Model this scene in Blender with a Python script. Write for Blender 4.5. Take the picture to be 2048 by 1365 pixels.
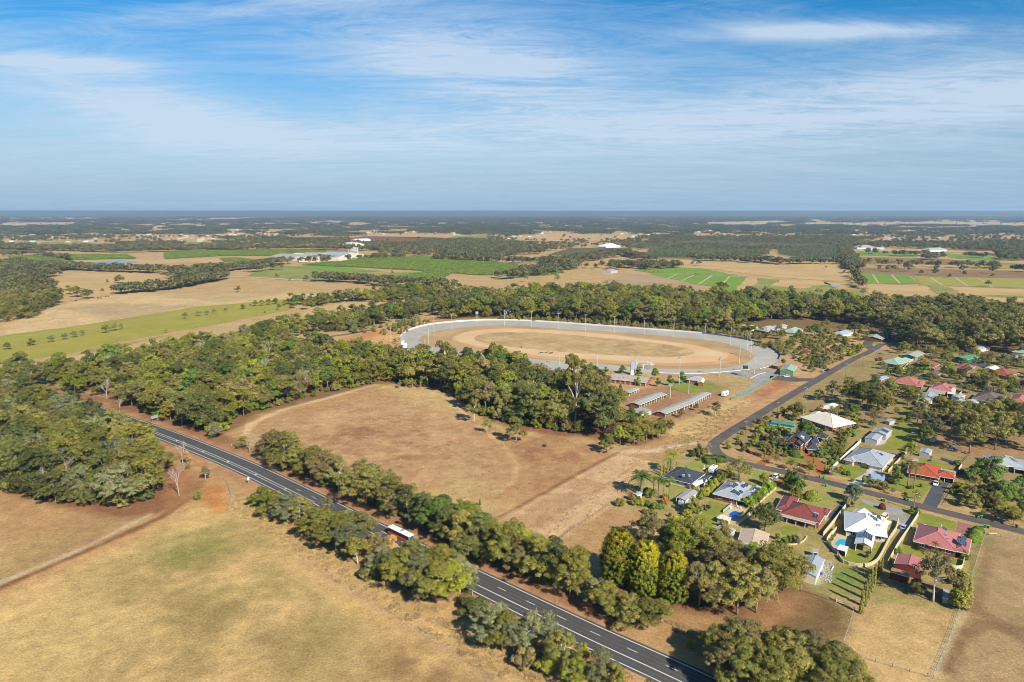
import bpy, bmesh, math, random
import numpy as np
from mathutils import Vector, Matrix
from mathutils.geometry import tessellate_polygon

for o in list(bpy.data.objects):
 bpy.data.objects.remove(o)
sc = bpy.context.scene
COL = sc.collection
R = math.radians

# camera
FPX = 1365.0          # focal length in pixels of the 2048 x 1365 photograph
HCAM = 120.0          # flying height above the plain
PITCH = math.atan((682.5 - 421.5) / FPX)
cam_d = bpy.data.cameras.new('camera')
cam_d.sensor_width = 36.0
cam_d.lens = 36.0 * FPX / 2048.0
cam_d.clip_start = 1.0
cam_d.clip_end = 120000.0
cam = bpy.data.objects.new('camera', cam_d)
COL.objects.link(cam)
cam.location = (0,0, HCAM)
cam.rotation_euler = (math.pi / 2 - PITCH, 0,0)
sc.camera = cam

# light
SUN_DIR = Vector((0.55,-0.835,0.0)).normalized()      # towards the sun, on the ground plan
SUN_EL = R(37)
sun_vec = Vector((SUN_DIR.x * math.cos(SUN_EL), SUN_DIR.y * math.cos(SUN_EL), math.sin(SUN_EL)))
sun_d = bpy.data.lights.new('sun', 'SUN')
sun_d.energy = 5.0
sun_d.angle = R(0.53)
sun_d.color = (1.0,0.925,0.80)
sun = bpy.data.objects.new('sun', sun_d)
COL.objects.link(sun)
sun.rotation_euler = sun_vec.to_track_quat('Z', 'Y').to_euler()
sun.location = (300,-300,600)

sc.view_settings.view_transform = 'Standard'
sc.view_settings.look = 'None'
sc.view_settings.exposure = 0.74
sc.view_settings.gamma = 1.0
sc.view_settings.use_curve_mapping = False

world = bpy.data.worlds.new('World')
sc.world = world
world.use_nodes = True
wn, wl = world.node_tree.nodes, world.node_tree.links
wn.clear()
w_out = wn.new('ShaderNodeOutputWorld')
w_bg = wn.new('ShaderNodeBackground')
w_sky = wn.new('ShaderNodeTexSky')
w_sky.sky_type = 'NISHITA'
w_sky.sun_disc = False
w_sky.sun_elevation = SUN_EL
w_sky.sun_rotation = math.atan2(SUN_DIR.x, SUN_DIR.y)
w_sky.altitude = 120
w_sky.air_density = 1.0
w_sky.dust_density = 0.2
w_sky.ozone_density = 2.2
w_bg.inputs['Strength'].default_value = 0.066

def wnode(t, **kw):
 n = wn.new(t)
 for k, v in kw.items():
  setattr(n, k, v)
 return n

def wmath(op, a, b=None, c=None, clamp=False):
 n = wn.new('ShaderNodeMath')
 n.operation = op
 n.use_clamp = clamp
 for i, v in enumerate((a, b, c)):
  if v is None:
   continue
  if isinstance(v, (int, float)):
   n.inputs[i].default_value = v
  else:
   wl.new(v, n.inputs[i])
 return n.outputs[0]

def wramp(v, lo, hi):
 n = wn.new('ShaderNodeMapRange')
 n.interpolation_type = 'SMOOTHSTEP'
 n.inputs['From Min'].default_value = lo
 n.inputs['From Max'].default_value = hi
 wl.new(v, n.inputs['Value'])
 return n.outputs['Result']

def wnoise(vec, scale, detail, rough, dist, sx=1, sy=1, rot=0, off=(0,0,0)):
 m = wn.new('ShaderNodeMapping')
 m.inputs['Scale'].default_value = (sx, sy, 1)
 m.inputs['Rotation'].default_value = (0,0, rot)
 m.inputs['Location'].default_value = off
 wl.new(vec, m.inputs['Vector'])
 n = wn.new('ShaderNodeTexNoise')
 n.inputs['Scale'].default_value = scale
 n.inputs['Detail'].default_value = detail
 n.inputs['Roughness'].default_value = rough
 n.inputs['Distortion'].default_value = dist
 wl.new(m.outputs[0], n.inputs['Vector'])
 return n.outputs['Fac']

tc = wn.new('ShaderNodeTexCoord')
sep = wn.new('ShaderNodeSeparateXYZ')
wl.new(tc.outputs['Generated'], sep.inputs[0])
# cirrus lies on a high layer: divide the direction by its height
zz = wmath('ADD', wmath('MAXIMUM', sep.outputs['Z'], 0.0),0.06)
cx = wmath('DIVIDE', sep.outputs['X'], zz)
cy = wmath('DIVIDE', sep.outputs['Y'], zz)
cmb = wn.new('ShaderNodeCombineXYZ')
wl.new(cx, cmb.inputs[0])
wl.new(cy, cmb.inputs[1])
P = cmb.outputs[0]
big = wnoise(P, 0.22,3,0.5,0.6,1.0,0.75,0.25,(3.1,1.7,0))
fib = wnoise(P, 0.55,10,0.66,1.6,0.55,1.25,0.45,(0.4,7.2,0))
fine = wnoise(P, 2.6,12,0.74,1.8,0.55,1.3,0.5,(5.0,2.0,0))

def wgauss(x0, z0, rx, rz, tilt=0.0):
 # soft oval in the sky: azimuth x/y, height z
 ax = wmath('SUBTRACT', wmath('DIVIDE', sep.outputs['X'], wmath('MAXIMUM', sep.outputs['Y'], 0.05)), x0)
 az = wmath('SUBTRACT', wmath('SUBTRACT', wmath('DIVIDE', sep.outputs['Z'], wmath('MAXIMUM', sep.outputs['Y'], 0.05)), z0), wmath('MULTIPLY', ax, tilt))
 q = wmath('ADD', wmath('POWER', wmath('ABSOLUTE', wmath('DIVIDE', ax, rx)),2.0), wmath('POWER', wmath('ABSOLUTE', wmath('DIVIDE', az, rz)),2.0))
 return wmath('EXPONENT', wmath('MULTIPLY', q, -1.0))

veil = wgauss(-0.04,0.195,0.20,0.060,-0.12)      # round veil in the middle
veil2 = wgauss(0.58,0.150,0.46,0.050,0.10)       # long sheet on the right
streak = wgauss(0.46,0.243,0.22,0.012,0.02)      # bright streak high on the right
left = wgauss(-0.50,0.138,0.20,0.040,-0.22)
lefts = wgauss(-0.62,0.200,0.12,0.011,-0.04)
top = wgauss(-0.25,0.285,0.28,0.016,0.10)
mids = wgauss(-0.15,0.105,0.40,0.028,0.03)
cov = wmath('ADD', wmath('MULTIPLY', veil, 1.0), wmath('MULTIPLY', veil2,1.0))
for g_, k_ in ((left, 0.95),(lefts, 1.0),(top, 0.55),(mids, 0.75)):
 cov = wmath('ADD', cov, wmath('MULTIPLY', g_, k_))
body = wmath('ADD', wmath('MULTIPLY', fib, 0.62), wmath('MULTIPLY', fine, 0.56))
thin = wramp(body, 0.46,0.82)
dens = wmath('ADD', wmath('MULTIPLY', thin, 0.32), wmath('MULTIPLY', cov, wramp(body, 0.32,0.70)))
dens = wmath('ADD', dens, wmath('MULTIPLY', streak, wmath('MULTIPLY', wramp(fib, 0.28,0.60),0.95)))
dens = wmath('MINIMUM', dens, 0.85)
low = wmath('POWER', wmath('SUBTRACT', 1.0, wramp(sep.outputs['Z'], -0.02,0.27)),1.5)
deep = wramp(sep.outputs['Z'], 0.02,0.27)
w_tint = wnode('ShaderNodeMixRGB', blend_type='MULTIPLY')
w_tint.inputs[2].default_value = (0.10,0.74,1.12,1)
wl.new(deep, w_tint.inputs[0])
wl.new(w_sky.outputs[0], w_tint.inputs[1])
w_low = wnode('ShaderNodeMixRGB')
w_low.inputs[2].default_value = (2.4,4.1,6.1,1)      # pale haze above the horizon
wl.new(wmath('MULTIPLY', low, 0.95), w_low.inputs[0])
wl.new(w_tint.outputs[0], w_low.inputs[1])
w_mix = wnode('ShaderNodeMixRGB')
w_mix.inputs[2].default_value = (5.5,6.6,7.9,1)
wl.new(dens, w_mix.inputs[0])
wl.new(w_low.outputs[0], w_mix.inputs[1])
wl.new(w_mix.outputs[0], w_bg.inputs['Color'])
wl.new(w_bg.outputs[0], w_out.inputs['Surface'])

sc.cycles.max_bounces = 5
sc.cycles.diffuse_bounces = 2
sc.cycles.glossy_bounces = 2
sc.cycles.transparent_max_bounces = 4
sc.cycles.volume_bounces = 0
sc.cycles.filter_width = 1.0

# helpers
_s, _c = math.sin(PITCH), math.cos(PITCH)

def G(x, y, z=0.0):
 # ground (or height z) position seen at pixel x, y of the photograph
 u = (x - 1024) / FPX
 v = (y - 682.5) / FPX
 t = (HCAM - z) / (_s + v * _c)
 return Vector((u * t, (_c - v * _s) * t, z))

def HT(x, y, ytop):
 # height of an upright thing standing at pixel x, y that reaches up to row ytop
 p = G(x, y)
 w = (682.5 - ytop) / FPX
 # (Y*s + dz*c) = w * (Y*c - dz*s)
 dz = p.y * (w * _c - _s) / (_c + w * _s)
 return max(0.3, HCAM + dz)

def lin(c):
 c = c / 255.0
 return c / 12.92 if c <= 0.04045 else ((c + 0.055) / 1.055) ** 2.4

KA = 0.67

def S(r, g, b, k=KA):
 # surface colour from an 8-bit sRGB reading of it in full sun
 c = (lin(r) * k, lin(g) * k, lin(b) * k)
 y = 0.2126 * c[0] + 0.7152 * c[1] + 0.0722 * c[2]
 return tuple(y + (v - y) * 0.97 for v in c)

def tag(o, label=None, cat=None, group=None, kind=None):
 if label:
  o['label'] = label
 if cat:
  o['category'] = cat
 if group:
  o['group'] = group
 if kind:
  o['kind'] = kind
 return o

def link(o, parent=None):
 COL.objects.link(o)
 if parent is not None:
  o.parent = parent
 return o

def empty(name, loc=(0,0,0), rz=0.0):
 o = bpy.data.objects.new(name, None)
 o.location = loc
 o.rotation_euler = (0,0, rz)
 o.empty_display_size = 0.5
 COL.objects.link(o)
 return o

class MB:
 # collects faces for one mesh
 def __init__(self):
  self.v, self.f, self.uv, self.mi = [], [], [], []

 def poly(self, pts, uv=None, mi=0):
  b = len(self.v)
  self.v += [tuple(p) for p in pts]
  self.f.append(tuple(range(b, b + len(pts))))
  self.uv.append(uv if uv else [(p[0], p[1]) for p in pts])
  self.mi.append(mi)

 def box(self, c, size, M=None, mi=0):
  sx, sy, sz = size[0] / 2, size[1] / 2, size[2] / 2
  q = [Vector((x * sx, y * sy, z * sz)) for z in (-1,1) for y in (-1,1) for x in (-1,1)]
  c = Vector(c)
  if M is not None:
   q = [M @ p for p in q]
  q = [p + c for p in q]
  for f in ((0,2,3,1),(4,5,7,6),(0,1,5,4),(2,6,7,3),(0,4,6,2),(1,3,7,5)):
   self.poly([q[i] for i in f], mi=mi)
  return self

 def tube(self, pts, rads, n=6, cap=True, mi=0):
  rings = []
  b = len(self.v)
  for i, p in enumerate(pts):
   p = Vector(p)
   a = Vector(pts[max(0, i - 1)])
   e = Vector(pts[min(len(pts) - 1, i + 1)])
   d = (e - a).normalized()
   x = d.orthogonal().normalized() if abs(d.z) < 0.95 else Vector((1,0,0))
   x = (x - d * x.dot(d)).normalized()
   y = d.cross(x)
   for k in range(n):
    t = 2 * math.pi * k / n
    self.v.append(tuple(p + (x * math.cos(t) + y * math.sin(t)) * rads[i]))
  for i in range(len(pts) - 1):
   for k in range(n):
    k2 = (k + 1) % n
    self.f.append((b + i * n + k, b + i * n + k2, b + (i + 1) * n + k2, b + (i + 1) * n + k))
    self.uv.append([(0,0)] * 4)
    self.mi.append(mi)
  if cap:
   for i, rev in ((0, True),(len(pts) - 1, False)):
    idx = [b + i * n + k for k in range(n)]
    self.f.append(tuple(reversed(idx)) if rev else tuple(idx))
    self.uv.append([(0,0)] * n)
    self.mi.append(mi)
  return self

 def mesh(self, name, mats, smooth=False):
  me = bpy.data.meshes.new(name)
  me.from_pydata(self.v, [], self.f)
  uvl = me.uv_layers.new(name='UVMap')
  flat = [c for u in self.uv for p in u for c in p]
  uvl.data.foreach_set('uv', flat)
  if not isinstance(mats, (list, tuple)):
   mats = [mats]
  for m in mats:
   me.materials.append(m)
  if len(mats) > 1:
   me.polygons.foreach_set('material_index', self.mi)
  if smooth:
   me.polygons.foreach_set('use_smooth', [True] * len(me.polygons))
  me.update()
  return me

 def build(self, name, mats, parent=None, loc=None, smooth=False):
  o = bpy.data.objects.new(name, self.mesh(name, mats, smooth))
  if loc is not None:
   o.location = loc
  return link(o, parent)

def mesh_np(name, V, Fq, mats, cols=None):
 # mesh from numpy vertices and quads (or triangles)
 me = bpy.data.meshes.new(name)
 n, k = Fq.shape
 me.vertices.add(len(V))
 me.vertices.foreach_set('co', np.ascontiguousarray(V, dtype=np.float32).ravel())
 me.loops.add(n * k)
 me.loops.foreach_set('vertex_index', np.ascontiguousarray(Fq, dtype=np.int32).ravel())
 me.polygons.add(n)
 me.polygons.foreach_set('loop_start', np.arange(0, n * k, k, dtype=np.int32))
 if cols is not None:
  a = me.attributes.new('tint', 'FLOAT_COLOR', 'POINT')
  c4 = np.ones((len(V),4), dtype=np.float32)
  c4[:, :3] = cols
  a.data.foreach_set('color', c4.ravel())
 for m in (mats if isinstance(mats, (list, tuple)) else [mats]):
  me.materials.append(m)
 me.update(calc_edges=True)
 return me

# value noise on the plan, for soil patches and scattering
_rng = np.random.RandomState(7)
_TAB = _rng.rand(256,256)

def vnoise(x, y, scale, seed=0):
 x = np.asarray(x) / scale + seed * 17.3
 y = np.asarray(y) / scale + seed * 5.9
 xi, yi = np.floor(x).astype(int), np.floor(y).astype(int)
 fx, fy = x - xi, y - yi
 fx = fx * fx * (3 - 2 * fx)
 fy = fy * fy * (3 - 2 * fy)
 a = _TAB[xi & 255, yi & 255]
 b = _TAB[(xi + 1) & 255, yi & 255]
 c = _TAB[xi & 255,(yi + 1) & 255]
 d = _TAB[(xi + 1) & 255,(yi + 1) & 255]
 return (a * (1 - fx) + b * fx) * (1 - fy) + (c * (1 - fx) + d * fx) * fy

def fbm(x, y, scale, seed=0, n=4):
 t, a, w = 0,0.5,0
 for i in range(n):
  t = t + a * vnoise(x, y, scale / 2 ** i, seed + i)
  w += a
  a *= 0.55
 return t / w

# materials
_M = {}

def _nt(name):
 m = bpy.data.materials.new(name)
 m.use_nodes = True
 nt = m.node_tree
 b = nt.nodes['Principled BSDF']
 return m, nt, b

def _mapped(nt, coord, scale):
 t = nt.nodes.new('ShaderNodeTexCoord')
 mp = nt.nodes.new('ShaderNodeMapping')
 mp.inputs['Scale'].default_value = scale
 nt.links.new(t.outputs[coord], mp.inputs['Vector'])
 return mp.outputs[0]

def _noise(nt, vec, scale, detail=4, rough=0.6):
 n = nt.nodes.new('ShaderNodeTexNoise')
 n.inputs['Scale'].default_value = scale
 n.inputs['Detail'].default_value = detail
 n.inputs['Roughness'].default_value = rough
 if vec is not None:
  nt.links.new(vec, n.inputs['Vector'])
 return n.outputs['Fac']

def _mr(nt, v, a, b, c, d):
 n = nt.nodes.new('ShaderNodeMapRange')
 for i, q in enumerate((a, b, c, d)):
  n.inputs[i + 1].default_value = q
 nt.links.new(v, n.inputs[0])
 return n.outputs[0]

def _mathn(nt, op, a, b):
 n = nt.nodes.new('ShaderNodeMath')
 n.operation = op
 for i, v in enumerate((a, b)):
  if isinstance(v, (int, float)):
   n.inputs[i].default_value = v
  else:
   nt.links.new(v, n.inputs[i])
 return n.outputs[0]

def _mul(nt, col, fac):
 # colour times a factor socket
 n = nt.nodes.new('ShaderNodeVectorMath')
 n.operation = 'SCALE'
 if isinstance(col, tuple):
  n.inputs[0].default_value = col[:3]
 else:
  nt.links.new(col, n.inputs[0])
 nt.links.new(fac, n.inputs['Scale'])
 return n.outputs[0]

def _mixc(nt, fac, a, b):
 n = nt.nodes.new('ShaderNodeMixRGB')
 if isinstance(fac, (int, float)):
  n.inputs[0].default_value = fac
 else:
  nt.links.new(fac, n.inputs[0])
 for i, v in ((1, a),(2, b)):
  if isinstance(v, tuple):
   n.inputs[i].default_value = tuple(v[:3]) + (1,)
  else:
   nt.links.new(v, n.inputs[i])
 return n.outputs[0]

def _bump(nt, b, h, strength, dist):
 n = nt.nodes.new('ShaderNodeBump')
 n.inputs['Strength'].default_value = strength
 n.inputs['Distance'].default_value = dist
 nt.links.new(h, n.inputs['Height'])
 nt.links.new(n.outputs[0], b.inputs['Normal'])

def plain(key, col, rough=0.6, metal=0.0, var=0.12, scale=1.5, spec=0.3):
 if key in _M:
  return _M[key]
 m, nt, b = _nt(key)
 v = _mapped(nt, 'Object', (1,1,1))
 f = _mr(nt, _noise(nt, v, scale, 5,0.65),0.3,0.7,1 - var, 1 + var)
 nt.links.new(_mul(nt, tuple(col), f), b.inputs['Base Color'])
 b.inputs['Roughness'].default_value = rough
 b.inputs['Metallic'].default_value = metal
 b.inputs['Specular IOR Level'].default_value = spec
 _M[key] = m
 return m

def roofing(key, col, tile=False, rough=0.45):
 # sheet or tile roofing; UV u runs along the eave, v up the slope, in metres
 if key in _M:
  return _M[key]
 m, nt, b = _nt(key)
 t = nt.nodes.new('ShaderNodeTexCoord')
 mp = nt.nodes.new('ShaderNodeMapping')
 nt.links.new(t.outputs['UV'], mp.inputs['Vector'])
 grime = _mr(nt, _noise(nt, mp.outputs[0], 0.35,5,0.7),0.3,0.7,0.86,1.10)
 sp = nt.nodes.new('ShaderNodeSeparateXYZ')
 nt.links.new(t.outputs['UV'], sp.inputs[0])
 if tile:
  br = nt.nodes.new('ShaderNodeTexBrick')
  br.inputs['Scale'].default_value = 1.0
  br.inputs['Brick Width'].default_value = 0.33
  br.inputs['Row Height'].default_value = 0.34
  br.inputs['Mortar Size'].default_value = 0.03
  br.inputs['Color1'].default_value = (0.85,0.85,0.85,1)
  br.inputs['Color2'].default_value = (1.12,1.12,1.12,1)
  br.inputs['Mortar'].default_value = (0.55,0.55,0.55,1)
  nt.links.new(t.outputs['UV'], br.inputs['Vector'])
  fac = nt.nodes.new('ShaderNodeSeparateColor')
  nt.links.new(br.outputs['Color'], fac.inputs[0])
  f = _mathn(nt, 'MULTIPLY', grime, fac.outputs[0])
  _bump(nt, b, fac.outputs[0], 0.4,0.03)
 else:
  # pans 0.7 m wide between ribs
  fr = _mathn(nt, 'FRACT', _mathn(nt, 'MULTIPLY', sp.outputs[0], 1 / 0.72),0.0)
  rib = _mr(nt, _mathn(nt, 'ABSOLUTE', _mathn(nt, 'SUBTRACT', fr, 0.5),0.0),0.36,0.46,0.0,1.0)
  st = nt.nodes.new('ShaderNodeMapping')
  st.inputs['Scale'].default_value = (1.6,0.12,1)
  nt.links.new(t.outputs['UV'], st.inputs['Vector'])
  streak = _mr(nt, _noise(nt, st.outputs[0], 1.0,4,0.6),0.3,0.7,0.90,1.07)
  f = _mathn(nt, 'MULTIPLY', grime, streak)
  _bump(nt, b, rib, 0.5,0.04)
 nt.links.new(_mul(nt, tuple(col), f), b.inputs['Base Color'])
 b.inputs['Roughness'].default_value = rough
 b.inputs['Specular IOR Level'].default_value = 0.35
 _M[key] = m
 return m

def brickwork(key, col):
 if key in _M:
  return _M[key]
 m, nt, b = _nt(key)
 v = _mapped(nt, 'Object', (1,1,1))
 sp = nt.nodes.new('ShaderNodeSeparateXYZ')
 nt.links.new(v, sp.inputs[0])
 row = _mathn(nt, 'FRACT', _mathn(nt, 'MULTIPLY', sp.outputs[2], 1 / 0.17),0.0)
 j = _mr(nt, row, 0.0,0.25,0.82,1.0)
 f = _mathn(nt, 'MULTIPLY', j, _mr(nt, _noise(nt, v, 3.0,5,0.7),0.3,0.7,0.78,1.2))
 nt.links.new(_mul(nt, tuple(col), f), b.inputs['Base Color'])
 b.inputs['Roughness'].default_value = 0.85
 _M[key] = m
 return m

def soil(key, col, col2=None, scale=0.3, var=0.22, fine=3.0, bump=0.25, blotch=0.05, rough=0.95, stretch=(1,1,1)):
 # ground cover: two tones in blotches, speckle and tufts
 if key in _M:
  return _M[key]
 m, nt, b = _nt(key)
 v = _mapped(nt, 'Object', stretch)
 col2 = col2 or tuple(c * 0.8 for c in col)
 bl = _mr(nt, _noise(nt, v, blotch, 5,0.65),0.38,0.62,0.0,1.0)
 c = _mixc(nt, bl, tuple(col), tuple(col2))
 n2 = _noise(nt, v, scale, 6,0.75)
 n3 = _noise(nt, v, fine, 4,0.7)
 f = _mathn(nt, 'MULTIPLY', _mr(nt, n2,0.3,0.7,1 - var, 1 + var), _mr(nt, n3,0.3,0.7,1 - var * 0.8,1 + var * 0.8))
 nt.links.new(_mul(nt, c, f), b.inputs['Base Color'])
 b.inputs['Roughness'].default_value = rough
 b.inputs['Specular IOR Level'].default_value = 0.1
 if bump:
  _bump(nt, b, _mathn(nt, 'ADD', n2, n3), bump, 0.5)
 _M[key] = m
 return m

def ground_material():
 m, nt, b = _nt('dry_ground')
 a = nt.nodes.new('ShaderNodeAttribute')
 a.attribute_name = 'tint'
 v = _mapped(nt, 'Object', (1,1,1))
 n0 = _noise(nt, v, 0.035,8,0.72)
 n1 = _noise(nt, v, 0.22,6,0.72)
 n2 = _noise(nt, v, 1.4,6,0.75)
 f = _mathn(nt, 'MULTIPLY', _mr(nt, n1,0.3,0.7,0.76,1.22), _mr(nt, n2,0.3,0.7,0.64,1.34))
 f = _mathn(nt, 'MULTIPLY', f, _mr(nt, n0,0.3,0.7,0.82,1.18))
 tuft = _noise(nt, v, 1.1,4,0.7)
 f = _mathn(nt, 'MULTIPLY', f, _mr(nt, tuft, 0.30,0.46,0.78,1.0))
 nt.links.new(_mul(nt, a.outputs['Color'], f), b.inputs['Base Color'])
 b.inputs['Roughness'].default_value = 0.95
 b.inputs['Specular IOR Level'].default_value = 0.08
 _bump(nt, b, _mathn(nt, 'ADD', n1, n2),0.35,0.5)
 return m

def leafage(key, rough=0.65, trans=0.2, own=True):
 # foliage: tint of each clump x colour of the single tree
 m, nt, b = _nt(key)
 a = nt.nodes.new('ShaderNodeAttribute')
 a.attribute_name = 'tint'
 oi = nt.nodes.new('ShaderNodeObjectInfo')
 mx = nt.nodes.new('ShaderNodeVectorMath')
 mx.operation = 'MULTIPLY'
 nt.links.new(a.outputs['Color'], mx.inputs[0])
 if own:
  nt.links.new(oi.outputs['Color'], mx.inputs[1])
 else:
  mx.inputs[1].default_value = (1,1,1)
 f = _mr(nt, oi.outputs['Random'], 0,1,0.72,1.32)
 c = _mul(nt, mx.outputs[0], f)
 nt.links.new(c, b.inputs['Base Color'])
 b.inputs['Roughness'].default_value = rough
 b.inputs['Specular IOR Level'].default_value = 0.25
 tr = nt.nodes.new('ShaderNodeBsdfTranslucent')
 nt.links.new(c, tr.inputs[0])
 ms = nt.nodes.new('ShaderNodeMixShader')
 ms.inputs[0].default_value = trans
 nt.links.new(b.outputs[0], ms.inputs[1])
 nt.links.new(tr.outputs[0], ms.inputs[2])
 nt.links.new(ms.outputs[0], nt.nodes['Material Output'].inputs['Surface'])
 return m

GLASS = plain('window_glass', (0.02,0.03,0.035),0.08,0,0.05,1,0.6)
WHITE = plain('white_paint', (0.75,0.75,0.73),0.5)
DARK = plain('dark_rubber', (0.02,0.02,0.02),0.8)
STEEL = plain('galvanised_steel', (0.42,0.44,0.45),0.45,0.3)
TIMBER = plain('grey_timber', (0.22,0.18,0.14),0.85,0,0.25)
CONCRETE = soil('concrete', S(205,198,188), S(190,182,172),0.8,0.08,4,0.05,0.2,0.8)
# plan helpers
def W(pts):
 return [G(*p) for p in pts]

def smooth_line(pts, step=4.0, closed=False):
 # Catmull-Rom through plan points
 P = [Vector((p[0], p[1], 0)) for p in pts]
 n = len(P)
 out = []
 for i in range(n if closed else n - 1):
  if closed:
   a, b, c, d = P[(i - 1) % n], P[i], P[(i + 1) % n], P[(i + 2) % n]
  else:
   b, c = P[i], P[i + 1]
   a = P[i - 1] if i > 0 else b * 2 - c
   d = P[i + 2] if i + 2 < n else c * 2 - b
  k = max(2, int((c - b).length / step))
  for j in range(k):
   t = j / k
   out.append(0.5 * (2 * b + (c - a) * t + (2 * a - 5 * b + 4 * c - d) * t * t + (3 * b - a - 3 * c + d) * t ** 3))
 if not closed:
  out.append(P[-1])
 return out

def offset_line(pts, d, closed=False):
 # shift a plan line by d to its left
 out = []
 n = len(pts)
 for i, p in enumerate(pts):
  a = pts[(i - 1) % n] if closed or i > 0 else p
  b = pts[(i + 1) % n] if closed or i < n - 1 else p
  t = (b - a).normalized()
  out.append(p + Vector((-t.y, t.x, 0)) * d)
 return out

def strip_mesh(mb, L, Rr, z, closed=False):
 n = len(L)
 for i in range(n if closed else n - 1):
  j = (i + 1) % n
  q = [Rr[i], Rr[j], L[j], L[i]]
  mb.poly([(p.x, p.y, z) for p in q])

def sheet(name, plan, mat, z, jitter=0.0, label=None, kind='structure'):
 # flat piece of ground; plan = plan points
 pts = []
 rr = random.Random(len(plan) * 31 + int(plan[0][0] * 10))
 n = len(plan)
 for i in range(n):
  a, b = Vector((plan[i][0], plan[i][1], 0)), Vector((plan[(i + 1) % n][0], plan[(i + 1) % n][1], 0))
  if jitter:
   k = max(1, int((b - a).length / (jitter * 4)))
   nrm = Vector((-(b - a).y, (b - a).x, 0)).normalized()
   for j in range(k):
    pts.append(a.lerp(b, j / k) + nrm * rr.uniform(-jitter, jitter))
  else:
   pts.append(a)
 tris = tessellate_polygon([pts])
 mb = MB()
 c = sum(pts, Vector()) / len(pts)
 for t in tris:
  q = [pts[i] - c for i in t]
  if (q[1] - q[0]).cross(q[2] - q[0]).z < 0:
   q.reverse()
  mb.poly([(p.x, p.y, 0) for p in q])
 o = mb.build(name, mat, None, (c.x, c.y, z))
 return tag(o, label, None, None, kind)

# painted ground
def grid(x0, x1, y0, y1, cell):
 xs = np.arange(x0, x1 + cell * 0.5, cell)
 ys = np.arange(y0, y1 + cell * 0.5, cell)
 X, Y = np.meshgrid(xs, ys)
 nx, ny = len(xs), len(ys)
 idx = np.arange(nx * ny).reshape(ny, nx)
 F = np.stack([idx[:-1, :-1], idx[:-1,1:], idx[1:, 1:], idx[1:, :-1]], -1).reshape(-1,4)
 return X.ravel(), Y.ravel(), F

g1 = grid(-330,330,80,440,1.1)
g2 = grid(-800,800,440,1000,4.0)
# wide ring to the horizon
FARX, FARY = 60000.0,90000.0
ring_v = np.array([(-FARX, -3000),(FARX, -3000),(FARX, 80),(330,80),(-330,80),(-FARX, 80),
       (-800,440),(-330,440),(330,440),(800,440),(-FARX, 440),(FARX, 440),
       (-800,1000),(800,1000),(-FARX, 1000),(FARX, 1000),(-FARX, FARY),(FARX, FARY)], float)
ring_f = np.array([(0,1,2,5),(5,4,7,10),(3,2,11,8),(10,6,12,14),(9,11,15,13),(14,15,17,16)])
GX = np.concatenate([g1[0], g2[0], ring_v[:, 0]])
GY = np.concatenate([g1[1], g2[1], ring_v[:, 1]])
n1, n2 = len(g1[0]), len(g2[0])
GF = np.concatenate([g1[2], g2[2] + n1, ring_f + n1 + n2])
base_c = np.array(S(196,162,108))
GC = np.tile(base_c, (len(GX),1))
wx = (fbm(GX, GY, 14,1) - 0.5)
wx2 = (fbm(GX, GY, 5,4) - 0.5)

def seg_dist(px, py, a, b):
 dx, dy = b[0] - a[0], b[1] - a[1]
 L = dx * dx + dy * dy + 1e-9
 t = np.clip(((px - a[0]) * dx + (py - a[1]) * dy) / L, 0,1)
 return np.hypot(px - a[0] - t * dx, py - a[1] - t * dy)

def earth(col):
 c = S(*col)
 y = 0.2126 * c[0] + 0.7152 * c[1] + 0.0722 * c[2]
 return [y + (v - y) * 0.95 for v in c]

def paint(poly, col, soft=3.0, amt=1.0, rough=1.0, blotch=None):
 # blend a soil colour into the ground inside a plan polygon given in photo pixels
 P = [(p.x, p.y) for p in W(poly)]
 xs, ys = [p[0] for p in P], [p[1] for p in P]
 m = soft * 2 + 6
 sel = np.where((GX > min(xs) - m) & (GX < max(xs) + m) & (GY > min(ys) - m) & (GY < max(ys) + m))[0]
 if len(sel) == 0:
  return
 x, y = GX[sel], GY[sel]
 d = np.full(len(sel),1e9)
 ins = np.zeros(len(sel), bool)
 n = len(P)
 for i in range(n):
  a, b = P[i], P[(i + 1) % n]
  d = np.minimum(d, seg_dist(x, y, a, b))
  c = ((a[1] > y) != (b[1] > y)) & (x < (b[0] - a[0]) * (y - a[1]) / (b[1] - a[1] + 1e-12) + a[0])
  ins ^= c
 sd = np.where(ins, d, -d) + (wx[sel] * 10 + wx2[sel] * 4) * rough * min(1, soft / 3)
 w = np.clip(sd / soft * 0.5 + 0.5,0,1)
 w = w * w * (3 - 2 * w) * amt
 if blotch:
  w = w * np.clip((fbm(x, y, blotch, 9) - 0.36) / 0.22,0,1)
 GC[sel] = GC[sel] * (1 - w[:, None]) + np.array(earth(col)) * w[:, None]

def paint_line(pts, width, col, soft=1.0, amt=1.0, world=False, rough=0.5):
 P = pts if world else [(p.x, p.y) for p in W(pts)]
 xs, ys = [p[0] for p in P], [p[1] for p in P]
 m = width + soft * 3 + 4
 sel = np.where((GX > min(xs) - m) & (GX < max(xs) + m) & (GY > min(ys) - m) & (GY < max(ys) + m))[0]
 if len(sel) == 0:
  return
 x, y = GX[sel], GY[sel]
 d = np.full(len(sel),1e9)
 for i in range(len(P) - 1):
  d = np.minimum(d, seg_dist(x, y, P[i], P[i + 1]))
 sd = width / 2 - d + (wx[sel] * 4 + wx2[sel] * 4) * rough
 w = np.clip(sd / soft * 0.5 + 0.5,0,1) * amt
 GC[sel] = GC[sel] * (1 - w[:, None]) + np.array(earth(col)) * w[:, None]

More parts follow.
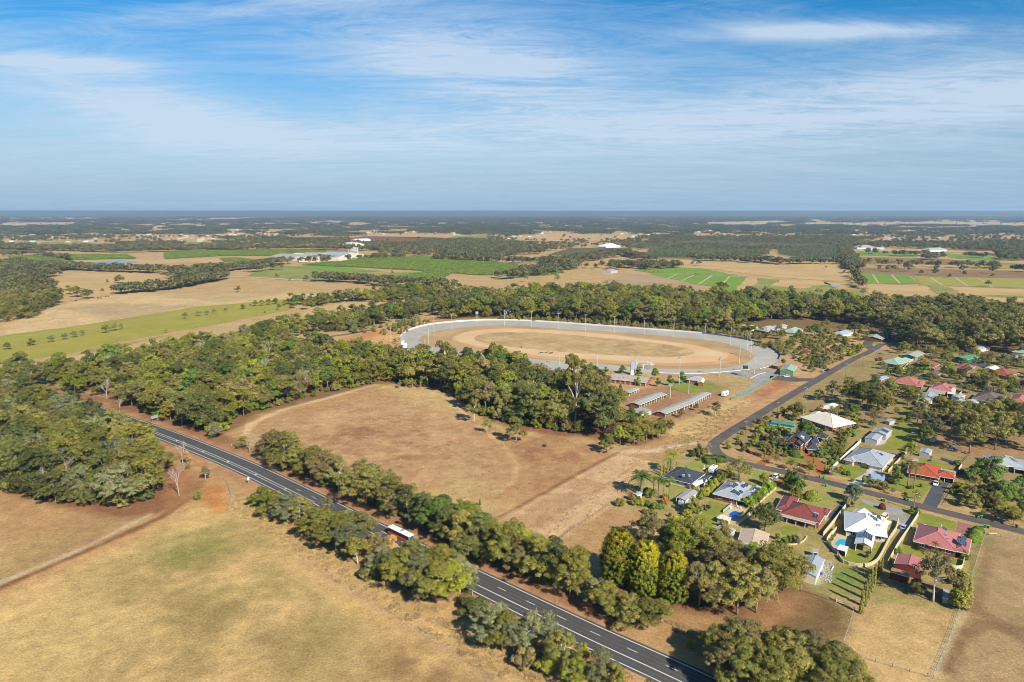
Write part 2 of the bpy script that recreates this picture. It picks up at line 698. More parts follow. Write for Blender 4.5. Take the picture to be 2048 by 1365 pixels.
# highway line first: its edge line on the far side, seen in the photograph
HW_FAR = smooth_line([p for p in W([(60,778),(150,800),(243,829),(352,866),(480,916),(568,955.5),(723,1030),(837,1086),(1000,1162),(1193,1252),(1439,1363)])] + [Vector((75,135,0)), Vector((130,90,0))], 4)
# left of the travel direction is the far side, so negative offsets run towards the camera

def hw(d):
 return offset_line(HW_FAR, -d)

# --- mid distance soils
paint([(0,655),(110,612),(190,597),(240,588),(400,566),(450,556),(520,552),(720,570),(690,582),(600,600),(500,612),(370,640),(200,665),(0,690)], (214,180,122),8)
paint([(300,590),(470,568),(600,585),(450,605)], (186,158,104),14,0.6,2)
paint([(120,618),(200,606),(400,612),(250,640)], (184,156,108),12,0.7,2)
paint([(60,735),(150,710),(400,665),(500,640),(480,690),(110,790),(0,780),(0,735)], (198,168,112),5)
paint([(130,715),(260,685),(330,672),(250,692)], (160,132,90),5,0.8)
paint([(560,640),(700,600),(850,600),(840,625),(700,640)], (206,172,112),8)
paint([(830,590),(900,570),(1000,575),(1000,600),(850,625)], (200,165,110),8)
paint([(990,562),(1115,550),(1257,547),(1187,567),(1140,582),(1100,576)], (208,172,118),6)
# orange sandy ground west of the race track
paint([(640,700),(700,672),(780,655),(860,640),(1000,632),(1000,645),(870,652),(815,672),(795,690),(800,715),(700,705)], (205,142,82),6)
paint([(700,690),(790,660),(850,648),(820,665),(800,690),(740,700)], (222,172,110),8,0.7,2)
# around and inside the track
paint([(800,690),(820,652),(985,634),(1200,645),(1480,668),(1570,705),(1560,740),(1480,770),(1200,775),(1000,760),(840,720)], (196,158,106),6)
paint([(1420,690),(1520,700),(1700,690),(1740,700),(1640,750),(1560,750),(1540,735),(1565,712)], (200,160,104),6)
paint([(1700,700),(1790,690),(1740,715),(1610,790),(1560,800),(1640,745)], (206,158,104),4)
paint([(1500,790),(1560,750),(1640,752),(1600,785),(1500,810)], (190,128,80),7,0.85)
paint([(1560,760),(1640,757),(1590,788),(1500,800)], (176,106,64),8,0.6,2)
paint([(1230,790),(1300,775),(1420,765),(1470,770),(1400,830),(1330,850),(1260,830)], (176,132,92),5)
paint([(1330,760),(1430,765),(1480,772),(1420,782),(1340,780)], (130,148,66),4,0.8)
paint([(1440,750),(1530,752),(1470,780),(1430,768)], (190,160,104),4)
paint([(1490,670),(1560,668),(1600,700),(1560,705)], (170,140,84),6)
paint([(1600,690),(1660,682),(1680,700),(1620,712)], (214,160,96),8,0.8,2)
# woodland floors: leaf litter
paint([(0,990),(110,1018),(230,1040),(320,1030),(400,990),(430,960),(395,920),(240,838),(150,800),(0,760),(0,740)], (150,104,70),6)
paint([(240,815),(330,845),(440,880),(520,830),(640,798),(780,768),(870,770),(870,730),(600,690),(330,705),(100,740)], (146,108,70),6)
paint([(790,775),(900,790),(960,835),(1040,862),(1180,878),(1290,895),(1345,870),(1270,825),(1130,770),(1000,755),(860,735)], (150,100,68),5)
paint([(860,640),(1000,636),(1200,646),(1470,668),(1740,660),(1800,700),(2048,720),(2048,635),(1700,615),(1480,606),(1250,590),(1000,602)], (134,108,66),8)
paint([(1150,1180),(1260,1130),(1400,1110),(1480,1100),(1600,1100),(1620,1190),(1540,1250),(1340,1230),(1240,1260)], (140,100,64),5)
# big paddock
paint([(455,870),(520,840),(640,802),(750,770),(860,778),(930,810),(960,850),(1040,870),(1180,885),(1230,900),(1180,960),(1050,1010),(990,1010),(880,985),(760,985),(640,935),(545,890)], (190,146,94),4)
paint([(560,850),(680,808),(780,790),(880,800),(930,850),(1000,900),(1010,960),(930,985),(800,950),(660,920),(560,880)], (190,144,96),14,0.8,2)
paint([(620,880),(760,830),(860,850),(960,930),(900,960),(760,930)], (158,108,72),14,0.7,3,15)
paint([(1020,880),(1180,890),(1200,905),(1130,960),(1060,990),(1050,930)], (162,110,72),10,0.75,2,12)
paint([(520,860),(700,805),(880,800),(1010,920),(930,985),(700,930)], (204,166,114),8,0.65,3,7)
paint_line([(490,870),(500,850),(560,822),(660,795),(750,770)], 4,(224,188,136),1.2,0.9)
paint_line([(500,870),(520,890),(560,900)], 5,(214,176,124),1.5,0.6)
paint_line([(980,870),(1010,895),(1035,930),(1030,960),(985,990),(930,1000)], 3.0,(214,178,122),1.2,0.6)
paint_line([(770,775),(850,775),(900,800),(940,840)], 3.5,(220,184,128),1.2,0.85)
paint([(760,775),(860,780),(920,812),(900,830),(820,800)], (208,178,116),6,0.7,2)
paint([(900,940),(1000,965),(1000,985),(930,1000),(860,980)], (204,172,112),6,0.7,2)
# tracks and drive corridor between the paddock and the houses
paint([(990,1040),(1100,985),(1230,905),(1330,880),(1400,850),(1500,790),(1560,800),(1420,880),(1420,910),(1330,935),(1240,1010),(1140,1080),(1080,1060)], (190,148,98),5)
paint([(1330,870),(1420,825),(1500,800),(1440,850),(1400,880)], (214,180,116),5,0.9,2)
paint_line([(1235,905),(1300,903),(1400,885)], 5,(224,196,160),2,0.8)

paint_line([(1040,1060),(1180,985),(1270,915)], 2.5,(172,126,84),1,0.5)
paint([(1005,1036),(1180,938),(1238,906),(1330,930),(1240,1008),(1140,1080),(1085,1070)], (216,176,126),1.6,0.9,0.5)
paint([(990,1045),(1070,1010),(1180,950),(1200,965),(1090,1050),(1040,1075)], (150,102,66),4,0.35,2)
paint_line([(1000,1034),(1180,935),(1236,905)], 2.2,(146,98,62),0.8,0.8)
paint_line([(1060,1056),(1190,985),(1290,918)], 1.4,(182,138,92),0.8,0.6)
paint([(1120,1080),(1220,1010),(1260,1030),(1290,1040),(1240,1070),(1200,1110),(1150,1110)], (186,144,92),4)
paint([(1260,990),(1330,990),(1380,1010),(1340,1040),(1280,1040)], (178,130,82),4,0.9)
# foreground pasture beside the highway
paint([(0,1190),(160,1110),(350,1030),(450,980),(520,1010),(560,1080),(700,1150),(830,1240),(1000,1330),(1080,1420),(0,1700)], (216,176,108),4)
paint([(0,1240),(300,1100),(500,1040),(900,1300),(700,1400),(0,1500)], (178,150,92),10,0.6,2,9)
paint([(350,1060),(470,1040),(540,1100),(640,1160),(720,1230),(640,1300),(420,1280),(250,1200),(200,1130)], (160,144,74),22,0.7,3,20)
paint([(420,1060),(480,1080),(450,1130),(350,1150),(300,1120)], (140,138,62),12,0.7,3,11)
paint([(300,1190),(420,1180),(640,1280),(520,1330),(380,1300)], (156,130,78),14,0.6,3,12)
paint([(0,1230),(160,1180),(240,1260),(200,1365),(0,1420)], (214,180,108),12,0.8,2)
paint([(560,1070),(760,1180),(1010,1320),(1120,1420),(1060,1420),(900,1330),(720,1240),(600,1160)], (214,174,106),5,0.9)
paint([(780,1290),(900,1300),(960,1365),(960,1420),(800,1420),(720,1340)], (150,112,70),9,0.75,2,12)
paint_line([(600,1120),(760,1215),(900,1300),(1000,1370)], 3.0,(196,158,116),1.5,0.7)
paint([(0,985),(110,1020),(230,1045),(290,1040),(240,1080),(130,1110),(0,1165)], (192,148,96),5)
paint([(80,1060),(240,1050),(120,1110),(0,1160),(0,1100)], (176,150,88),10,0.6,2)
for k_ in range(7):
 y_ = 1180 + k_ * 34
 paint_line([(40, y_ + 60),(300, y_ - 40),(520, y_ - 110 + k_ * 8)], 1.3,(184,152,98),0.9,0.35)
for k_ in range(9):
 paint_line([(1716 + k_ * 20,1300 + k_ * 5),(1742 + k_ * 19,1205 + k_ * 3)], 1.2,(190,152,92),0.9,0.45)
# drain line and orange bank
paint_line([(-60,1215),(0,1185),(160,1118),(330,1040),(420,975),(450,950)], 9,(208,160,100),2.5,0.8)
paint_line([(-60,1205),(0,1176),(160,1108),(320,1036),(400,985)], 3,(146,98,60),1.2,0.95)
paint_line([(-60,1192),(0,1166),(150,1104),(300,1030)], 2.0,(214,190,150),1,0.8)
paint([(380,1000),(430,960),(455,955),(462,1000),(458,1024),(430,1030)], (204,136,68),3,0.9)
paint([(466,965),(520,985),(560,1005),(520,1040),(470,1020)], (206,172,104),3)
paint([(330,960),(400,930),(420,950),(400,990),(340,1020)], (172,120,76),4)
# verges
for d, c, w in ((-3.5,(186,134,94),5.5),(15.0,(190,138,94),6.0)):
 L = hw(d)
 paint_line([(p.x, p.y) for p in L], w, c, 1.6,0.95, True, 0.8)
paint_line([(p.x, p.y) for p in hw(-9)], 9,(150,104,70),3,0.8, True, 1.0)
paint_line([(p.x, p.y) for p in hw(21)], 8,(196,152,96),3,0.8, True, 1.0)
paint([(1180,1262),(1340,1240),(1400,1275),(1480,1300),(1470,1340),(1400,1330)], (198,158,100),3,0.9)
paint([(1330,1225),(1460,1240),(1500,1265),(1440,1290),(1350,1265)], (176,132,84),5)
# paddocks at the lower right
paint([(1500,1240),(1610,1175),(1700,1220),(1690,1275),(1640,1300),(1560,1290)], (128,102,62),5)
paint([(1500,1245),(1560,1190),(1620,1180),(1610,1210),(1540,1260)], (176,128,84),4,0.8)
paint([(1700,1290),(1735,1210),(1790,1180),(1860,1210),(1910,1228),(1870,1330),(1840,1420),(1690,1420)], (210,172,108),3)
paint([(1750,1230),(1860,1240),(1840,1300),(1760,1280)], (180,152,88),9,0.5,2,9)
paint([(1925,1225),(1970,1110),(1985,1062),(2048,1075),(2120,1100),(2120,1500),(1840,1500)], (178,146,98),3)
paint([(1985,1120),(2048,1110),(2120,1130),(2120,1250),(2048,1260),(1970,1230)], (154,132,86),8,0.6,2,12)
paint_line([(1975,1075),(1965,1140),(1950,1220),(2000,1245),(2060,1290)], 4.0,(146,114,78),1.2,0.75)
paint_line([(1890,1340),(1930,1270),(1965,1250),(2030,1260)], 4.5,(142,110,74),1.2,0.8)
paint_line([(1925,1225),(1880,1320),(1850,1390)], 2.0,(214,190,140),1,0.7)
paint([(1920,1100),(1960,1060),(1985,1064),(1950,1150),(1925,1215),(1908,1220)], (148,142,80),2.5,0.9)
# house lots
paint([(1240,1000),(1330,900),(1420,905),(1510,925),(1640,965),(1560,1090),(1420,1110),(1330,1060)], (174,156,92),4,0.85)
paint([(1540,1060),(1640,965),(1830,1020),(1960,1060),(1900,1220),(1720,1210),(1620,1180),(1600,1110)], (168,152,84),3,0.9)
paint([(1420,870),(1500,822),(1620,762),(1760,700),(2048,720),(2200,900),(2120,1070),(1960,1020),(1660,945),(1500,910)], (160,138,84),4,0.9)
paint([(1490,905),(1550,925),(1640,950),(1650,935),(1560,900)], (176,136,84),2.5,0.8)
paint([(1860,870),(2048,880),(2048,920),(1940,915),(1870,900)], (176,134,88),4,0.9)
paint([(1750,770),(1850,830),(1980,900),(2048,870),(2048,780),(1900,800),(1800,790)], (140,108,70),5,0.8)
for d, c in ((1.5,(186,146,96)),):
 paint_line([(1425,870),(1500,826),(1600,768),(1700,712),(1770,690)], 13,(196,152,100),2,0.9)
 paint_line([(1440,915),(1510,928),(1700,972),(1850,1012),(2100,1075)], 12,(190,150,98),2,0.9)
paint([(1440,915),(1500,900),(1560,925),(1500,935)], (196,152,98),3,0.9)
paint([(1620,1120),(1700,1130),(1760,1130),(1730,1190),(1620,1180)], (142,138,68),3,0.9)
paint([(1640,1060),(1690,1060),(1690,1115),(1640,1120)], (166,140,84),3,0.9)
paint([(1640,1120),(1665,1120),(1662,1155),(1630,1170)], (196,182,160),2,0.8)
paint([(1660,1140),(1700,1140),(1710,1170),(1670,1165)], (110,140,48),4,0.8)
paint([(1770,1160),(1880,1165),(1910,1200),(1800,1190)], (150,120,84),3,0.9)

mg = ground_material()
gme = mesh_np('ground', np.stack([GX, GY, np.zeros_like(GX)], -1), GF, mg, GC)
ground = link(bpy.data.objects.new('ground', gme))
tag(ground, kind='structure')

# highway
ASPH = soil('asphalt_highway', S(100,98,96), S(90,88,87),0.4,0.06,3,0.05,0.06,0.85,(0.5,0.5,1))
ASPH2 = soil('asphalt_street', S(112,104,98), S(98,92,88),0.5,0.08,3,0.05,0.08,0.9)
LINE = soil('line_paint', (0.72,0.72,0.70),(0.62,0.62,0.60),0.6,0.12,4,0.02,0.2,0.7)
mb = MB()
strip_mesh(mb, offset_line(HW_FAR, 1.0), hw(11.4),0.02)
highway = tag(mb.build('highway', ASPH), kind='structure')

def line_strip(name, d, w, i0=0, i1=None, dash=None):
 m = MB()
 a, b = hw(d - w / 2), hw(d + w / 2)
 i1 = i1 or len(a)
 if dash:
  pos = 0.0
  for i in range(i0, i1 - 1):
   sl = (HW_FAR[i + 1] - HW_FAR[i]).length
   p0 = pos
   pos += sl
   k = math.floor(p0 / dash[1])
   for kk in (k, k + 1):
    s0, s1 = max(p0, kk * dash[1]), min(pos, kk * dash[1] + dash[0])
    if s1 > s0 + 0.05:
     t0, t1 = (s0 - p0) / sl, (s1 - p0) / sl
     q = [b[i].lerp(b[i + 1], t0), b[i].lerp(b[i + 1], t1), a[i].lerp(a[i + 1], t1), a[i].lerp(a[i + 1], t0)]
     m.poly([(p.x, p.y, 0.032) for p in q])
 else:
  strip_mesh(m, a[i0:i1], b[i0:i1], 0.032)
 m.build(name, LINE, highway)

def hw_index(px, py):
 g = G(px, py)
 return min(range(len(HW_FAR)), key=lambda i: (HW_FAR[i] - g).length)

iB = hw_index(650,1000)
WEAR = soil('worn_wheel_path', S(90,88,86), S(82,80,79),0.4,0.08,3,0.03,0.06,0.75,(0.4,0.4,1))
SHLD = soil('sealed_shoulder', S(104,98,92), S(92,88,84),0.5,0.14,3,0.06,0.1,0.95)
for d_ in (0.95,2.55,4.25,5.85,7.75,9.35):
 m = MB()
 strip_mesh(m, hw(d_ - 0.35), hw(d_ + 0.35),0.026)
 m.build('wheel_path', WEAR, highway)
for d_ in (-0.65,10.95):
 m = MB()
 strip_mesh(m, hw(d_ - 0.38), hw(d_ + 0.38),0.025)
 m.build('shoulder', SHLD, highway)
line_strip('edge_line', 0.0,0.22)
line_strip('edge_line', 10.25,0.22)
line_strip('centre_line', 6.75,0.24, iB)
line_strip('lane_dashes', 3.4,0.16, iB - 4, None, (3.4,12.0))
line_strip('median_line', 5.9,0.20,0, iB + 1)
line_strip('median_line', 7.3,0.20,0, iB + 1)
m = MB()
a5, b5 = hw(5.9), hw(7.3)
for i in range(3, iB - 2,6):
 t = (HW_FAR[i + 1] - HW_FAR[i]).normalized() * 0.35
 q = [b5[i] + t * 2, b5[i] + t * 4, a5[i] + t, a5[i] - t]
 m.poly([(p.x, p.y, 0.033) for p in q])
m.build('median_bars', LINE, highway)

# residential street
ST1 = smooth_line(W([(1765,688),(1735,706),(1700,722),(1600,780),(1500,840),(1437,880),(1428,897),(1448,915),(1500,930),(1570,945),(1700,976),(1850,1015),(2048,1064),(2160,1093),(2400,1150)]),3)
m = MB()
strip_mesh(m, offset_line(ST1,3.1), offset_line(ST1,-3.1),0.02)
street = tag(m.build('street', ASPH2), kind='structure')
ST2 = smooth_line(W([(1770,686),(1795,668),(1790,655)]),4)
m = MB()
strip_mesh(m, offset_line(ST2,3.5), offset_line(ST2,-3.5),0.024)
strip_mesh(m, offset_line(smooth_line(W([(1745,700),(1735,690),(1740,680)])),4), offset_line(smooth_line(W([(1745,700),(1735,690),(1740,680)])),-4),0.028)
tag(m.build('street', ASPH2), kind='structure')
ST3 = smooth_line(W([(1830,752),(1900,762),(1960,772),(2060,786)]),4)
m = MB()
strip_mesh(m, offset_line(ST3,3.2), offset_line(ST3,-3.2),0.02)
tag(m.build('street', ASPH2), kind='structure')
for pts, w in (([(640,676),(700,668),(740,660)], 3),([(850,632),(880,628),(905,624)], 3)):
 L = smooth_line(W(pts),4)
 m = MB()
 strip_mesh(m, offset_line(L, w), offset_line(L, -w),0.03)
 tag(m.build('track_access_road', ASPH2), kind='structure')
GRAVEL = soil('gravel_road', S(206,184,150), S(190,166,130),0.2,0.1,2,0.1,0.03)
for pts, w in (([(440,553),(520,556),(620,562),(740,568)], 7),([(60,556),(130,550),(200,543)], 4),([(1000,556),(1080,549),(1110,547)], 3),
      ([(1670,495),(1680,510),(1690,527)], 8),([(1235,508),(1275,498)], 7),([(640,522),(740,520),(800,517)], 5),([(1335,558.5),(1353,550)], 1.6),([(1363,563),(1388,551)], 1.6),([(1396,570),(1424,552)], 1.6),([(1440,574),(1460,553)], 1.6),([(1745,549.5),(1757,568)], 1.6),([(1783,550.5),(1800,568.5)], 1.6),([(1860,555),(1885,572)], 1.6),([(1910,556),(1935,573)], 1.6),([(1955,557),(1985,575)], 1.6),([(1300,547),(1420,550),(1500,554)], 2),([(1716,567),(1850,571),(2060,579)], 2)):
 L = smooth_line(W(pts),30)
 m = MB()
 strip_mesh(m, offset_line(L, w), offset_line(L, -w),0.62 if w < 3 else 0.35)
 tag(m.build('gravel_road', GRAVEL), kind='structure')

# drives and lawns
PAVE_RED = soil('brick_paving', S(184,116,72), S(166,98,62),0.8,0.12,4,0.05,0.2)
PAVE_PINK = soil('pink_paving', S(176,122,112), S(160,106,98),0.8,0.1,4,0.05,0.2)
GREY_GRAVEL = soil('blue_metal_gravel', S(172,168,160), S(154,150,142),0.8,0.14,4,0.1,0.15)
DARK_DRIVE = soil('dark_drive', S(96,98,102), S(84,86,92),0.6,0.08,3,0.05,0.15)
PAVE_CREAM = soil('cream_paving', S(214,196,166), S(202,182,150),0.8,0.08,4,0.03,0.2)
for pts, mat in (
 ([(1684,1003),(1700,990),(1688,986),(1720,996),(1700,1010),(1690,1024),(1665,1040),(1652,1036)], DARK_DRIVE),
 ([(1722,998),(1770,1010),(1815,1020),(1808,1030),(1822,1040),(1826,1052),(1812,1066),(1796,1062),(1788,1042),(1772,1024),(1740,1012),(1724,1004)], GREY_GRAVEL),
 ([(1843,1012),(1872,1020),(1898,966),(1872,958)], DARK_DRIVE),
 ([(1692,970),(1720,976),(1740,960),(1764,942),(1736,936),(1722,950)], CONCRETE),
 ([(1915,1043),(1960,1055),(1942,1078),(1908,1068),(1915,1052)], PAVE_PINK),
 ([(1510,928),(1530,932),(1536,922),(1560,911),(1590,912),(1620,925),(1632,945),(1640,952),(1655,948),(1644,926),(1620,908),(1590,905),(1556,906),(1530,915)], PAVE_RED),
 ([(1546,966),(1566,957),(1572,951),(1556,948),(1568,950),(1566,966),(1552,978),(1540,972)], PAVE_RED),
 ([(1416,940),(1438,948),(1420,962),(1404,968),(1404,958),(1412,950)], DARK_DRIVE),
 ([(1540,752),(1580,752),(1600,757),(1640,757),(1640,762),(1590,764),(1540,760)], ASPH2),
 ([(1430,745),(1520,742),(1552,738),(1556,752),(1530,768),(1500,788),(1480,795),(1470,790),(1500,772),(1510,758),(1470,752)], GREY_GRAVEL),
 ([(1758,868),(1776,876),(1770,888),(1752,892),(1742,888)], CONCRETE),
 ([(1760,735),(1774,727),(1782,730),(1770,741)], DARK_DRIVE),
 ([(1940,722),(1985,730),(1978,738),(1930,727)], DARK_DRIVE),
 ([(1732,690),(1742,690),(1738,682),(1728,682)], DARK_DRIVE),
):
 sheet('driveway', [(p.x, p.y) for p in W(pts)], mat, 0.012)
LAWN = soil('green_lawn', S(130,140,48), S(150,148,62),0.5,0.14,4,0.15,0.10)
LAWN2 = soil('dry_lawn', S(140,150,70), S(164,156,88),0.5,0.14,4,0.15,0.12)
for pts, mat in (
 ([(1679,1113),(1703,1098),(1742,1108),(1769,1074),(1780,1076),(1757,1114),(1745,1124),(1723,1127),(1698,1125)], LAWN),
 ([(1560,1056),(1572,1050),(1598,1056),(1600,1066),(1580,1076),(1562,1068)], LAWN),
 ([(1590,996),(1660,990),(1684,992),(1655,1012),(1620,1014),(1600,1006)], LAWN2),
 ([(1718,1006),(1764,1018),(1768,1022),(1750,1028),(1722,1018),(1708,1014)], LAWN2),
 ([(1838,1026),(1880,1034),(1914,1046),(1908,1066),(1870,1056),(1834,1048)], LAWN),
 ([(1804,1098),(1815,1090),(1850,1098),(1856,1110),(1840,1116),(1810,1108)], LAWN),
 ([(1898,1116),(1922,1122),(1922,1138),(1902,1137),(1892,1128)], LAWN),
 ([(1676,935),(1690,926),(1734,938),(1732,946),(1708,959),(1680,952),(1668,944)], LAWN),
 ([(1774,890),(1784,862),(1800,846),(1830,850),(1836,866),(1832,882),(1800,902),(1790,900),(1760,898)], LAWN),
 ([(1775,976),(1800,955),(1850,962),(1862,972),(1838,1002),(1800,984),(1776,974)], LAWN),
 ([(1835,916),(1864,922),(1908,934),(1912,942),(1880,938),(1840,926)], LAWN),
 ([(1360,938),(1386,920),(1412,928),(1420,942),(1408,950),(1380,946)], LAWN2),
 ([(1382,1040),(1420,1002),(1462,1012),(1456,1026),(1436,1030),(1436,1044),(1418,1058),(1366,1052)], LAWN),
 ([(1500,958),(1512,938),(1550,950),(1540,966),(1510,976),(1496,968)], LAWN2),
 ([(1340,972),(1372,968),(1382,978),(1350,990),(1338,984)], LAWN2),
 ([(1564,915),(1592,916),(1622,926),(1626,934),(1600,930),(1570,922)], LAWN),
 ([(1634,896),(1652,890),(1664,900),(1650,908),(1636,906)], LAWN),
 ([(1684,858),(1700,855),(1724,862),(1716,874),(1694,874)], LAWN),
 ([(1672,884),(1700,886),(1696,898),(1682,898)], LAWN),
 ([(1574,842),(1590,838),(1600,844),(1582,848)], LAWN2),
 ([(1800,830),(1812,812),(1850,816),(1860,826),(1836,836),(1808,836)], LAWN),
 ([(1770,736),(1790,734),(1810,742),(1782,744)], LAWN),
 ([(1830,744),(1850,736),(1872,740),(1870,748),(1840,750)], LAWN),
 ([(1745,728),(1762,730),(1756,734),(1744,732)], LAWN),
 ([(1880,754),(1920,758),(1926,764),(1880,759)], LAWN2),
 ([(1950,806),(1985,806),(2000,812),(1988,818),(1952,814)], LAWN),
 ([(1332,776),(1400,768),(1430,772),(1420,784),(1370,786)], LAWN),
 ([(1742,682),(1775,680),(1770,688),(1745,688)], LAWN),
 ([(1400,868),(1404,868),(1403,871)], LAWN2),
):
 sheet('lawn', [(p.x, p.y) for p in W(pts)], mat, 0.016,0.35)

# trotting track
T_OUT = smooth_line(W([(799,681),(803,671),(821,660),(862,649.5),(927,643.2),(985,641),(1067,643),(1200,652),(1300,659.5),(1393,666.5),(1466,675.5),(1525,688.5),(1555,705),(1560,717),(1539,731.5),(1500,740),(1440,747),(1380,750),(1305,747),(1217,741),(1067,728.5),(950,716),(850,704),(816,696)]),5, True)
T_IN = smooth_line(W([(840,677),(862,665),(903,657.6),(954,653.2),(1005,651),(1067,654),(1128,658.6),(1217,663.5),(1334,673),(1422,682),(1469,692),(1501,705),(1506,716),(1490,727.5),(1452,735.5),(1393,739),(1317,737.5),(1246,733),(1188,727.5),(1100,721.5),(1026,713),(940,704),(872,696),(847,688)]),5, True)
CLAYGREY = soil('crushed_grey_track', S(190,184,170), S(176,170,157),0.15,0.05,1.2,0.04,0.03)
INFIELD = soil('infield_grass', S(200,168,120), S(176,144,102),0.12,0.16,1.5,0.2,0.03)
SAND = soil('training_sand', S(228,194,148), S(218,178,130),0.12,0.10,1.0,0.08,0.03)
ORANGE = soil('orange_sand', S(218,174,122), S(208,158,104),0.12,0.10,1.0,0.08,0.03)
mid = sum(T_OUT, Vector()) / len(T_OUT)
sheet('race_track', T_OUT, CLAYGREY, 0.03)
sheet('infield', T_IN, INFIELD, 0.06)
D_O = smooth_line(W([(905,680),(915,670),(940,663),(975,658.8),(1026,657),(1087,659.5),(1200,667.5),(1334,683),(1393,691),(1440,702),(1472,712),(1474,721),(1440,728),(1370,732.5),(1305,731),(1217,727),(1100,719),(1067,716),(1005,704),(944,693)]),5, True)
sheet('orange_sand_strip', D_O, ORANGE, 0.09)
D_M = smooth_line(W([(908,679),(920,669),(945,662.5),(975,660),(1026,658),(1087,660.3),(1200,668.5),(1334,684),(1390,692),(1436,704),(1456,712),(1448,720),(1410,725),(1360,727),(1305,726),(1217,721),(1100,714),(1067,711),(1005,700),(944,690)]),5, True)
sheet('training_track', D_M, SAND, 0.12)
D_I = smooth_line(W([(948,677),(958,671),(985,666.5),(1046,665),(1120,669),(1200,676),(1305,686),(1363,695),(1390,703.5),(1378,711),(1334,714.5),(1246,712),(1158,707),(1087,701),(1005,692.5),(960,685)]),5, True)
sheet('centre_grass', D_I, soil('centre_grass', S(204,174,120), S(180,148,102),0.10,0.24,1.2,0.25,0.035),0.16)

# fields of the plain
STRAW = soil('straw_field', S(208,174,116), S(192,158,104),0.05,0.08,0.5,0.05,0.012)
BROWN = soil('fallow_field', S(158,128,88), S(140,112,76),0.05,0.1,0.5,0.05,0.012)
TANF = soil('worn_field', S(190,162,120), S(172,144,106),0.05,0.1,0.5,0.05,0.012)
PLOUGH = soil('ploughed_field', S(144,100,64), S(128,88,58),0.05,0.1,0.5,0.05,0.012)
GREENF = soil('irrigated_pasture', S(116,152,46), S(128,156,54),0.05,0.08,0.5,0.05,0.012)
LIGHTG = soil('light_pasture', S(156,156,64), S(168,158,74),0.05,0.1,0.5,0.05,0.015)
OLIVEG = soil('rough_pasture', S(132,144,66), S(160,150,80),0.05,0.1,0.5,0.05,0.012)
YELG = soil('yellow_green_pasture', S(170,158,66), S(156,150,60),0.06,0.10,0.6,0.05,0.02)
PALE = soil('pale_dry_field', S(206,186,146), S(188,164,122),0.04,0.1,0.4,0.05,0.008)
ORCH = soil('orchard_floor', S(88,112,46), S(104,120,56),0.05,0.1,0.5,0.05,0.012)
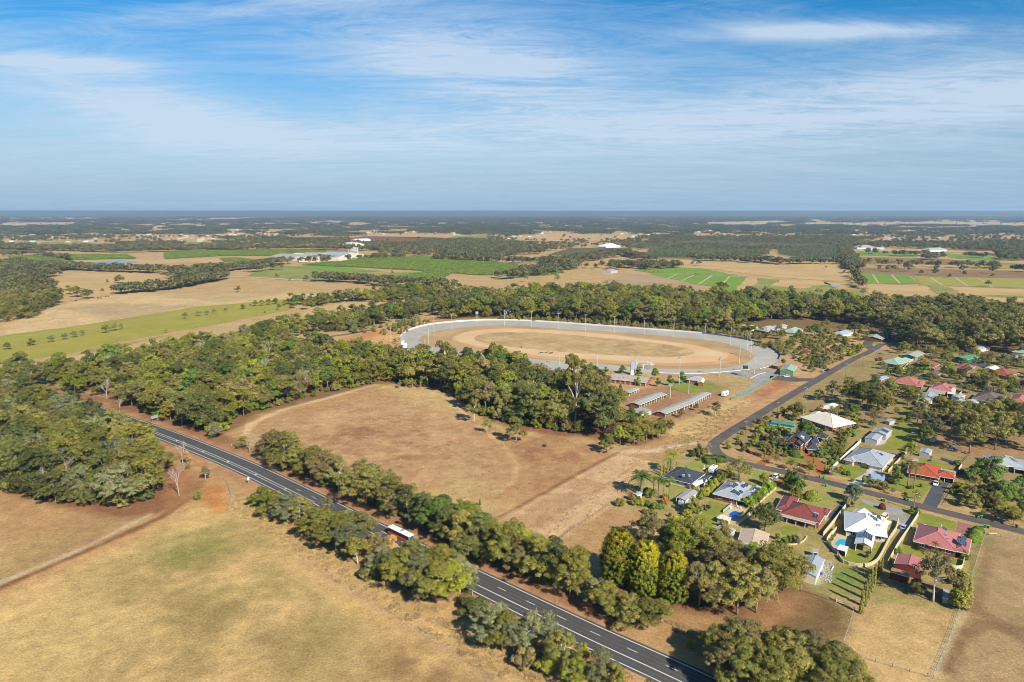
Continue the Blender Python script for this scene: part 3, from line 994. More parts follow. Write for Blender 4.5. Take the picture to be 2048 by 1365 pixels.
FIELDS = [
 ([(0,672),(98,660),(200,645),(317,626),(400,613),(476,607),(560,600),(620,600),(560,625),(500,636),(366,662),(244,684),(146,706),(58,722),(-60,735),(-60,680)], YELG, 0.05,3),
 ([(0,676),(100,664),(210,649),(330,630),(420,618),(330,640),(180,664),(0,690)], LIGHTG, 0.09,3),
 ([(500,548),(560,531),(740,546),(860,544),(760,556),(640,564),(560,560),(490,554)], OLIVEG, 0.3,5),
 ([(570,534),(640,532),(770,543),(690,545)], GREENF, 0.5,3),
 ([(1265,541),(1350,536),(1400,537),(1476,552),(1430,551),(1300,546)], GREENF, 0.4,4),
 ([(1300,548),(1417,551),(1493,555),(1466,585),(1429,575),(1335,558)], GREENF, 0.4,2),
 ([(1187,568),(1257,548),(1300,549),(1412,573),(1400,582),(1250,582)], TANF, 0.3,4),
 ([(1180,571),(1232,566),(1255,573),(1240,584),(1170,580)], LIGHTG, 0.45,4),
 ([(1177,522),(1287,519),(1366,520),(1690,529),(1700,541),(1704,564),(1564,556),(1437,540),(1349,535),(1260,538),(1200,530)], STRAW, 0.3,5),
 ([(1493,555),(1520,557),(1495,585),(1466,585)], STRAW, 0.3,2),
 ([(1520,557),(1600,562),(1716,565),(1738,596),(1600,594),(1495,588)], OLIVEG, 0.3,4),
 ([(1560,561),(1640,563),(1660,570),(1600,578),(1540,572)], STRAW, 0.45,5),
 ([(1650,566),(1716,566),(1724,578),(1680,580)], STRAW, 0.45,5),
 ([(1711,514),(1873,518),(2060,529),(2060,534),(1900,530),(1700,528)], BROWN, 0.3,4),
 ([(1714,535),(1819,537),(2060,543),(2060,559),(1819,552),(1714,548)], BROWN, 0.35,4),
 ([(1714,548),(1816,551),(1840,569),(1722,567)], GREENF, 0.5,2),
 ([(1825,553),(2070,559),(2070,578),(1842,570)], LIGHTG, 0.5,3),
 ([(1731,568),(1854,573),(1880,592),(1742,595)], STRAW, 0.4,3),
 ([(1854,573),(1891,574),(1928,592),(1880,592)], OLIVEG, 0.42,4),
 ([(1893,574),(2070,580),(2070,591),(1930,592)], STRAW, 0.4,3),
 ([(1742,596),(2070,592),(2070,618),(1970,616),(1797,604)], OLIVEG, 0.38,4),
 ([(1972,596),(2070,598),(2070,612),(2010,610)], STRAW, 0.5,6),
 ([(1716,503),(1832,506),(1836,515),(1716,511)], GREENF, 0.5,3),
 ([(1886,507),(2002,515),(2060,520),(1960,522),(1900,516)], GREENF, 0.5,3),
 ([(1718,497),(1928,500),(1930,506),(1716,503)], STRAW, 0.5,4),
 ([(1924,528),(2060,531),(2060,540),(1930,536)], LIGHTG, 0.5,4),
 ([(150,434),(300,432),(430,434),(300,436)], PALE, 3,60),
 ([(860,429),(960,428),(1010,430),(900,431)], PALE, 6,120),
 ([(1600,446),(1753,447),(1884,444),(2060,448),(2060,456),(1880,452),(1753,452),(1600,451)], PALE, 1.5,20),
 ([(1860,456),(1960,454),(1960,458),(1870,459)], OLIVEG, 1.2,15),
 ([(1092,511),(1140,497),(1270,496),(1235,508)], soil('vineyard', S(116,104,52), S(100,92,46),0.05,0.15,0.4,0.1,0.02),0.6,4),
 ([(985,561),(1060,553),(1115,550),(1100,545),(1000,556)], OLIVEG, 0.3,4),
 ([(695,466),(807,469),(952,472),(1000,476),(880,478),(735,473)], STRAW, 1.0,10),
 ([(690,478),(735,473),(960,478),(980,482),(800,488),(700,486)], PLOUGH, 1.0,10),
 ([(900,474),(985,470),(985,476),(900,480)], OLIVEG, 1.2,8),
 ([(1010,474),(1120,468),(1200,470),(1290,475),(1260,482),(1120,484),(1040,482)], STRAW, 1.0,10),
 ([(1020,519),(1090,514),(1140,520),(1060,524)], OLIVEG, 0.5,5),
 ([(0,486),(150,484),(240,490),(238,496),(100,492),(0,492)], OLIVEG, 0.9,6),
 ([(180,489),(240,489),(240,496),(190,496)], BROWN, 1.1,5),
 ([(355,485),(425,484),(430,494),(357,494)], OLIVEG, 0.9,6),
 ([(0,502),(80,500),(80,506),(0,508)], OLIVEG, 0.8,6),
 ([(120,507),(255,506),(255,510),(125,510)], STRAW, 0.8,5),
 ([(60,526),(150,522),(290,520),(440,518),(440,526),(300,530),(100,532)], STRAW, 0.5,6),
 ([(80,552),(150,547),(330,547),(420,550),(400,566),(240,586),(190,596),(110,606)], STRAW, 0.3,6),
 ([(440,520),(480,518),(470,535),(440,540)], STRAW, 0.4,5),
 ([(1400,446),(1560,442),(1600,446),(1500,452)], PALE, 2,25),
 ([(0,447),(140,446),(180,452),(0,455)], PALE, 2,25),
]
FIELD_PLAN = []
for pts, mat, z, jit in FIELDS:
 plan = [(p.x, p.y) for p in W(pts)]
 FIELD_PLAN.append(plan)
 sheet('field', plan, mat, z, jit)
WATER = plain('still_water', (0.05,0.09,0.14),0.12,0,0.1,0.05,0.6)
for pts in ([(1862,597),(1928,595),(1915,599.5),(1884,600)], [(167,526),(240,521.5),(280,524.5),(250,528),(200,528.5)], [(1665,573),(1680,573),(1675,576),(1662,576)]):
 sheet('pond', [(p.x, p.y) for p in W(pts)], WATER, 0.7)

hx = np.linspace(-30000,30000,241)
hy = np.array([12500,13200,14000,15000,16200,17500,21000], float)
hp = np.array([0.0,0.35,0.68,0.9,0.985,1.0,0.9])
X_, Y_ = np.meshgrid(hx, hy)
Z_ = hp[:, None] * (117.0 + 8.0 * (fbm(X_, Y_, 5200,31,3) - 0.45) + 9.0 * (fbm(X_, Y_, 620,37,3) - 0.45))
ix = np.arange(X_.size).reshape(X_.shape)
hf = np.stack([ix[:-1, :-1], ix[:-1,1:], ix[1:, 1:], ix[1:, :-1]], -1).reshape(-1,4)
FOREST = soil('forested_slope', (0.060,0.066,0.034),(0.085,0.085,0.045),0.02,0.25,0.06,0.0,0.0011)
tag(link(bpy.data.objects.new('hills', mesh_np('hills', np.stack([X_.ravel(), Y_.ravel(), Z_.ravel() + 0.5], -1), hf, FOREST))), kind='structure')
# foliage
LEAF = leafage('foliage', 0.65,0.26)
BARK = plain('grey_bark', (0.24,0.20,0.155),0.9,0,0.3,1.2)
PALEBARK = plain('pale_gum_bark', (0.52,0.47,0.40),0.85,0,0.22,0.8)
DEADWOOD = plain('bleached_wood', (0.36,0.32,0.28),0.9,0,0.2,1.0)
PALMBARK = plain('palm_bark', (0.22,0.18,0.13),0.9,0,0.25,2)

def leaf_quads(P, N, L, Wd, rs, droop=0.0):
 # one little face per point P with normal about N
 n = len(P)
 N = N / (np.linalg.norm(N, axis=1, keepdims=True) + 1e-9)
 a = rs.randn(n, 3)
 a[:, 2] -= droop
 t = a - N * np.sum(a * N, 1, keepdims=True)
 t /= np.linalg.norm(t, axis=1, keepdims=True) + 1e-9
 b = np.cross(N, t)
 l = (L * rs.uniform(0.6,1.3, n))[:, None]
 w = (Wd * rs.uniform(0.6,1.3, n))[:, None]
 V = np.stack([P - t * l, P - b * w * 0.9 + t * l * 0.1, P + t * l, P + b * w * 0.9 - t * l * 0.1], 1).reshape(-1,3)
 F = np.arange(n * 4).reshape(-1,4)
 return V, F

def clump_leaves(C, Rc, nl, rs, flat=0.75, L=0.42, Wd=0.24, up=0.4, tintvar=0.24, hue=0.10, jit=0.36):
 # leaves over the outside of clumps; C (k,3) centres, Rc (k,) radii
 k = len(C)
 d = rs.randn(k, nl, 3)
 d /= np.linalg.norm(d, axis=2, keepdims=True)
 d[:, :, 2] = np.where(d[:, :, 2] < -0.35,-d[:, :, 2], d[:, :, 2])
 r = rs.uniform(0.72,1.08,(k, nl, 1))
 P = C[:, None, :] + d * r * Rc[:, None, None] * np.array([1,1, flat])
 N = d + rs.randn(k, nl, 3) * jit + np.array([0,0, up])
 tint = rs.uniform(1 - tintvar, 1 + tintvar, (k, 1,1)) * rs.uniform(0.82,1.18,(k, nl, 1))
 hs = rs.uniform(-hue, hue, (k, 1,1))
 col = tint * np.concatenate([1 + hs * 1.2,1 + hs * 0.2,1 - hs], 2) * np.ones((k, nl, 3))
 V, F = leaf_quads(P.reshape(-1,3), N.reshape(-1,3), L, Wd, rs)
 return V, F, np.repeat(col.reshape(-1,3),4,0)

def gum(seed, H=12.0, Rw=6.6, base=0.10, ncl=96, nl=125, rc=(0.75,1.4), L=0.25, Wd=0.155, open_=0.0, bark=None, lean=0.5, trunk_r=0.28, low=0.30):
 # a eucalypt: forked trunk, limbs reaching leaf clumps set over an uneven dome
 rs = np.random.RandomState(seed)
 C, Rc = [], []
 nb = rs.randint(5,8)
 lobes = []
 for i in range(nb):                       # big lobes make the outline uneven
  a = 2 * math.pi * (i + rs.uniform(-0.3,0.3)) / nb
  rr = rs.uniform(0.42,0.66) * Rw
  lobes.append((rr * math.cos(a), rr * math.sin(a), H * rs.uniform(low, 0.62), rs.uniform(0.36,0.50) * Rw))
 for i in range(2):
  lobes.append((rs.uniform(-0.3,0.3) * Rw, rs.uniform(-0.3,0.3) * Rw, H * rs.uniform(0.66,0.8), Rw * rs.uniform(0.34,0.48)))
 per = max(4, ncl // len(lobes))
 for (lx, ly, lz, lr) in lobes:
  for j in range(per):
   d = rs.randn(3)
   d /= np.linalg.norm(d)
   if d[2] < -0.45:
    d[2] *= -0.6
   q = rs.uniform(0.6,1.0)
   c = np.array([lx, ly, lz]) + d * lr * q * np.array([1,1,0.85])
   c[2] = max(c[2], H * base + 0.3)
   C.append(c)
   Rc.append(rs.uniform(*rc))
 C, Rc = np.array(C), np.array(Rc)
 top = (C[:, 2] + Rc * 0.7).max()
 C[:, 2] *= (H - 0.3) / top
 open_ = open_ or rs.uniform(0.05,0.22)
 if open_ > 0:
  keep = rs.rand(len(C)) > open_
  C, Rc = C[keep], Rc[keep]
 V, F, col = clump_leaves(C, Rc, nl, rs, 0.72, L, Wd)
 # sparse inner leaves so that light is caught inside
 me_c = mesh_np('gum_crown', V, F, LEAF, col)
 mb = MB()
 x, y = rs.uniform(-lean, lean), rs.uniform(-lean, lean)
 f = Vector((x * 0.4, y * 0.4, H * 0.30))
 tp = Vector((x, y, H * 0.72))
 mb.tube([(0,0,-0.2),(x * 0.1, y * 0.1, H * 0.12), tuple(f), tuple((f + tp) / 2 + Vector((rs.uniform(-0.3,0.3), rs.uniform(-0.3,0.3),0))), tuple(tp)],
   [trunk_r * 1.35, trunk_r, trunk_r * 0.85, trunk_r * 0.55, trunk_r * 0.25], 7)
 for i in range(min(len(C),18)):
  c = Vector(C[rs.randint(len(C))])
  s = f.lerp(tp, rs.uniform(0.0,0.8))
  m1 = s.lerp(c, 0.5) + Vector((rs.uniform(-0.4,0.4), rs.uniform(-0.4,0.4), rs.uniform(-0.1,0.6)))
  mb.tube([s, m1, c + Vector((c.x, c.y, 3.0)).normalized() * rs.uniform(0.5,1.5)], [trunk_r * 0.5, trunk_r * 0.36, trunk_r * 0.14], 5, False)
 me_t = mb.mesh('gum_trunk', bark or BARK, True)
 return me_c, me_t, H

def shrub(seed, H=4.0, Rw=2.4, ncl=26, nl=110, rc=(0.5,0.9), L=0.20, Wd=0.13):
 rs = np.random.RandomState(seed)
 C = rs.randn(ncl, 3)
 C /= np.linalg.norm(C, axis=1, keepdims=True)
 C *= rs.uniform(0.45,0.85,(ncl, 1))
 C[:, 2] = np.abs(C[:, 2]) * rs.uniform(0.6,1.0, ncl)
 C = C * np.array([Rw, Rw, H * 0.8]) + np.array([0,0, H * 0.12])
 C[:, 2] *= (H - 0.6) / (C[:, 2].max() + 0.2)
 Rc = rs.uniform(*rc, ncl)
 V, F, col = clump_leaves(C, Rc, nl, rs, 0.8, L, Wd)
 V[:, 2] = np.maximum(V[:, 2], 0.02)
 mb = MB()
 for i in range(4):
  c = Vector(C[rs.randint(ncl)])
  mb.tube([(0,0,-0.1), tuple(c * 0.5), tuple(c)], [0.12,0.08,0.03], 5, False)
 return mesh_np('shrub_crown', V, F, LEAF, col), mb.mesh('shrub_stem', BARK), H

def clipped(seed, H=1.6, Rw=1.6, flat=False):
 rs = np.random.RandomState(seed)
 n = 1500
 d = rs.randn(n, 3)
 d /= np.linalg.norm(d, axis=1, keepdims=True)
 d[:, 2] = np.abs(d[:, 2])
 if flat:
  d[:, :2] /= np.maximum(np.max(np.abs(d), axis=1, keepdims=True),0.3) * 1.0 + 0.15
  d[:, 2] = np.minimum(d[:, 2] * 2,1.0)
 P = d * rs.uniform(0.9,1.03,(n, 1)) * np.array([Rw, Rw, H])
 V, F = leaf_quads(P, d + rs.randn(n, 3) * 0.35,0.17,0.12, rs)
 col = np.repeat(rs.uniform(0.75,1.25,(n, 1)) * np.ones((n, 3)),4,0)
 mb = MB()
 mb.tube([(0,0,-0.1),(0,0, H * 0.6)], [0.1,0.06], 5)
 return mesh_np('clipped_crown', V, F, LEAF, col), mb.mesh('shrub_stem', BARK), H

def column_tree(seed, H=8.0, Rw=0.9, taper=0.6, ragged=0.25):
 rs = np.random.RandomState(seed)
 ncl = 60
 z = rs.uniform(0.05,1.0, ncl)
 rad = Rw * (1 - z ** 2 * taper) * rs.uniform(0.35,0.8, ncl)
 a = rs.uniform(0,2 * math.pi, ncl)
 C = np.stack([rad * np.cos(a), rad * np.sin(a), z * (H - 0.5)], 1)
 Rc = rs.uniform(0.35,0.6, ncl) * (Rw / 0.9) * (1 - z * 0.4)
 V, F, col = clump_leaves(C, Rc, 60, rs, 1.5,0.22 * Rw + 0.06,0.13 * Rw + 0.04,0.2,0.2)
 mb = MB()
 mb.tube([(0,0,-0.1),(0,0, H * 0.8)], [0.16,0.05], 6)
 return mesh_np('column_crown', V, F, LEAF, col), mb.mesh('column_trunk', BARK), H

def golden(seed, H=15.0, Rw=5.2):
 # big golden cypress: dome of upturned sprays, yellow tips over dark green
 rs = np.random.RandomState(seed)
 ncl = 620
 z = rs.uniform(0.0,1.0, ncl) ** 0.85
 prof = np.where(z < 0.25,0.85 + z * 0.6, np.cos((z - 0.25) / 0.75 * math.pi / 2 * 0.96) ** 0.55)
 a = rs.uniform(0,2 * math.pi, ncl)
 rad = Rw * prof * rs.uniform(0.82,1.04, ncl) * (1 + 0.10 * np.sin(a * 3 + seed))
 C = np.stack([rad * np.cos(a), rad * np.sin(a),0.6 + z * (H - 1.6)], 1)
 nl = 44
 out = np.stack([np.cos(a), np.sin(a),0.35 + z], 1)
 out /= np.linalg.norm(out, axis=1, keepdims=True)
 t = rs.uniform(0,1,(ncl, nl, 1))
 P = C[:, None, :] + out[:, None, :] * (t - 0.35) * 1.0 + rs.randn(ncl, nl, 3) * 0.19
 N = out[:, None, :] + rs.randn(ncl, nl, 3) * 0.55 + np.array([0,0,0.35])
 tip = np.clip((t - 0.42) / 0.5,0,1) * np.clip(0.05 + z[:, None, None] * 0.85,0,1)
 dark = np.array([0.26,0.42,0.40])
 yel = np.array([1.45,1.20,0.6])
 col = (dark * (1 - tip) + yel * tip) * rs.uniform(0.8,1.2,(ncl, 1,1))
 V, F = leaf_quads(P.reshape(-1,3), N.reshape(-1,3),0.17,0.11, rs)
 # dark inner sprays close the dome
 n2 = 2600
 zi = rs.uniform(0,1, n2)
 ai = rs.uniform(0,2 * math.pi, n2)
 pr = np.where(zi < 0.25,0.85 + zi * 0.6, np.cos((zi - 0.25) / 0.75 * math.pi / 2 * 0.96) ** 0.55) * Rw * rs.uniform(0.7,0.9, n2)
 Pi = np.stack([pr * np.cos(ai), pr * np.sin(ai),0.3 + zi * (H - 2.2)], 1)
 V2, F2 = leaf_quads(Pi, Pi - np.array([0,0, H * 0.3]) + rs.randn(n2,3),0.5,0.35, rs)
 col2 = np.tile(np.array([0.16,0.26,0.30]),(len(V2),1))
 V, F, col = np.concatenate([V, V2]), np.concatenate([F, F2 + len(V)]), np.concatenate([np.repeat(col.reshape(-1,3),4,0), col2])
 mb = MB()
 mb.tube([(0,0,-0.2),(0,0, H * 0.75)], [0.45,0.12], 7)
 return mesh_np('cypress_crown', V, F, LEAF, col), mb.mesh('cypress_trunk', BARK), H

def palm(seed, H=8.0, nf=22, fl=2.8, r=0.16, droop=1.0):
 rs = np.random.RandomState(seed)
 Vs, Fs, Cs, off = [], [], [], 0
 for i in range(nf):
  a = 2 * math.pi * i / nf + rs.uniform(-0.15,0.15)
  e = rs.uniform(-0.2,1.15)
  L = fl * rs.uniform(0.85,1.1)
  t = np.linspace(0.05,1,9)
  x = L * t * math.cos(e * 0.9)
  zz_ = L * (t * math.sin(e) - droop * 0.62 * t ** 2)
  wv = 0.55 * np.sin(np.clip(t, 0.02,1) * math.pi * 0.93) + 0.05
  ca, sa = math.cos(a), math.sin(a)
  for side in (-1,1):
   # leaflets as separate slivers along the rib
   for j in range(8):
    m0, m1 = 0.5 * (t[j] + t[j + 1]),0
    for s_ in (0.0,0.5):
     u = t[j] + (t[j + 1] - t[j]) * s_
     xx = np.interp(u, t, x)
     z0 = np.interp(u, t, zz_)
     w0 = np.interp(u, t, wv)
     dx = L * 0.055
     p = [(xx, 0.02 * side, z0),(xx + dx * 0.8,0.02 * side, z0 - 0.01),(xx + dx * 1.9, side * w0, z0 - w0 * 0.35),(xx + dx * 1.2, side * w0, z0 - w0 * 0.38)]
     Vs += [(px_ * ca - py_ * sa, px_ * sa + py_ * ca, pz_ + H - 0.2) for px_, py_, pz_ in p]
     Fs.append((off, off + 1, off + 2, off + 3))
     off += 4
     Cs += [rs.uniform(0.8,1.2)] * 4
 col = np.array(Cs)[:, None] * np.ones((1,3))
 mb = MB()
 b = rs.uniform(-0.25,0.25)
 mb.tube([(0,0,-0.1),(b * 0.3,0, H * 0.3),(b, 0, H * 0.7),(0,0, H - 0.2),(0,0, H + 0.15)], [r * 1.4, r * 1.05, r, r * 1.15, r * 0.7], 8)
 return mesh_np('palm_crown', np.array(Vs), np.array(Fs), LEAF, col), mb.mesh('palm_trunk', PALMBARK, True), H

def bare(seed, H=9.0, spread=0.62, depth=5, r0=0.17):
 # leafless tree: branching limbs only
 rs = random.Random(seed)
 trunk, limbs = MB(), MB()

 def grow(p, d, L, r, k):
  mid_ = p + d * L * 0.5 + Vector((rs.uniform(-1,1), rs.uniform(-1,1),0)) * L * 0.08
  e = p + d * L
  (trunk if k == depth else limbs).tube([p, mid_, e], [r, r * 0.85, r * 0.62], 6 if k > 2 else 4, False)
  if k == 0:
   return
  for i in range(3 if k > 1 else 3):
   nd = (d + Vector((rs.uniform(-1,1), rs.uniform(-1,1), rs.uniform(-0.2,0.7))) * spread).normalized()
   grow(e if i else mid_.lerp(e, 0.7), nd, L * rs.uniform(0.55,0.8), r * 0.6, k - 1)
 grow(Vector((0,0,-0.1)), Vector((rs.uniform(-0.1,0.1), rs.uniform(-0.1,0.1),1)).normalized(), H * 0.30, r0, depth)
 return limbs.mesh('bare_limbs', DEADWOOD), trunk.mesh('bare_trunk', DEADWOOD), H

LIB = {
 'gum': [gum(s, 17.0,7.2,0.08,165,95,(0.75,1.4)) for s in range(10,18)],
 'broad': [gum(s, 16.0,8.2,0.05,190,95,(0.8,1.45), low=0.24) for s in range(30,36)],
 'open': [gum(s, 13.0,6.0,0.24,76,105,(0.7,1.3),0.25,0.14,0.15, PALEBARK, 0.9,0.24,0.42) for s in range(50,54)],
 'tall': [gum(s, 22.0,6.2,0.34,92,140,(0.85,1.6),0.28,0.17,0.12, PALEBARK, 0.7,0.42,0.48) for s in range(60,63)],
 'sparse': [gum(s, 9.0,5.0,0.15,76,60,(0.6,1.15),0.18,0.11,0.1, None, 0.6,0.2,0.35) for s in range(70,73)],
 'shrub': [shrub(s) for s in range(80,86)],
 'round': [gum(s, 9.0,5.2,0.03,110,110,(0.8,1.35),0.23,0.15, low=0.2) for s in range(90,94)],
 'clip': [clipped(100), clipped(101)],
 'disc': [clipped(102,1.3,1.7, True)],
 'column': [column_tree(s) for s in range(110,113)],
 'poplar': [column_tree(s, 9.0,1.15,0.55) for s in range(115,118)],
 'golden': [golden(s) for s in range(120,123)],
 'palm': [palm(s) for s in range(130,133)],
 'date': [palm(s, 6.0,46,4.0,0.42,0.8) for s in range(135,136)],
 'bare': [bare(s) for s in range(140,144)],
 'conifer': [column_tree(s, 14.0,3.4,0.85) for s in range(150,152)],
}
KINDWORD = {'gum': 'gum tree', 'broad': 'broad gum tree', 'open': 'thin gum tree', 'tall': 'tall gum tree', 'sparse': 'thin-leaved tree',
   'shrub': 'shrub', 'round': 'round-crowned tree', 'clip': 'clipped round shrub', 'disc': 'flat-clipped shrub', 'column': 'pencil cypress', 'poplar': 'narrow upright tree',
   'golden': 'golden cypress', 'palm': 'feather palm', 'date': 'date palm', 'bare': 'leafless tree', 'conifer': 'dark conifer'}
NAME = {'gum': 'gum_tree', 'broad': 'spreading_gum_tree', 'open': 'gum_tree', 'tall': 'gum_tree', 'sparse': 'small_tree', 'shrub': 'shrub', 'round': 'round_tree', 'clip': 'clipped_shrub',
  'disc': 'clipped_shrub', 'column': 'pencil_cypress', 'poplar': 'upright_tree', 'golden': 'golden_cypress', 'palm': 'palm_tree', 'date': 'date_palm', 'bare': 'dead_tree', 'conifer': 'conifer_tree'}
CAT = {'shrub': 'shrub', 'clip': 'shrub', 'disc': 'shrub', 'palm': 'palm', 'date': 'palm'}
TINT = {   # leaf colours
 'olive': (0.207,0.193,0.034), 'dark': (0.122,0.132,0.032), 'khaki': (0.232,0.207,0.052), 'green': (0.136,0.194,0.029), 'bright': (0.183,0.263,0.024),
 'yellow': (0.343,0.299,0.028), 'grey': (0.205,0.207,0.089), 'brown': (0.238,0.189,0.065), 'rust': (0.367,0.152,0.038), 'tan': (0.562,0.354,0.120),
 'lime': (0.226,0.238,0.024), 'blue': (0.097,0.122,0.057), 'red': (0.269,0.067,0.033), 'pine': (0.070,0.095,0.026), 'gold': (0.378,0.343,0.028),
}
TINTWORD = {'olive': 'olive', 'dark': 'dark', 'khaki': 'khaki', 'green': 'green', 'bright': 'bright green', 'yellow': 'yellow', 'grey': 'grey-green', 'brown': 'brownish',
   'rust': 'rust-coloured', 'tan': 'dry tan', 'lime': 'yellow-green', 'blue': 'bluish dark', 'red': 'reddish', 'pine': 'deep green', 'gold': 'yellow-tipped'}
ORD = 'first second third fourth fifth sixth seventh eighth ninth tenth eleventh twelfth thirteenth fourteenth fifteenth sixteenth seventeenth eighteenth nineteenth twentieth'.split()

def ordinal(i):
 if i < 20:
  return ORD[i]
 t = {2: 'twenty', 3: 'thirty', 4: 'forty', 5: 'fifty', 6: 'sixty', 7: 'seventy', 8: 'eighty', 9: 'ninety'}
 n = i + 1
 if n < 100:
  if n % 10 == 0:
   return t[n // 10][:-1] + 'ieth'
  return t[n // 10] + '-' + ORD[n % 10 - 1]
 return 'hundred-and-' + ordinal(n - 101)

TREES = []      # every plant: dict(x, y, h, w, kind, tint, where, group, force)
_tr = random.Random(11)

def add_tree(px, py, h, kind='gum', tint='olive', where=None, group=None, w=1.0, top=None, world=None, force=True, label=None):
 p = Vector((world[0], world[1], 0)) if world else G(px, py)
 if top is not None:
  h = HT(px, py, top)
 elif kind in ('shrub', 'sparse', 'round'):
  h *= 1.18
 else:
  h *= 1.1
 if force and kind in ('gum', 'broad'):
  w *= 1.2
 TREES.append(dict(x=p.x, y=p.y, h=h, w=w, kind=kind, tint=tint, where=where, group=group, force=force, label=label, var=_tr.randrange(1000), rz=_tr.uniform(0,6.28)))

def row(pts, where, group, ref):
 # explicit row; the label counts along it. pts: (px, py, h, kind, tint[, w])
 for i, p in enumerate(pts):
  kind, tint = p[3], p[4]
  lab = '%s %s %s, %s from %s' % (TINTWORD[tint], KINDWORD[kind], where, ordinal(i), ref)
  add_tree(p[0], p[1], p[2], kind, tint, None, group, p[5] if len(p) > 5 else 1.0, label=lab)

def inside(x, y, P):
 c = False
 n = len(P)
 for i in range(n):
  a, b = P[i], P[(i + 1) % n]
  if (a[1] > y) != (b[1] > y) and x < (b[0] - a[0]) * (y - a[1]) / (b[1] - a[1]) + a[0]:
   c = not c
 return c

def fill(poly, spacing, h, kinds, tints, where, group, seed, avoid=None):
 # scatter plants over a plan polygon given in photo pixels
 rs = random.Random(seed)
 P = [(p.x, p.y) for p in W(poly)]
 x0, x1 = min(p[0] for p in P), max(p[0] for p in P)
 y0, y1 = min(p[1] for p in P), max(p[1] for p in P)
 cell = {}
 tries = int((x1 - x0) * (y1 - y0) / spacing ** 2 * 6)
 for _ in range(tries):
  x, y = rs.uniform(x0, x1), rs.uniform(y0, y1)
  if not inside(x, y, P):
   continue
  k = (int(x // spacing), int(y // spacing))
  if any((x - q[0]) ** 2 + (y - q[1]) ** 2 < spacing ** 2 for i in (-1,0,1) for j in (-1,0,1) for q in cell.get((k[0] + i, k[1] + j),())):
   continue
  if avoid and avoid(x, y):
   continue
  cell.setdefault(k, []).append((x, y))
  add_tree(0,0, rs.uniform(h[0] * 0.85, h[1] * 1.1), rs.choice(kinds), rs.choice(tints), where, group, rs.uniform(0.78,1.12), None, (x, y), False)

_hwp = [(p.x, p.y) for p in hw(5.0)]

def on_highway(x, y, m=12.0):
 return any((x - q[0]) ** 2 + (y - q[1]) ** 2 < m * m for q in _hwp)

# dense woods (scattered; the largest become single trees)
fill([(0,982),(110,1008),(230,1024),(292,1004),(306,965),(290,938),(240,900),(180,866),(140,846),(80,824),(0,800),(-120,800),(-120,960)], 7.2,(14.5,20), ['gum', 'broad', 'broad', 'round', 'open', 'gum', 'broad'], ['olive', 'dark', 'olive', 'dark', 'grey', 'khaki'], 'in the near wood left of the highway', 'near wood left of the highway', 1, on_highway)
fill([(270,912),(335,945),(350,930),(320,908),(262,880),(225,868),(220,882)], 8.5,(6,9), ['gum', 'open'], ['olive', 'green', 'khaki'], 'at the thin end of the near wood', 'thin end of the near wood', 21, on_highway)
fill([(232,806),(300,832),(400,862),(440,868),(455,846),(520,822),(640,790),(700,776),(770,762),(850,768),(870,745),(800,727),(700,708),(620,706),(560,694),(420,702),(330,712),(230,738),(120,752),(100,770),(-80,765),(-80,790),(100,800)], 7.4,(11.5,17), ['gum', 'broad', 'gum', 'open', 'round', 'broad', 'gum', 'gum', 'broad', 'sparse', 'gum', 'broad', 'gum', 'round', 'gum', 'broad', 'gum', 'open', 'gum', 'broad', 'bare'], ['olive', 'lime', 'green', 'lime', 'khaki', 'olive', 'green', 'dark', 'brown'], 'in the large wood beyond the highway', 'large wood beyond the highway', 2, lambda x, y: on_highway(x, y, 14))
fill([(800,768),(880,773),(920,797),(960,828),(1040,848),(1100,858),(1180,866),(1222,876),(1236,850),(1215,822),(1190,800),(1120,782),(1040,772),(960,758),(870,740)], 8.0,(14,21), ['gum', 'broad', 'open', 'round'], ['dark', 'olive', 'dark', 'brown', 'khaki', 'lime'], 'between paddock and race track', 'wood between paddock and race track', 3)
fill([(940,760),(1060,775),(1085,768),(1050,752),(960,742)], 8.5,(15,20), ['gum', 'broad', 'conifer'], ['lime', 'green', 'olive'], 'between paddock and race track', 'wood between paddock and race track', 22)
fill([(1000,634),(1200,646),(1300,652),(1470,668),(1500,648),(1560,640),(1640,640),(1700,648),(1735,655),(1740,632),(1700,618),(1480,608),(1250,594),(1060,598),(1000,606)], 9.0,(14,21), ['gum', 'broad', 'gum', 'round', 'open'], ['dark', 'olive', 'lime', 'dark', 'khaki', 'green', 'brown'], 'in the belt behind the race track', 'trees of the belt behind the race track', 4)
fill([(1800,690),(1850,702),(1960,706),(2060,712),(2060,640),(1900,625),(1745,622),(1742,650),(1790,660)], 9.5,(15,22), ['gum', 'broad', 'open'], ['dark', 'brown', 'khaki', 'olive', 'dark', 'grey'], 'in the tall wood behind the houses', 'tall gums behind the suburb', 5)
fill([(560,684),(640,664),(700,664),(780,645),(845,632),(880,616),(860,610),(760,630),(660,645),(560,668),(470,690)], 8.0,(11,16), ['gum', 'broad', 'round'], ['dark', 'olive', 'dark', 'green', 'grey'], 'in the belt west of the race track', 'trees of the belt west of the race track', 6)
fill([(880,640),(1000,634),(1000,606),(960,596),(900,592),(850,600),(870,615)], 9.0,(13,19), ['gum', 'broad', 'open'], ['dark', 'olive', 'green', 'brown', 'khaki'], 'round the homestead behind the track', 'trees round the homestead', 7)
fill([(560,612),(620,604),(720,598),(760,590),(850,582),(850,600),(780,606),(690,604),(640,612)], 9.0,(9,14), ['gum', 'broad', 'round'], ['green', 'dark', 'olive'], 'in the farm trees by the pasture', 'farm trees by the pasture', 8)
fill([(-40,652),(60,638),(112,612),(118,596),(60,590),(-40,600)], 9.5,(11,16), ['gum', 'broad'], ['brown', 'olive', 'dark', 'khaki'], 'in the far wood at the left edge', 'trees of the far wood at the left edge', 9)
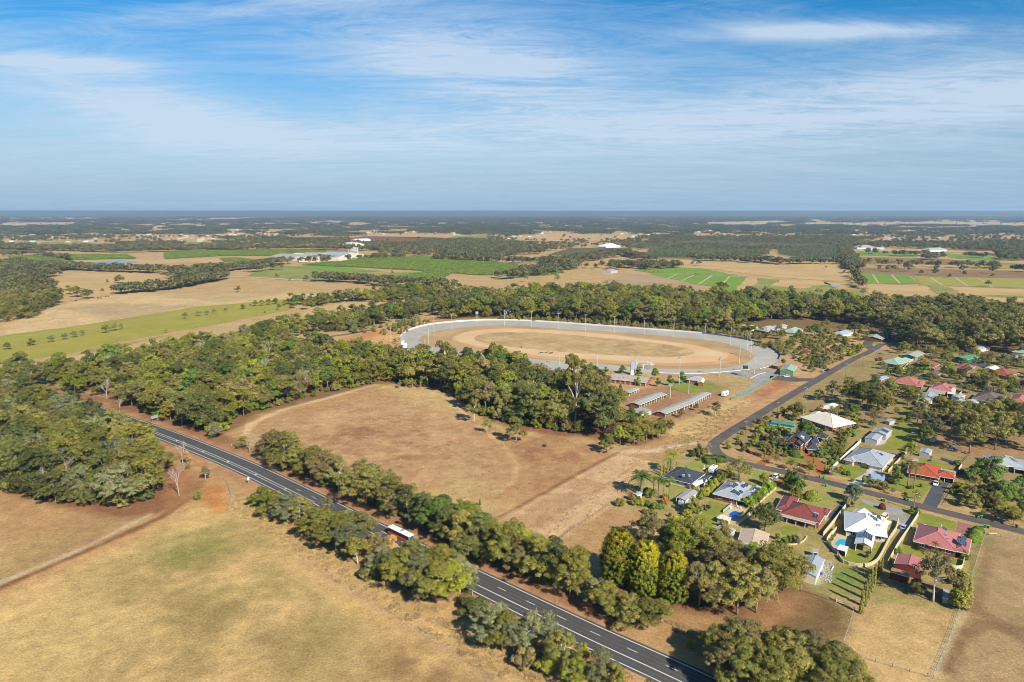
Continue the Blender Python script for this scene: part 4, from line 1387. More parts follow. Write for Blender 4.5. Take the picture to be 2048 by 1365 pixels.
fill([(1505,692),(1560,690),(1600,676),(1680,680),(1725,700),(1712,712),(1660,730),(1625,738),(1600,726),(1575,712)], 5.2,(2.4,5), ['shrub', 'round', 'shrub'], ['olive', 'dark', 'lime', 'khaki', 'grey'], 'in the scrub right of the race track', 'scrub bushes right of the race track', 10)
fill([(1000,640),(1200,649),(1460,672),(1520,682),(1530,676),(1460,664),(1200,643),(1000,636)], 5.0,(3,5), ['shrub'], ['khaki', 'olive', 'lime', 'grey'], 'behind the far fence of the race track', 'bushes behind the track fence', 23)
fill([(690,665),(840,640),(860,645),(800,662),(760,668)], 8.0,(3,6), ['shrub'], ['green', 'olive', 'grey'], 'on the sandy ground west of the track', 'bushes west of the track', 24)

fill([(1225,880),(1290,886),(1330,870),(1300,852),(1250,846)], 7.5,(6,8.5), ['gum', 'broad', 'round'], ['olive', 'lime', 'khaki', 'dark'], 'beside the near stable end', 'beside the near stable end', 25)
# undergrowth along the wood edges
fill([(-20,972),(110,1002),(230,1019),(300,1000),(322,962),(300,972),(220,1005),(110,988),(-20,955)], 3.6,(3,6.5), ['shrub'], ['olive', 'dark', 'grey', 'khaki'], 'along the front of the near wood', 'front of the near wood', 26)
fill([(290,828),(400,860),(445,866),(460,846),(520,822),(640,790),(770,762),(850,768),(850,764),(770,757),(640,784),(520,815),(450,836),(400,850),(290,818)], 4.6,(2.5,5.5), ['shrub'], ['olive', 'green', 'lime', 'khaki'], 'along the front of the large wood', 'front of the large wood', 27, lambda x, y: on_highway(x, y, 13))
fill([(545,930),(700,1000),(900,1092),(1120,1186),(1140,1180),(900,1075),(700,982),(560,915)], 5.0,(2.5,5.0), ['shrub'], ['olive', 'dark', 'khaki', 'green'], 'under the highway rows', 'under the highway rows', 28, lambda x, y: on_highway(x, y, 13))
fill([(800,772),(880,777),(925,802),(965,833),(1040,853),(1180,871),(1180,862),(1040,842),(965,822),(920,790),(870,768)], 4.5,(2.5,6), ['shrub'], ['dark', 'olive', 'brown', 'lime'], 'along the paddock side of the wood', 'paddock side of the wood', 29)

# row along the far side of the highway
k4 = []
_r4 = random.Random(5)
for i, (x, y) in enumerate([(548,922),(572,936),(597,945),(622,958),(650,971),(678,984),(706,998),(734,1010),(762,1021),(790,1034),(818,1046),(846,1058),(874,1070),(902,1084),(930,1097),(958,1110),(988,1122),(1016,1135),(1048,1149),(1080,1162),(1112,1176),(1140,1192)]):
 k4.append((x, y, _r4.uniform(12.5,16), _r4.choice(['broad', 'gum', 'broad', 'open']), _r4.choice(['olive', 'khaki', 'dark', 'olive', 'green', 'brown']), _r4.uniform(0.85,1.02)))
row(k4, 'in the front row across the highway', 'front row across the highway', 'the wood')
k4b = []
for i, (x, y) in enumerate([(575,920),(625,940),(672,962),(722,984),(775,1005),(826,1028),(880,1050),(935,1075),(985,1100),(1035,1125),(1090,1150)]):
 k4b.append((x, y, _r4.uniform(11,14), _r4.choice(['gum', 'broad', 'open']), _r4.choice(['olive', 'dark', 'khaki', 'lime']),1.05))
row(k4b, 'in the back row before the paddock', 'back row before the paddock', 'the wood')
add_tree(960,1012,2.5, 'conifer', 'dark', label='small dark conifer alone at the near corner of the paddock', w=0.7)

# clumps on the near verge of the highway
row([(527,1012,7.3, 'round', 'lime', 1.14),(548,1036,10.3, 'gum', 'olive', 1.14),(575,1046,10.9, 'gum', 'grey', 1.14),(600,1044,9.6, 'open', 'khaki', 1.14),(612,1030,7.3, 'gum', 'brown', 0.80),(655,1035,8.5, 'open', 'grey', 0.80),(612,1066,4.3, 'shrub', 'lime', 1.48),
  (648,1082,12.1, 'broad', 'olive', 1.14),(672,1104,12.7, 'gum', 'olive', 1.14),(640,1068,9.6, 'gum', 'khaki', 1.14),(698,1112,12.1, 'gum', 'grey', 1.14),(716,1130,10.3, 'open', 'olive', 1.14),(722,1082,10.9, 'gum', 'khaki', 1.03),(690,1070,9.6, 'gum', 'grey', 1.03)],
 'in the verge clump left of the bus', 'near verge left of the bus', 'the drain')
row([(757,1118,9.4, 'gum', 'brown', 0.96),(762,1150,9.4, 'gum', 'grey', 1.06),(782,1112,7.2, 'gum', 'tan', 0.75),(790,1166,11.8, 'gum', 'dark', 1.06),(812,1180,13.0, 'broad', 'olive', 1.06),(842,1196,13.0, 'gum', 'grey', 1.06),(872,1206,13.6, 'gum', 'olive', 1.06),
  (898,1204,11.8, 'gum', 'lime', 1.06),(920,1186,11.8, 'open', 'grey', 1.06),(890,1168,11.8, 'gum', 'olive', 1.06),(856,1158,11.8, 'broad', 'olive', 1.06),(824,1140,10.0, 'gum', 'khaki', 1.06),(738,1156,4.7, 'shrub', 'khaki', 1.27),(944,1224,4.7, 'shrub', 'dark', 1.60),(945,1192,7.1, 'open', 'grey', 0.74)],
 'in the verge clump before the bus', 'near verge before the bus', 'the bus')
row([(983,1288,11.3, 'gum', 'grey', 1.06),(1004,1302,10.7, 'gum', 'olive', 0.95),(1030,1308,9.5, 'gum', 'grey', 0.95),(1062,1306,11.3, 'open', 'grey', 1.06),(1086,1296,10.1, 'gum', 'grey', 0.85),(1056,1330,5.9, 'shrub', 'brown', 1.16),
  (1092,1345,7.2, 'round', 'lime', 0.74),(1128,1352,11.9, 'open', 'olive', 1.06),(1150,1378,8.4, 'gum', 'lime', 0.85),(1166,1338,7.2, 'gum', 'yellow', 0.52),(1206,1384,10.7, 'gum', 'grey', 0.85),(1228,1392,8.4, 'gum', 'olive', 0.74),(1300,1420,5.9, 'shrub', 'lime', 1.06)],
 'in the bottom clumps on the near verge', 'bottom clumps on the near verge', 'the left')

# --- corner by the wood and the drain
add_tree(412,962,6.5, 'open', 'brown', label='thin brownish tree alone beside the highway near the drain', w=0.75)
add_tree(396,1000,3.5, 'shrub', 'green', label='green bush on the orange bank by the drain', w=0.6)
add_tree(376,938,2.2, 'shrub', 'dark', label='small dark bush on the verge beside the dead trees', w=0.8)
add_tree(500,908,9, 'bare', 'grey', label='bleached dead tree on the far verge beside the paddock gate', w=0.8)
add_tree(486,898,6.5, 'gum', 'olive', label='small olive gum beside the bleached dead tree by the paddock', w=0.9)
add_tree(522,904,4.0, 'gum', 'brown', label='low brown tree between dead tree and highway row', w=0.9)
add_tree(430,876,8, 'gum', 'grey', label='grey-green gum at the roadside end of the large wood', w=1.1)
add_tree(358,992,13.5, 'bare', 'grey', label='tall bleached dead tree at the end of the near wood', w=0.75)
add_tree(366,930,12, 'bare', 'grey', label='forked white dead tree standing beside the highway shoulder', w=0.7)
add_tree(374,928,6, 'sparse', 'tan', label='dry tan tree beside the dead tree at the highway', w=0.7)
add_tree(240,826,9, 'bare', 'grey', label='white dead tree at the end of the visible highway')
for i, (x, y, t) in enumerate([(217,752,705),(325,775,735),(362,765,728),(70,822,775),(500,745,715),(690,735,712)]):
 add_tree(x, y, 12, 'bare', 'grey', top=t, label='bleached dead tree rising from the large wood, %s from the left' % ordinal(i), group='dead trees in the large wood')
add_tree(150,812,7, 'gum', 'brown', label='dying reddish-brown tree within the wood left of the highway', w=1.3)
add_tree(40,748,15, 'round', 'dark', label='tall dark round tree at the far left end of the woods')

# --- paddock edge
add_tree(890,778,10, 'tall', 'olive', top=678, label='tall gum with bare white limbs at the far corner of the paddock', w=0.8)
add_tree(1150,852,10, 'tall', 'olive', top=704, label='tallest gum with long white trunk in front of the grandstand', w=0.72)
add_tree(1192,854,10, 'tall', 'khaki', top=745, label='second tall white-trunked gum right of the tallest one', w=0.85)
add_tree(1120,846,10, 'tall', 'dark', top=758, label='dark tall gum left of the tallest white-trunked gum', w=1.0)
add_tree(1228,860,10, 'tall', 'olive', top=768, label='tall olive gum beside the stables', w=0.9)
add_tree(1075,850,10, 'broad', 'dark', top=762, w=0.72, label='broad dark gum left of the white-trunked gums')
row([(800,778,6, 'open', 'grey', 0.55),(812,776,6.5, 'open', 'green', 0.55),(826,778,6, 'open', 'grey', 0.55),(842,777,6.5, 'open', 'green', 0.55)], 'among saplings at the paddock edge', 'saplings at the paddock edge', 'the left')
add_tree(948,846,9, 'open', 'olive', top=795, label='open olive gum leaning out over the paddock', w=0.8)
add_tree(918,812,7, 'open', 'khaki', top=778, label='thin khaki gum at the far paddock edge', w=0.6)
add_tree(974,868,6, 'open', 'lime', top=835, label='pale yellow-green sapling on the paddock grass', w=0.75)
add_tree(1033,886,8.5, 'gum', 'olive', top=832, label='rounded olive gum alone in the paddock', w=0.75)
add_tree(1090,894,1.8, 'shrub', 'green', label='little green bush alone in the brown paddock')
add_tree(1213,906,7.5, 'gum', 'olive', top=866, w=0.9, label='olive gum at the near end of the stable trees')
row([(1240,893,10.2, 'gum', 'lime', 0.81),(1268,892,10.8, 'gum', 'olive', 0.81),(1292,886,9.6, 'gum', 'olive', 0.81),(1318,878,9.6, 'gum', 'lime', 0.81),(1338,870,8.4, 'gum', 'khaki', 0.72),(1262,850,9.6, 'round', 'green', 0.54)], 'at the near end of the stables', 'near end of the stables', 'the left')
add_tree(1430,832,8.5, 'open', 'brown', label='spreading brown gum beside the long stables')
add_tree(1362,836,5.5, 'gum', 'olive', label='small olive tree in front of the long stable', w=0.7)
add_tree(1392,822,4.5, 'gum', 'olive', label='smaller olive tree between stable and brown gum', w=0.7)
row([(1182,742,6, 'round', 'bright', 0.6),(1212,748,5, 'round', 'bright', 0.6),(1245,748,6, 'round', 'bright', 0.7),(1278,752,6, 'round', 'bright', 0.65),(1310,760,8, 'round', 'bright', 0.55),(1340,772,7, 'round', 'bright', 0.55),(1364,768,8, 'round', 'green', 0.55),(1276,772,6, 'round', 'bright', 0.6),(1316,774,6, 'round', 'bright', 0.55)], 'by the race clubhouse', 'shade trees by the clubhouse', 'the grandstand')
add_tree(1240,800,9, 'conifer', 'pine', label='deep green cypress beside the small stable shed', w=0.6)
add_tree(1130,772,10, 'conifer', 'dark', label='dark conifer in front of the grandstand roof', w=0.8)
add_tree(1050,748,13, 'conifer', 'green', label='pointed green conifer left of the grandstand roof')

# block of trees behind the houses, near the highway
for i, (x, y, t, w) in enumerate([(1237,1160,1057,1.0),(1290,1182,1081,0.95),(1345,1196,1101,0.98)]):
 add_tree(x, y, 14, 'golden', 'gold', top=t, w=w, label='%s from the left of three big golden cypresses' % ordinal(i), group='golden cypresses')
row([(1186,1210,9, 'gum', 'grey'),(1216,1232,9.5, 'broad', 'olive'),(1254,1250,9.5, 'broad', 'khaki'),(1296,1256,9.5, 'gum', 'olive'),(1166,1190,8.5, 'gum', 'khaki'),(1322,1246,7, 'gum', 'olive')], 'before the golden cypresses', 'before the golden cypresses', 'the left')
row([(1295,1092,13.1, 'broad', 'brown', 0.85),(1362,1128,14.4, 'broad', 'lime', 0.85),(1396,1124,15.6, 'broad', 'olive', 0.85),(1336,1108,10.0, 'gum', 'khaki', 0.85),(1448,1130,13.8, 'open', 'brown', 0.85),(1420,1150,13.8, 'gum', 'olive', 0.85),(1468,1150,11.2, 'gum', 'khaki', 0.85)], 'behind the golden cypresses', 'behind the golden cypresses', 'the left')
row([(1376,1198,8.4, 'gum', 'grey', 0.85),(1398,1212,13.2, 'gum', 'brown', 0.85),(1432,1222,14.4, 'gum', 'khaki', 0.85),(1474,1230,16.2, 'broad', 'khaki', 0.85),(1512,1226,14.4, 'gum', 'brown', 0.85),(1452,1190,14.4, 'broad', 'brown', 0.85),(1536,1196,16.2, 'broad', 'olive', 0.85),(1566,1182,15.0, 'broad', 'khaki', 0.81),(1508,1180,14.4, 'gum', 'dark', 0.85),(1588,1170,10.2, 'gum', 'brown', 0.68)],
 'in the grove by the blue-grey shed', 'grove by the blue-grey shed', 'the cypresses')
add_tree(1506,1136,8.5, 'round', 'bright', label='bright green tree beside the tan-roofed shed', w=0.62)
row([(1432,1332,11.0, 'gum', 'olive', 0.85),(1462,1342,14.0, 'broad', 'khaki', 0.85),(1500,1350,14.6, 'broad', 'brown', 0.85),(1538,1372,15.2, 'broad', 'olive', 0.85),(1578,1384,15.9, 'broad', 'khaki', 0.85),(1622,1392,15.9, 'gum', 'brown', 0.85),(1664,1392,14.6, 'gum', 'khaki', 0.85),(1698,1388,11.0, 'gum', 'olive', 0.85),(1480,1390,14.6, 'gum', 'olive', 0.85),(1590,1350,12.2, 'gum', 'dark', 0.85),(1556,1344,11.6, 'gum', 'olive', 0.85),(1450,1378,12.2, 'gum', 'brown', 0.85),(1520,1410,14.6, 'broad', 'olive', 0.85),(1640,1420,14.6, 'broad', 'olive', 0.85)],
 'in the grove below the brown corral', 'grove below the brown corral', 'the highway')
add_tree(1378,1296,2.6, 'shrub', 'lime', label='small yellow-green bush in tree shade beside the highway', w=0.7)

# --- lower right gardens
add_tree(1866,1204,12, 'open', 'brown', top=1100, label='tall brown gum with white trunk behind the pink house', w=0.85)
for i, (x, y, t) in enumerate([(1722,1228,1180),(1728,1214,1162),(1734,1200,1148),(1740,1188,1138),(1747,1175,1128),(1755,1162,1122),(1762,1150,1116)]):
 add_tree(x, y, 7, 'poplar', 'khaki', top=t, w=0.62, label='brownish upright poplar in the fence row, %s from the corral' % ordinal(i), group='poplars along the fence')
add_tree(1916,1216,9, 'poplar', 'olive', top=1142, w=1.5, label='upright olive tree at the corner of the straw paddock')
add_tree(1930,1204,7, 'poplar', 'khaki', top=1150, w=1.5, label='upright khaki tree right of the corner tree')
add_tree(1833,1190,5, 'round', 'dark', label='rounded dark bush beside the white-trunked gum', w=0.8)
add_tree(1868,1112,7, 'palm', 'olive', top=1086, label='palm in front of the pink house')
add_tree(1795,1108,2.5, 'shrub', 'green', label='small green bush at the corner of the pink house lawn')
add_tree(1930,1118,3, 'shrub', 'lime', label='yellow-green bush beside the pink house veranda')
for i, (x, y) in enumerate([(1956,1064),(1953,1070),(1950,1076),(1947,1082)]):
 add_tree(x, y, 2.0, 'clip', 'bright', label='clipped green hedge plant right of the pink house, %s from the street' % ordinal(i), group='hedge right of the pink house')
add_tree(1828,1028,3, 'shrub', 'green', label='green bush below the street lamp pole', w=1.1)
add_tree(1764,1018,2.2, 'clip', 'red', label='dark red round bush on the white house verge', w=0.6)
add_tree(1705,1003,7, 'round', 'blue', label='dark bluish tree at the mouth of the asphalt drive', w=0.75)
add_tree(1699,1012,3.5, 'shrub', 'khaki', label='khaki bush beneath the dark bluish tree', w=1.0)
add_tree(1624,998,3.2, 'clip', 'lime', label='round clipped bush on the red house front lawn', w=1.0)
add_tree(1598,1000,2.2, 'shrub', 'khaki', label='low khaki shrub beside the red house roof corner')
row([(1568,1090,3, 'shrub', 'bright', 0.8),(1580,1086,2.6, 'shrub', 'lime', 0.8),(1592,1088,3.2, 'shrub', 'grey', 0.9),(1556,1080,2.5, 'shrub', 'lime', 0.7)], 'in the bed behind the red house', 'bed behind the red house', 'the left')
row([(1660,1090,1.6, 'shrub', 'green', 0.5),(1665,1082,1.6, 'shrub', 'lime', 0.5),(1669,1074,1.6, 'shrub', 'green', 0.5)], 'beside the turquoise pool', 'pool bed', 'the lawn')

# gardens along the bend of the street
add_tree(1282,990,6, 'date', 'green', top=952, label='big date palm beside the garden hut', w=0.95)
for i, (x, y, t) in enumerate([(1307,992,954),(1317,997,958),(1327,999,962),(1338,999,958)]):
 add_tree(x, y, 8, 'palm', 'green', top=t, label='feather palm beside the charcoal house, %s from the date palm' % ordinal(i), group='palms in the dark-roofed house garden')
for i, (x, y, t) in enumerate([(1346,946,906),(1336,948,918)]):
 add_tree(x, y, 8, 'palm', 'lime', top=t, label='tall palm behind the charcoal house, %s from the street' % ordinal(i), group='palms behind the dark-roofed house')
for i, (x, y, t) in enumerate([(1322,952,930),(1328,950,928),(1335,946,924),(1341,942,920),(1353,940,924)]):
 add_tree(x, y, 6, 'column', 'yellow', top=t, w=0.9, label='yellowish pencil cypress behind the charcoal house, %s from the palms' % ordinal(i), group='pencil cypresses behind the dark-roofed house')
row([(1396,908,5, 'round', 'khaki', 0.8),(1404,914,4, 'shrub', 'olive'),(1412,906,3, 'shrub', 'olive'),(1385,914,3, 'shrub', 'dark'),(1398,922,2, 'shrub', 'lime', 0.7)], 'in the corner garden at the bend', 'corner garden at the bend', 'the pole')
for i, (x, y) in enumerate([(1415,921),(1420,927),(1426,920),(1441,923)]):
 add_tree(x, y, 1.7, 'disc', 'green', w=1.0 + 0.3 * (i == 3), label='flat-clipped shrub at the street bend, %s from the lawn ornament' % ordinal(i), group='clipped shrubs at the bend')
add_tree(1478,962,10, 'sparse', 'khaki', label='large thin khaki tree on the inside of the street bend', w=1.15)
for i in range(9):
 t = i / 8
 add_tree(1456 + (1402 - 1456) * t, 952 + (998 - 952) * t, 3.4 + (i % 3) * 0.5, 'shrub', ['lime', 'yellow', 'lime'][i % 3], w=0.8, label='yellow-green hedge shrub left of the solar-panel house, %s from the street' % ordinal(i), group='hedge between dark-roofed and solar houses')
for i in range(8):
 t = i / 7
 add_tree(1542 + (1498 - 1542) * t, 978 + (1014 - 978) * t, 3.8 + (i % 2) * 0.8, 'shrub', ['green', 'bright'][i % 2], w=0.9, label='green hedge shrub right of the solar-panel house, %s from the street' % ordinal(i), group='hedge right of the solar-panel house')
add_tree(1527,970,5, 'round', 'yellow', w=0.7, label='yellow-tinged tree beside the parked white vehicles')
row([(1582,978,8, 'round', 'green', 0.6),(1597,986,7, 'round', 'green', 0.6),(1588,996,5, 'shrub', 'olive', 1.0),(1576,962,5, 'round', 'green', 0.5)], 'in the dense group before the red house', 'before the red house', 'the street')
add_tree(1530,1062,10, 'round', 'dark', w=0.85, label='dense dark green tree between pool fence and red house')
add_tree(1385,1028,7, 'round', 'olive', w=0.75, label='round olive tree beside the long carport')
row([(1346,1058,4.5, 'shrub', 'lime'),(1356,1052,4, 'shrub', 'yellow'),(1366,1044,3.5, 'shrub', 'lime'),(1376,1034,3, 'shrub', 'yellow'),(1340,1072,4, 'shrub', 'bright'),(1350,1080,3.5, 'shrub', 'green'),(1300,1030,2.5, 'shrub', 'yellow', 0.8)], 'in the line behind the solar-panel house', 'line behind the solar-panel house', 'the cypresses')
row([(1238,1012,3, 'shrub', 'olive', 1.2),(1268,1010,3, 'shrub', 'lime'),(1282,1012,2.5, 'shrub', 'yellow'),(1296,1014,2.6, 'shrub', 'green'),(1310,1018,2.6, 'shrub', 'green'),(1322,1018,2.6, 'shrub', 'green'),(1330,1008,3, 'shrub', 'rust', 0.9),(1262,1000,3.2, 'shrub', 'rust', 0.6),(1300,994,3.5, 'shrub', 'lime')], 'in the garden border facing the paddock', 'border facing the paddock', 'the paddock')

# --- brick house garden
row([(1512,878,3.5, 'shrub', 'olive'),(1518,866,4, 'shrub', 'lime'),(1532,862,4, 'shrub', 'bright'),(1546,868,3.5, 'shrub', 'lime'),(1558,862,3.6, 'shrub', 'bright'),(1568,866,3.6, 'shrub', 'lime'),(1508,892,3.6, 'shrub', 'olive'),(1522,896,3.4, 'shrub', 'dark'),(1540,886,5.2, 'round', 'dark', 0.7),(1530,880,3.2, 'shrub', 'khaki'),(1552,896,3.6, 'shrub', 'green'),(1566,900,5.5, 'gum', 'brown', 0.7),(1578,904,4, 'shrub', 'green'),(1538,906,3, 'shrub', 'brown'),(1556,908,2.6, 'shrub', 'green')], 'in the garden left of the brick house', 'garden left of the brick house', 'the bend')
row([(1590,912,2.4, 'clip', 'green', 1.1),(1598,911,2.4, 'clip', 'lime', 1.0),(1628,902,2.4, 'clip', 'lime', 0.9),(1644,914,4, 'shrub', 'green'),(1654,910,4.2, 'shrub', 'green'),(1664,904,4, 'shrub', 'olive'),(1636,914,3, 'shrub', 'grey'),(1650,900,4, 'gum', 'khaki', 0.8),(1668,922,3, 'shrub', 'green'),(1676,914,3, 'shrub', 'dark'),(1662,930,3.2, 'shrub', 'green'),(1672,926,3, 'shrub', 'lime')], 'in the front garden of the brick house', 'brick house front garden', 'its porch')
for i, (x, y, t) in enumerate([(1529.5,918,896),(1546.5,911,889),(1626,941,916),(1649.5,945,920)]):
 add_tree(x, y, 5, 'column', 'yellow', top=t, w=0.75, label='yellow pencil cypress at the brick house drive, %s from the bend' % ordinal(i), group='pencil cypresses at the brick house drive')
add_tree(1611,882,10, 'round', 'green', w=0.78, label='large dense green tree behind the two-storey brick house')
add_tree(1592,838,9, 'round', 'olive', w=0.85, label='large olive tree behind the terracotta garden wall')
add_tree(1566,830,5, 'gum', 'lime', w=0.8, label='yellow-green street tree by the terracotta wall')
add_tree(1532,846,4.2, 'gum', 'khaki', w=0.9, label='khaki street tree before the green garage')
add_tree(1502,862,4.5, 'sparse', 'khaki', w=0.9, label='thin khaki tree on the verge at the street bend')
add_tree(1455,892,3, 'sparse', 'khaki', w=0.9, label='small thin tree on the dry verge inside the bend')
row([(1582,940,5.5, 'sparse', 'khaki', 0.9),(1618,948,5.5, 'sparse', 'khaki', 0.9),(1552,930,5, 'sparse', 'grey', 0.7),(1664,952,4.5, 'sparse', 'khaki', 0.9),(1612,966,3.2, 'sparse', 'khaki', 0.8)], 'on the verge before the brick house', 'verge before the brick house', 'the drive')
for i in range(5):
 t = i / 4
 add_tree(1669 + 14 * t, 893 + 12 * t, 2.3, 'clip', 'lime', w=0.8, label='clipped hedge plant right of the brick house, %s from the gazebo' % ordinal(i), group='clipped hedge right of the brick house')
row([(1612,850,3, 'shrub', 'green'),(1682,868,3.4, 'shrub', 'green'),(1692,874,3.4, 'shrub', 'khaki'),(1700,866,3, 'shrub', 'olive'),(1690,884,3, 'sparse', 'khaki'),(1708,848,5, 'round', 'lime', 0.7),(1720,852,4, 'gum', 'brown', 0.9),(1744,858,4.5, 'round', 'green', 0.7),(1696,838,5, 'gum', 'brown', 0.9),(1672,832,5, 'gum', 'grey', 0.9),(1640,828,5, 'gum', 'brown', 0.9),(1655,836,4.5, 'gum', 'olive', 0.9),(1680,826,5, 'gum', 'brown', 0.9),(1715,836,4, 'gum', 'olive', 0.9)], 'around the cream pyramid roof', 'around the cream pyramid roof', 'the green garage')

# --- right-hand gardens
add_tree(1820,922,9.5, 'gum', 'lime', w=0.8, label='yellow-green tree behind the orange-roofed house mast')
add_tree(1848,888,9, 'round', 'green', top=848, w=0.72, label='dense green tree beside the blue utility vehicle')
add_tree(1862,872,12, 'gum', 'grey', top=822, w=0.9, label='grey-green gum behind the dense green tree')
add_tree(1793,957,6, 'round', 'green', w=0.62, label='dark green tree left of the orange-roofed house')
row([(1742,976,4.5, 'sparse', 'lime', 0.9),(1756,978,4, 'sparse', 'khaki', 0.9),(1768,980,3.8, 'shrub', 'olive', 0.8),(1788,968,3.4, 'shrub', 'green'),(1728,966,3, 'shrub', 'lime', 0.7),(1784,990,3, 'sparse', 'khaki', 0.8),(1832,1000,4, 'sparse', 'khaki', 0.8)], 'on the verge before the orange house', 'verge before the orange house', 'the left')
for i, (x, y, t) in enumerate([(1814.5,975,927),(1827,978,935)]):
 add_tree(x, y, 9, 'palm', 'khaki', top=t, label='tall palm on the orange-roofed house lawn, %s from the carport' % ordinal(i), group='palms on the orange-roofed house lawn')
row([(1868,962,2.4, 'clip', 'yellow', 0.9),(1850,960,2, 'shrub', 'green', 0.7),(1842,975,1.6, 'shrub', 'green', 0.8),(1820,978,1.4, 'shrub', 'dark', 1.2),(1785,934,2.2, 'shrub', 'lime', 0.7),(1684,946,3, 'shrub', 'lime', 1.0),(1672,952,4, 'sparse', 'khaki', 0.9),(1696,952,2.4, 'shrub', 'green', 0.8)], 'in beds before the orange house', 'beds before the orange house', 'its carport')
add_tree(1972,964,11, 'round', 'green', w=0.98, label='very large round dark green tree beside the grey farmhouse')
row([(1922,984,4, 'shrub', 'lime', 1.3),(1942,1000,5.5, 'round', 'khaki', 0.7),(1962,1012,6.5, 'round', 'brown', 0.7),(1984,1018,6.5, 'round', 'olive', 0.75),(2006,1004,8.5, 'round', 'green', 0.8),(2034,1000,8.5, 'round', 'green', 0.8),(2000,1042,6, 'gum', 'khaki'),(2026,1050,7.5, 'gum', 'olive'),(2052,1044,8, 'gum', 'olive'),(1968,1034,3.4, 'sparse', 'khaki', 0.9),(1912,1010,2.2, 'sparse', 'khaki', 1.2),(2046,975,6, 'round', 'dark', 0.7),(1958,990,5, 'round', 'olive', 0.7)], 'in the scrub across from the pink house', 'scrub across from the pink house', 'the drive')
row([(1902,866,15.3, 'open', 'olive', 0.94),(1939,906,20.1, 'gum', 'khaki', 0.81),(1966,884,17.7, 'gum', 'olive', 0.85),(1990,900,16.5, 'gum', 'khaki', 0.85),(2012,888,16.5, 'open', 'khaki', 0.94),(2040,874,17.7, 'gum', 'dark', 0.85),(1924,852,15.3, 'broad', 'olive', 0.85),(1880,842,14.2, 'broad', 'olive', 0.85),(1985,852,15.3, 'broad', 'khaki', 0.85),(2020,848,14.2, 'broad', 'dark', 0.85),(2060,900,16.5, 'broad', 'dark', 0.85),(1950,860,14.2, 'broad', 'olive', 0.85)], 'in the stand behind the orange house', 'stand behind the orange house', 'the left')
row([(1664,804,13.2, 'open', 'khaki', 0.85),(1698,806,15.6, 'open', 'olive', 0.85),(1716,816,15.6, 'gum', 'dark', 0.85),(1734,822,16.8, 'broad', 'dark', 0.85),(1754,820,15.6, 'gum', 'olive', 0.85),(1772,826,10.8, 'broad', 'olive', 0.85),(1778,804,14.4, 'gum', 'khaki', 0.85),(1740,800,15.6, 'gum', 'dark', 0.85),(1816,812,12.6, 'broad', 'lime', 0.85)], 'in the tall stand above the cream roof', 'tall stand above the cream roof', 'the street')
row([(1793,830,4.5, 'gum', 'olive', 0.8),(1800,850,4.5, 'gum', 'olive', 0.8),(1815,844,3.5, 'gum', 'lime', 0.8),(1836,840,4, 'gum', 'green', 0.8),(1836,818,2.6, 'clip', 'grey', 0.9),(1848,820,3.4, 'round', 'olive', 0.5)], 'round the green back lawn', 'round the green back lawn', 'the street')
row([(1818,758,7, 'round', 'green', 0.8),(1792,752,6.5, 'round', 'dark', 0.8),(1776,750,5, 'round', 'green', 0.7),(1905,758,5.5, 'round', 'dark', 0.8),(1924,760,5.5, 'round', 'dark', 0.8),(1945,774,9, 'round', 'dark', 0.8),(1966,772,9, 'gum', 'dark'),(2002,786,8, 'sparse', 'olive'),(2018,790,7, 'gum', 'green'),(2034,786,7, 'gum', 'grey'),(1936,786,5.5, 'gum', 'grey'),(1888,726,8, 'gum', 'olive', 0.9),(1860,714,7, 'gum', 'brown'),(1872,716,7, 'gum', 'olive'),(1968,728,8, 'gum', 'olive'),(1982,726,8, 'gum', 'brown'),(2004,730,8, 'round', 'dark', 0.8),(1858,760,5, 'gum', 'olive'),(1876,764,4.5, 'gum', 'olive'),(1832,738,5, 'gum', 'brown'),(1858,740,6, 'gum', 'brown'),(1752,726,3.6, 'round', 'blue', 0.5),(1760,722,3, 'shrub', 'red', 0.9),(2036,734,6, 'gum', 'green'),(2020,724,7, 'gum', 'dark'),(1925,700,9, 'gum', 'olive'),(1945,706,8, 'gum', 'brown'),(1920,726,4, 'round', 'olive', 0.5),(1888,745,4, 'round', 'green', 0.6),(1996,812,6, 'gum', 'dark'),(1978,830,7, 'gum', 'olive')],
 'among the upper houses', 'among the upper houses', 'the green roof')
for i, (x, y, t) in enumerate([(1970,784,752),(1978,786,753),(1986,784,755),(1784,712,694),(1800,706,686),(1812,710,690),(1822,708,690),(1838,712,696),(1886,726,706),(1737,664,650),(1750,668,652),(1762,668,652)]):
 add_tree(x, y, 8, 'palm', 'olive', top=t, label='slender palm among the upper houses, %s in the row of palms' % ordinal(i), group='palms among the upper houses')
for i, (x, y, t) in enumerate([(1508,662,648),(1512,660,646),(1562,668,646),(1742,676,668)]):
 add_tree(x, y, 5, 'column', 'yellow', top=t, w=0.8, label='yellowish pencil cypress behind the race track, %s from the left' % ordinal(i), group='pencil cypresses behind the track')
row([(1580,744,4, 'round', 'dark', 0.6),(1606,738,3.5, 'gum', 'green', 0.6),(1622,744,5.5, 'round', 'olive', 0.8),(1566,730,4.5, 'round', 'dark', 0.6),(1772,680,10, 'round', 'dark', 0.7),(1650,738,3, 'shrub', 'lime')], 'round the green shed by the track', 'round the green shed', 'the track')
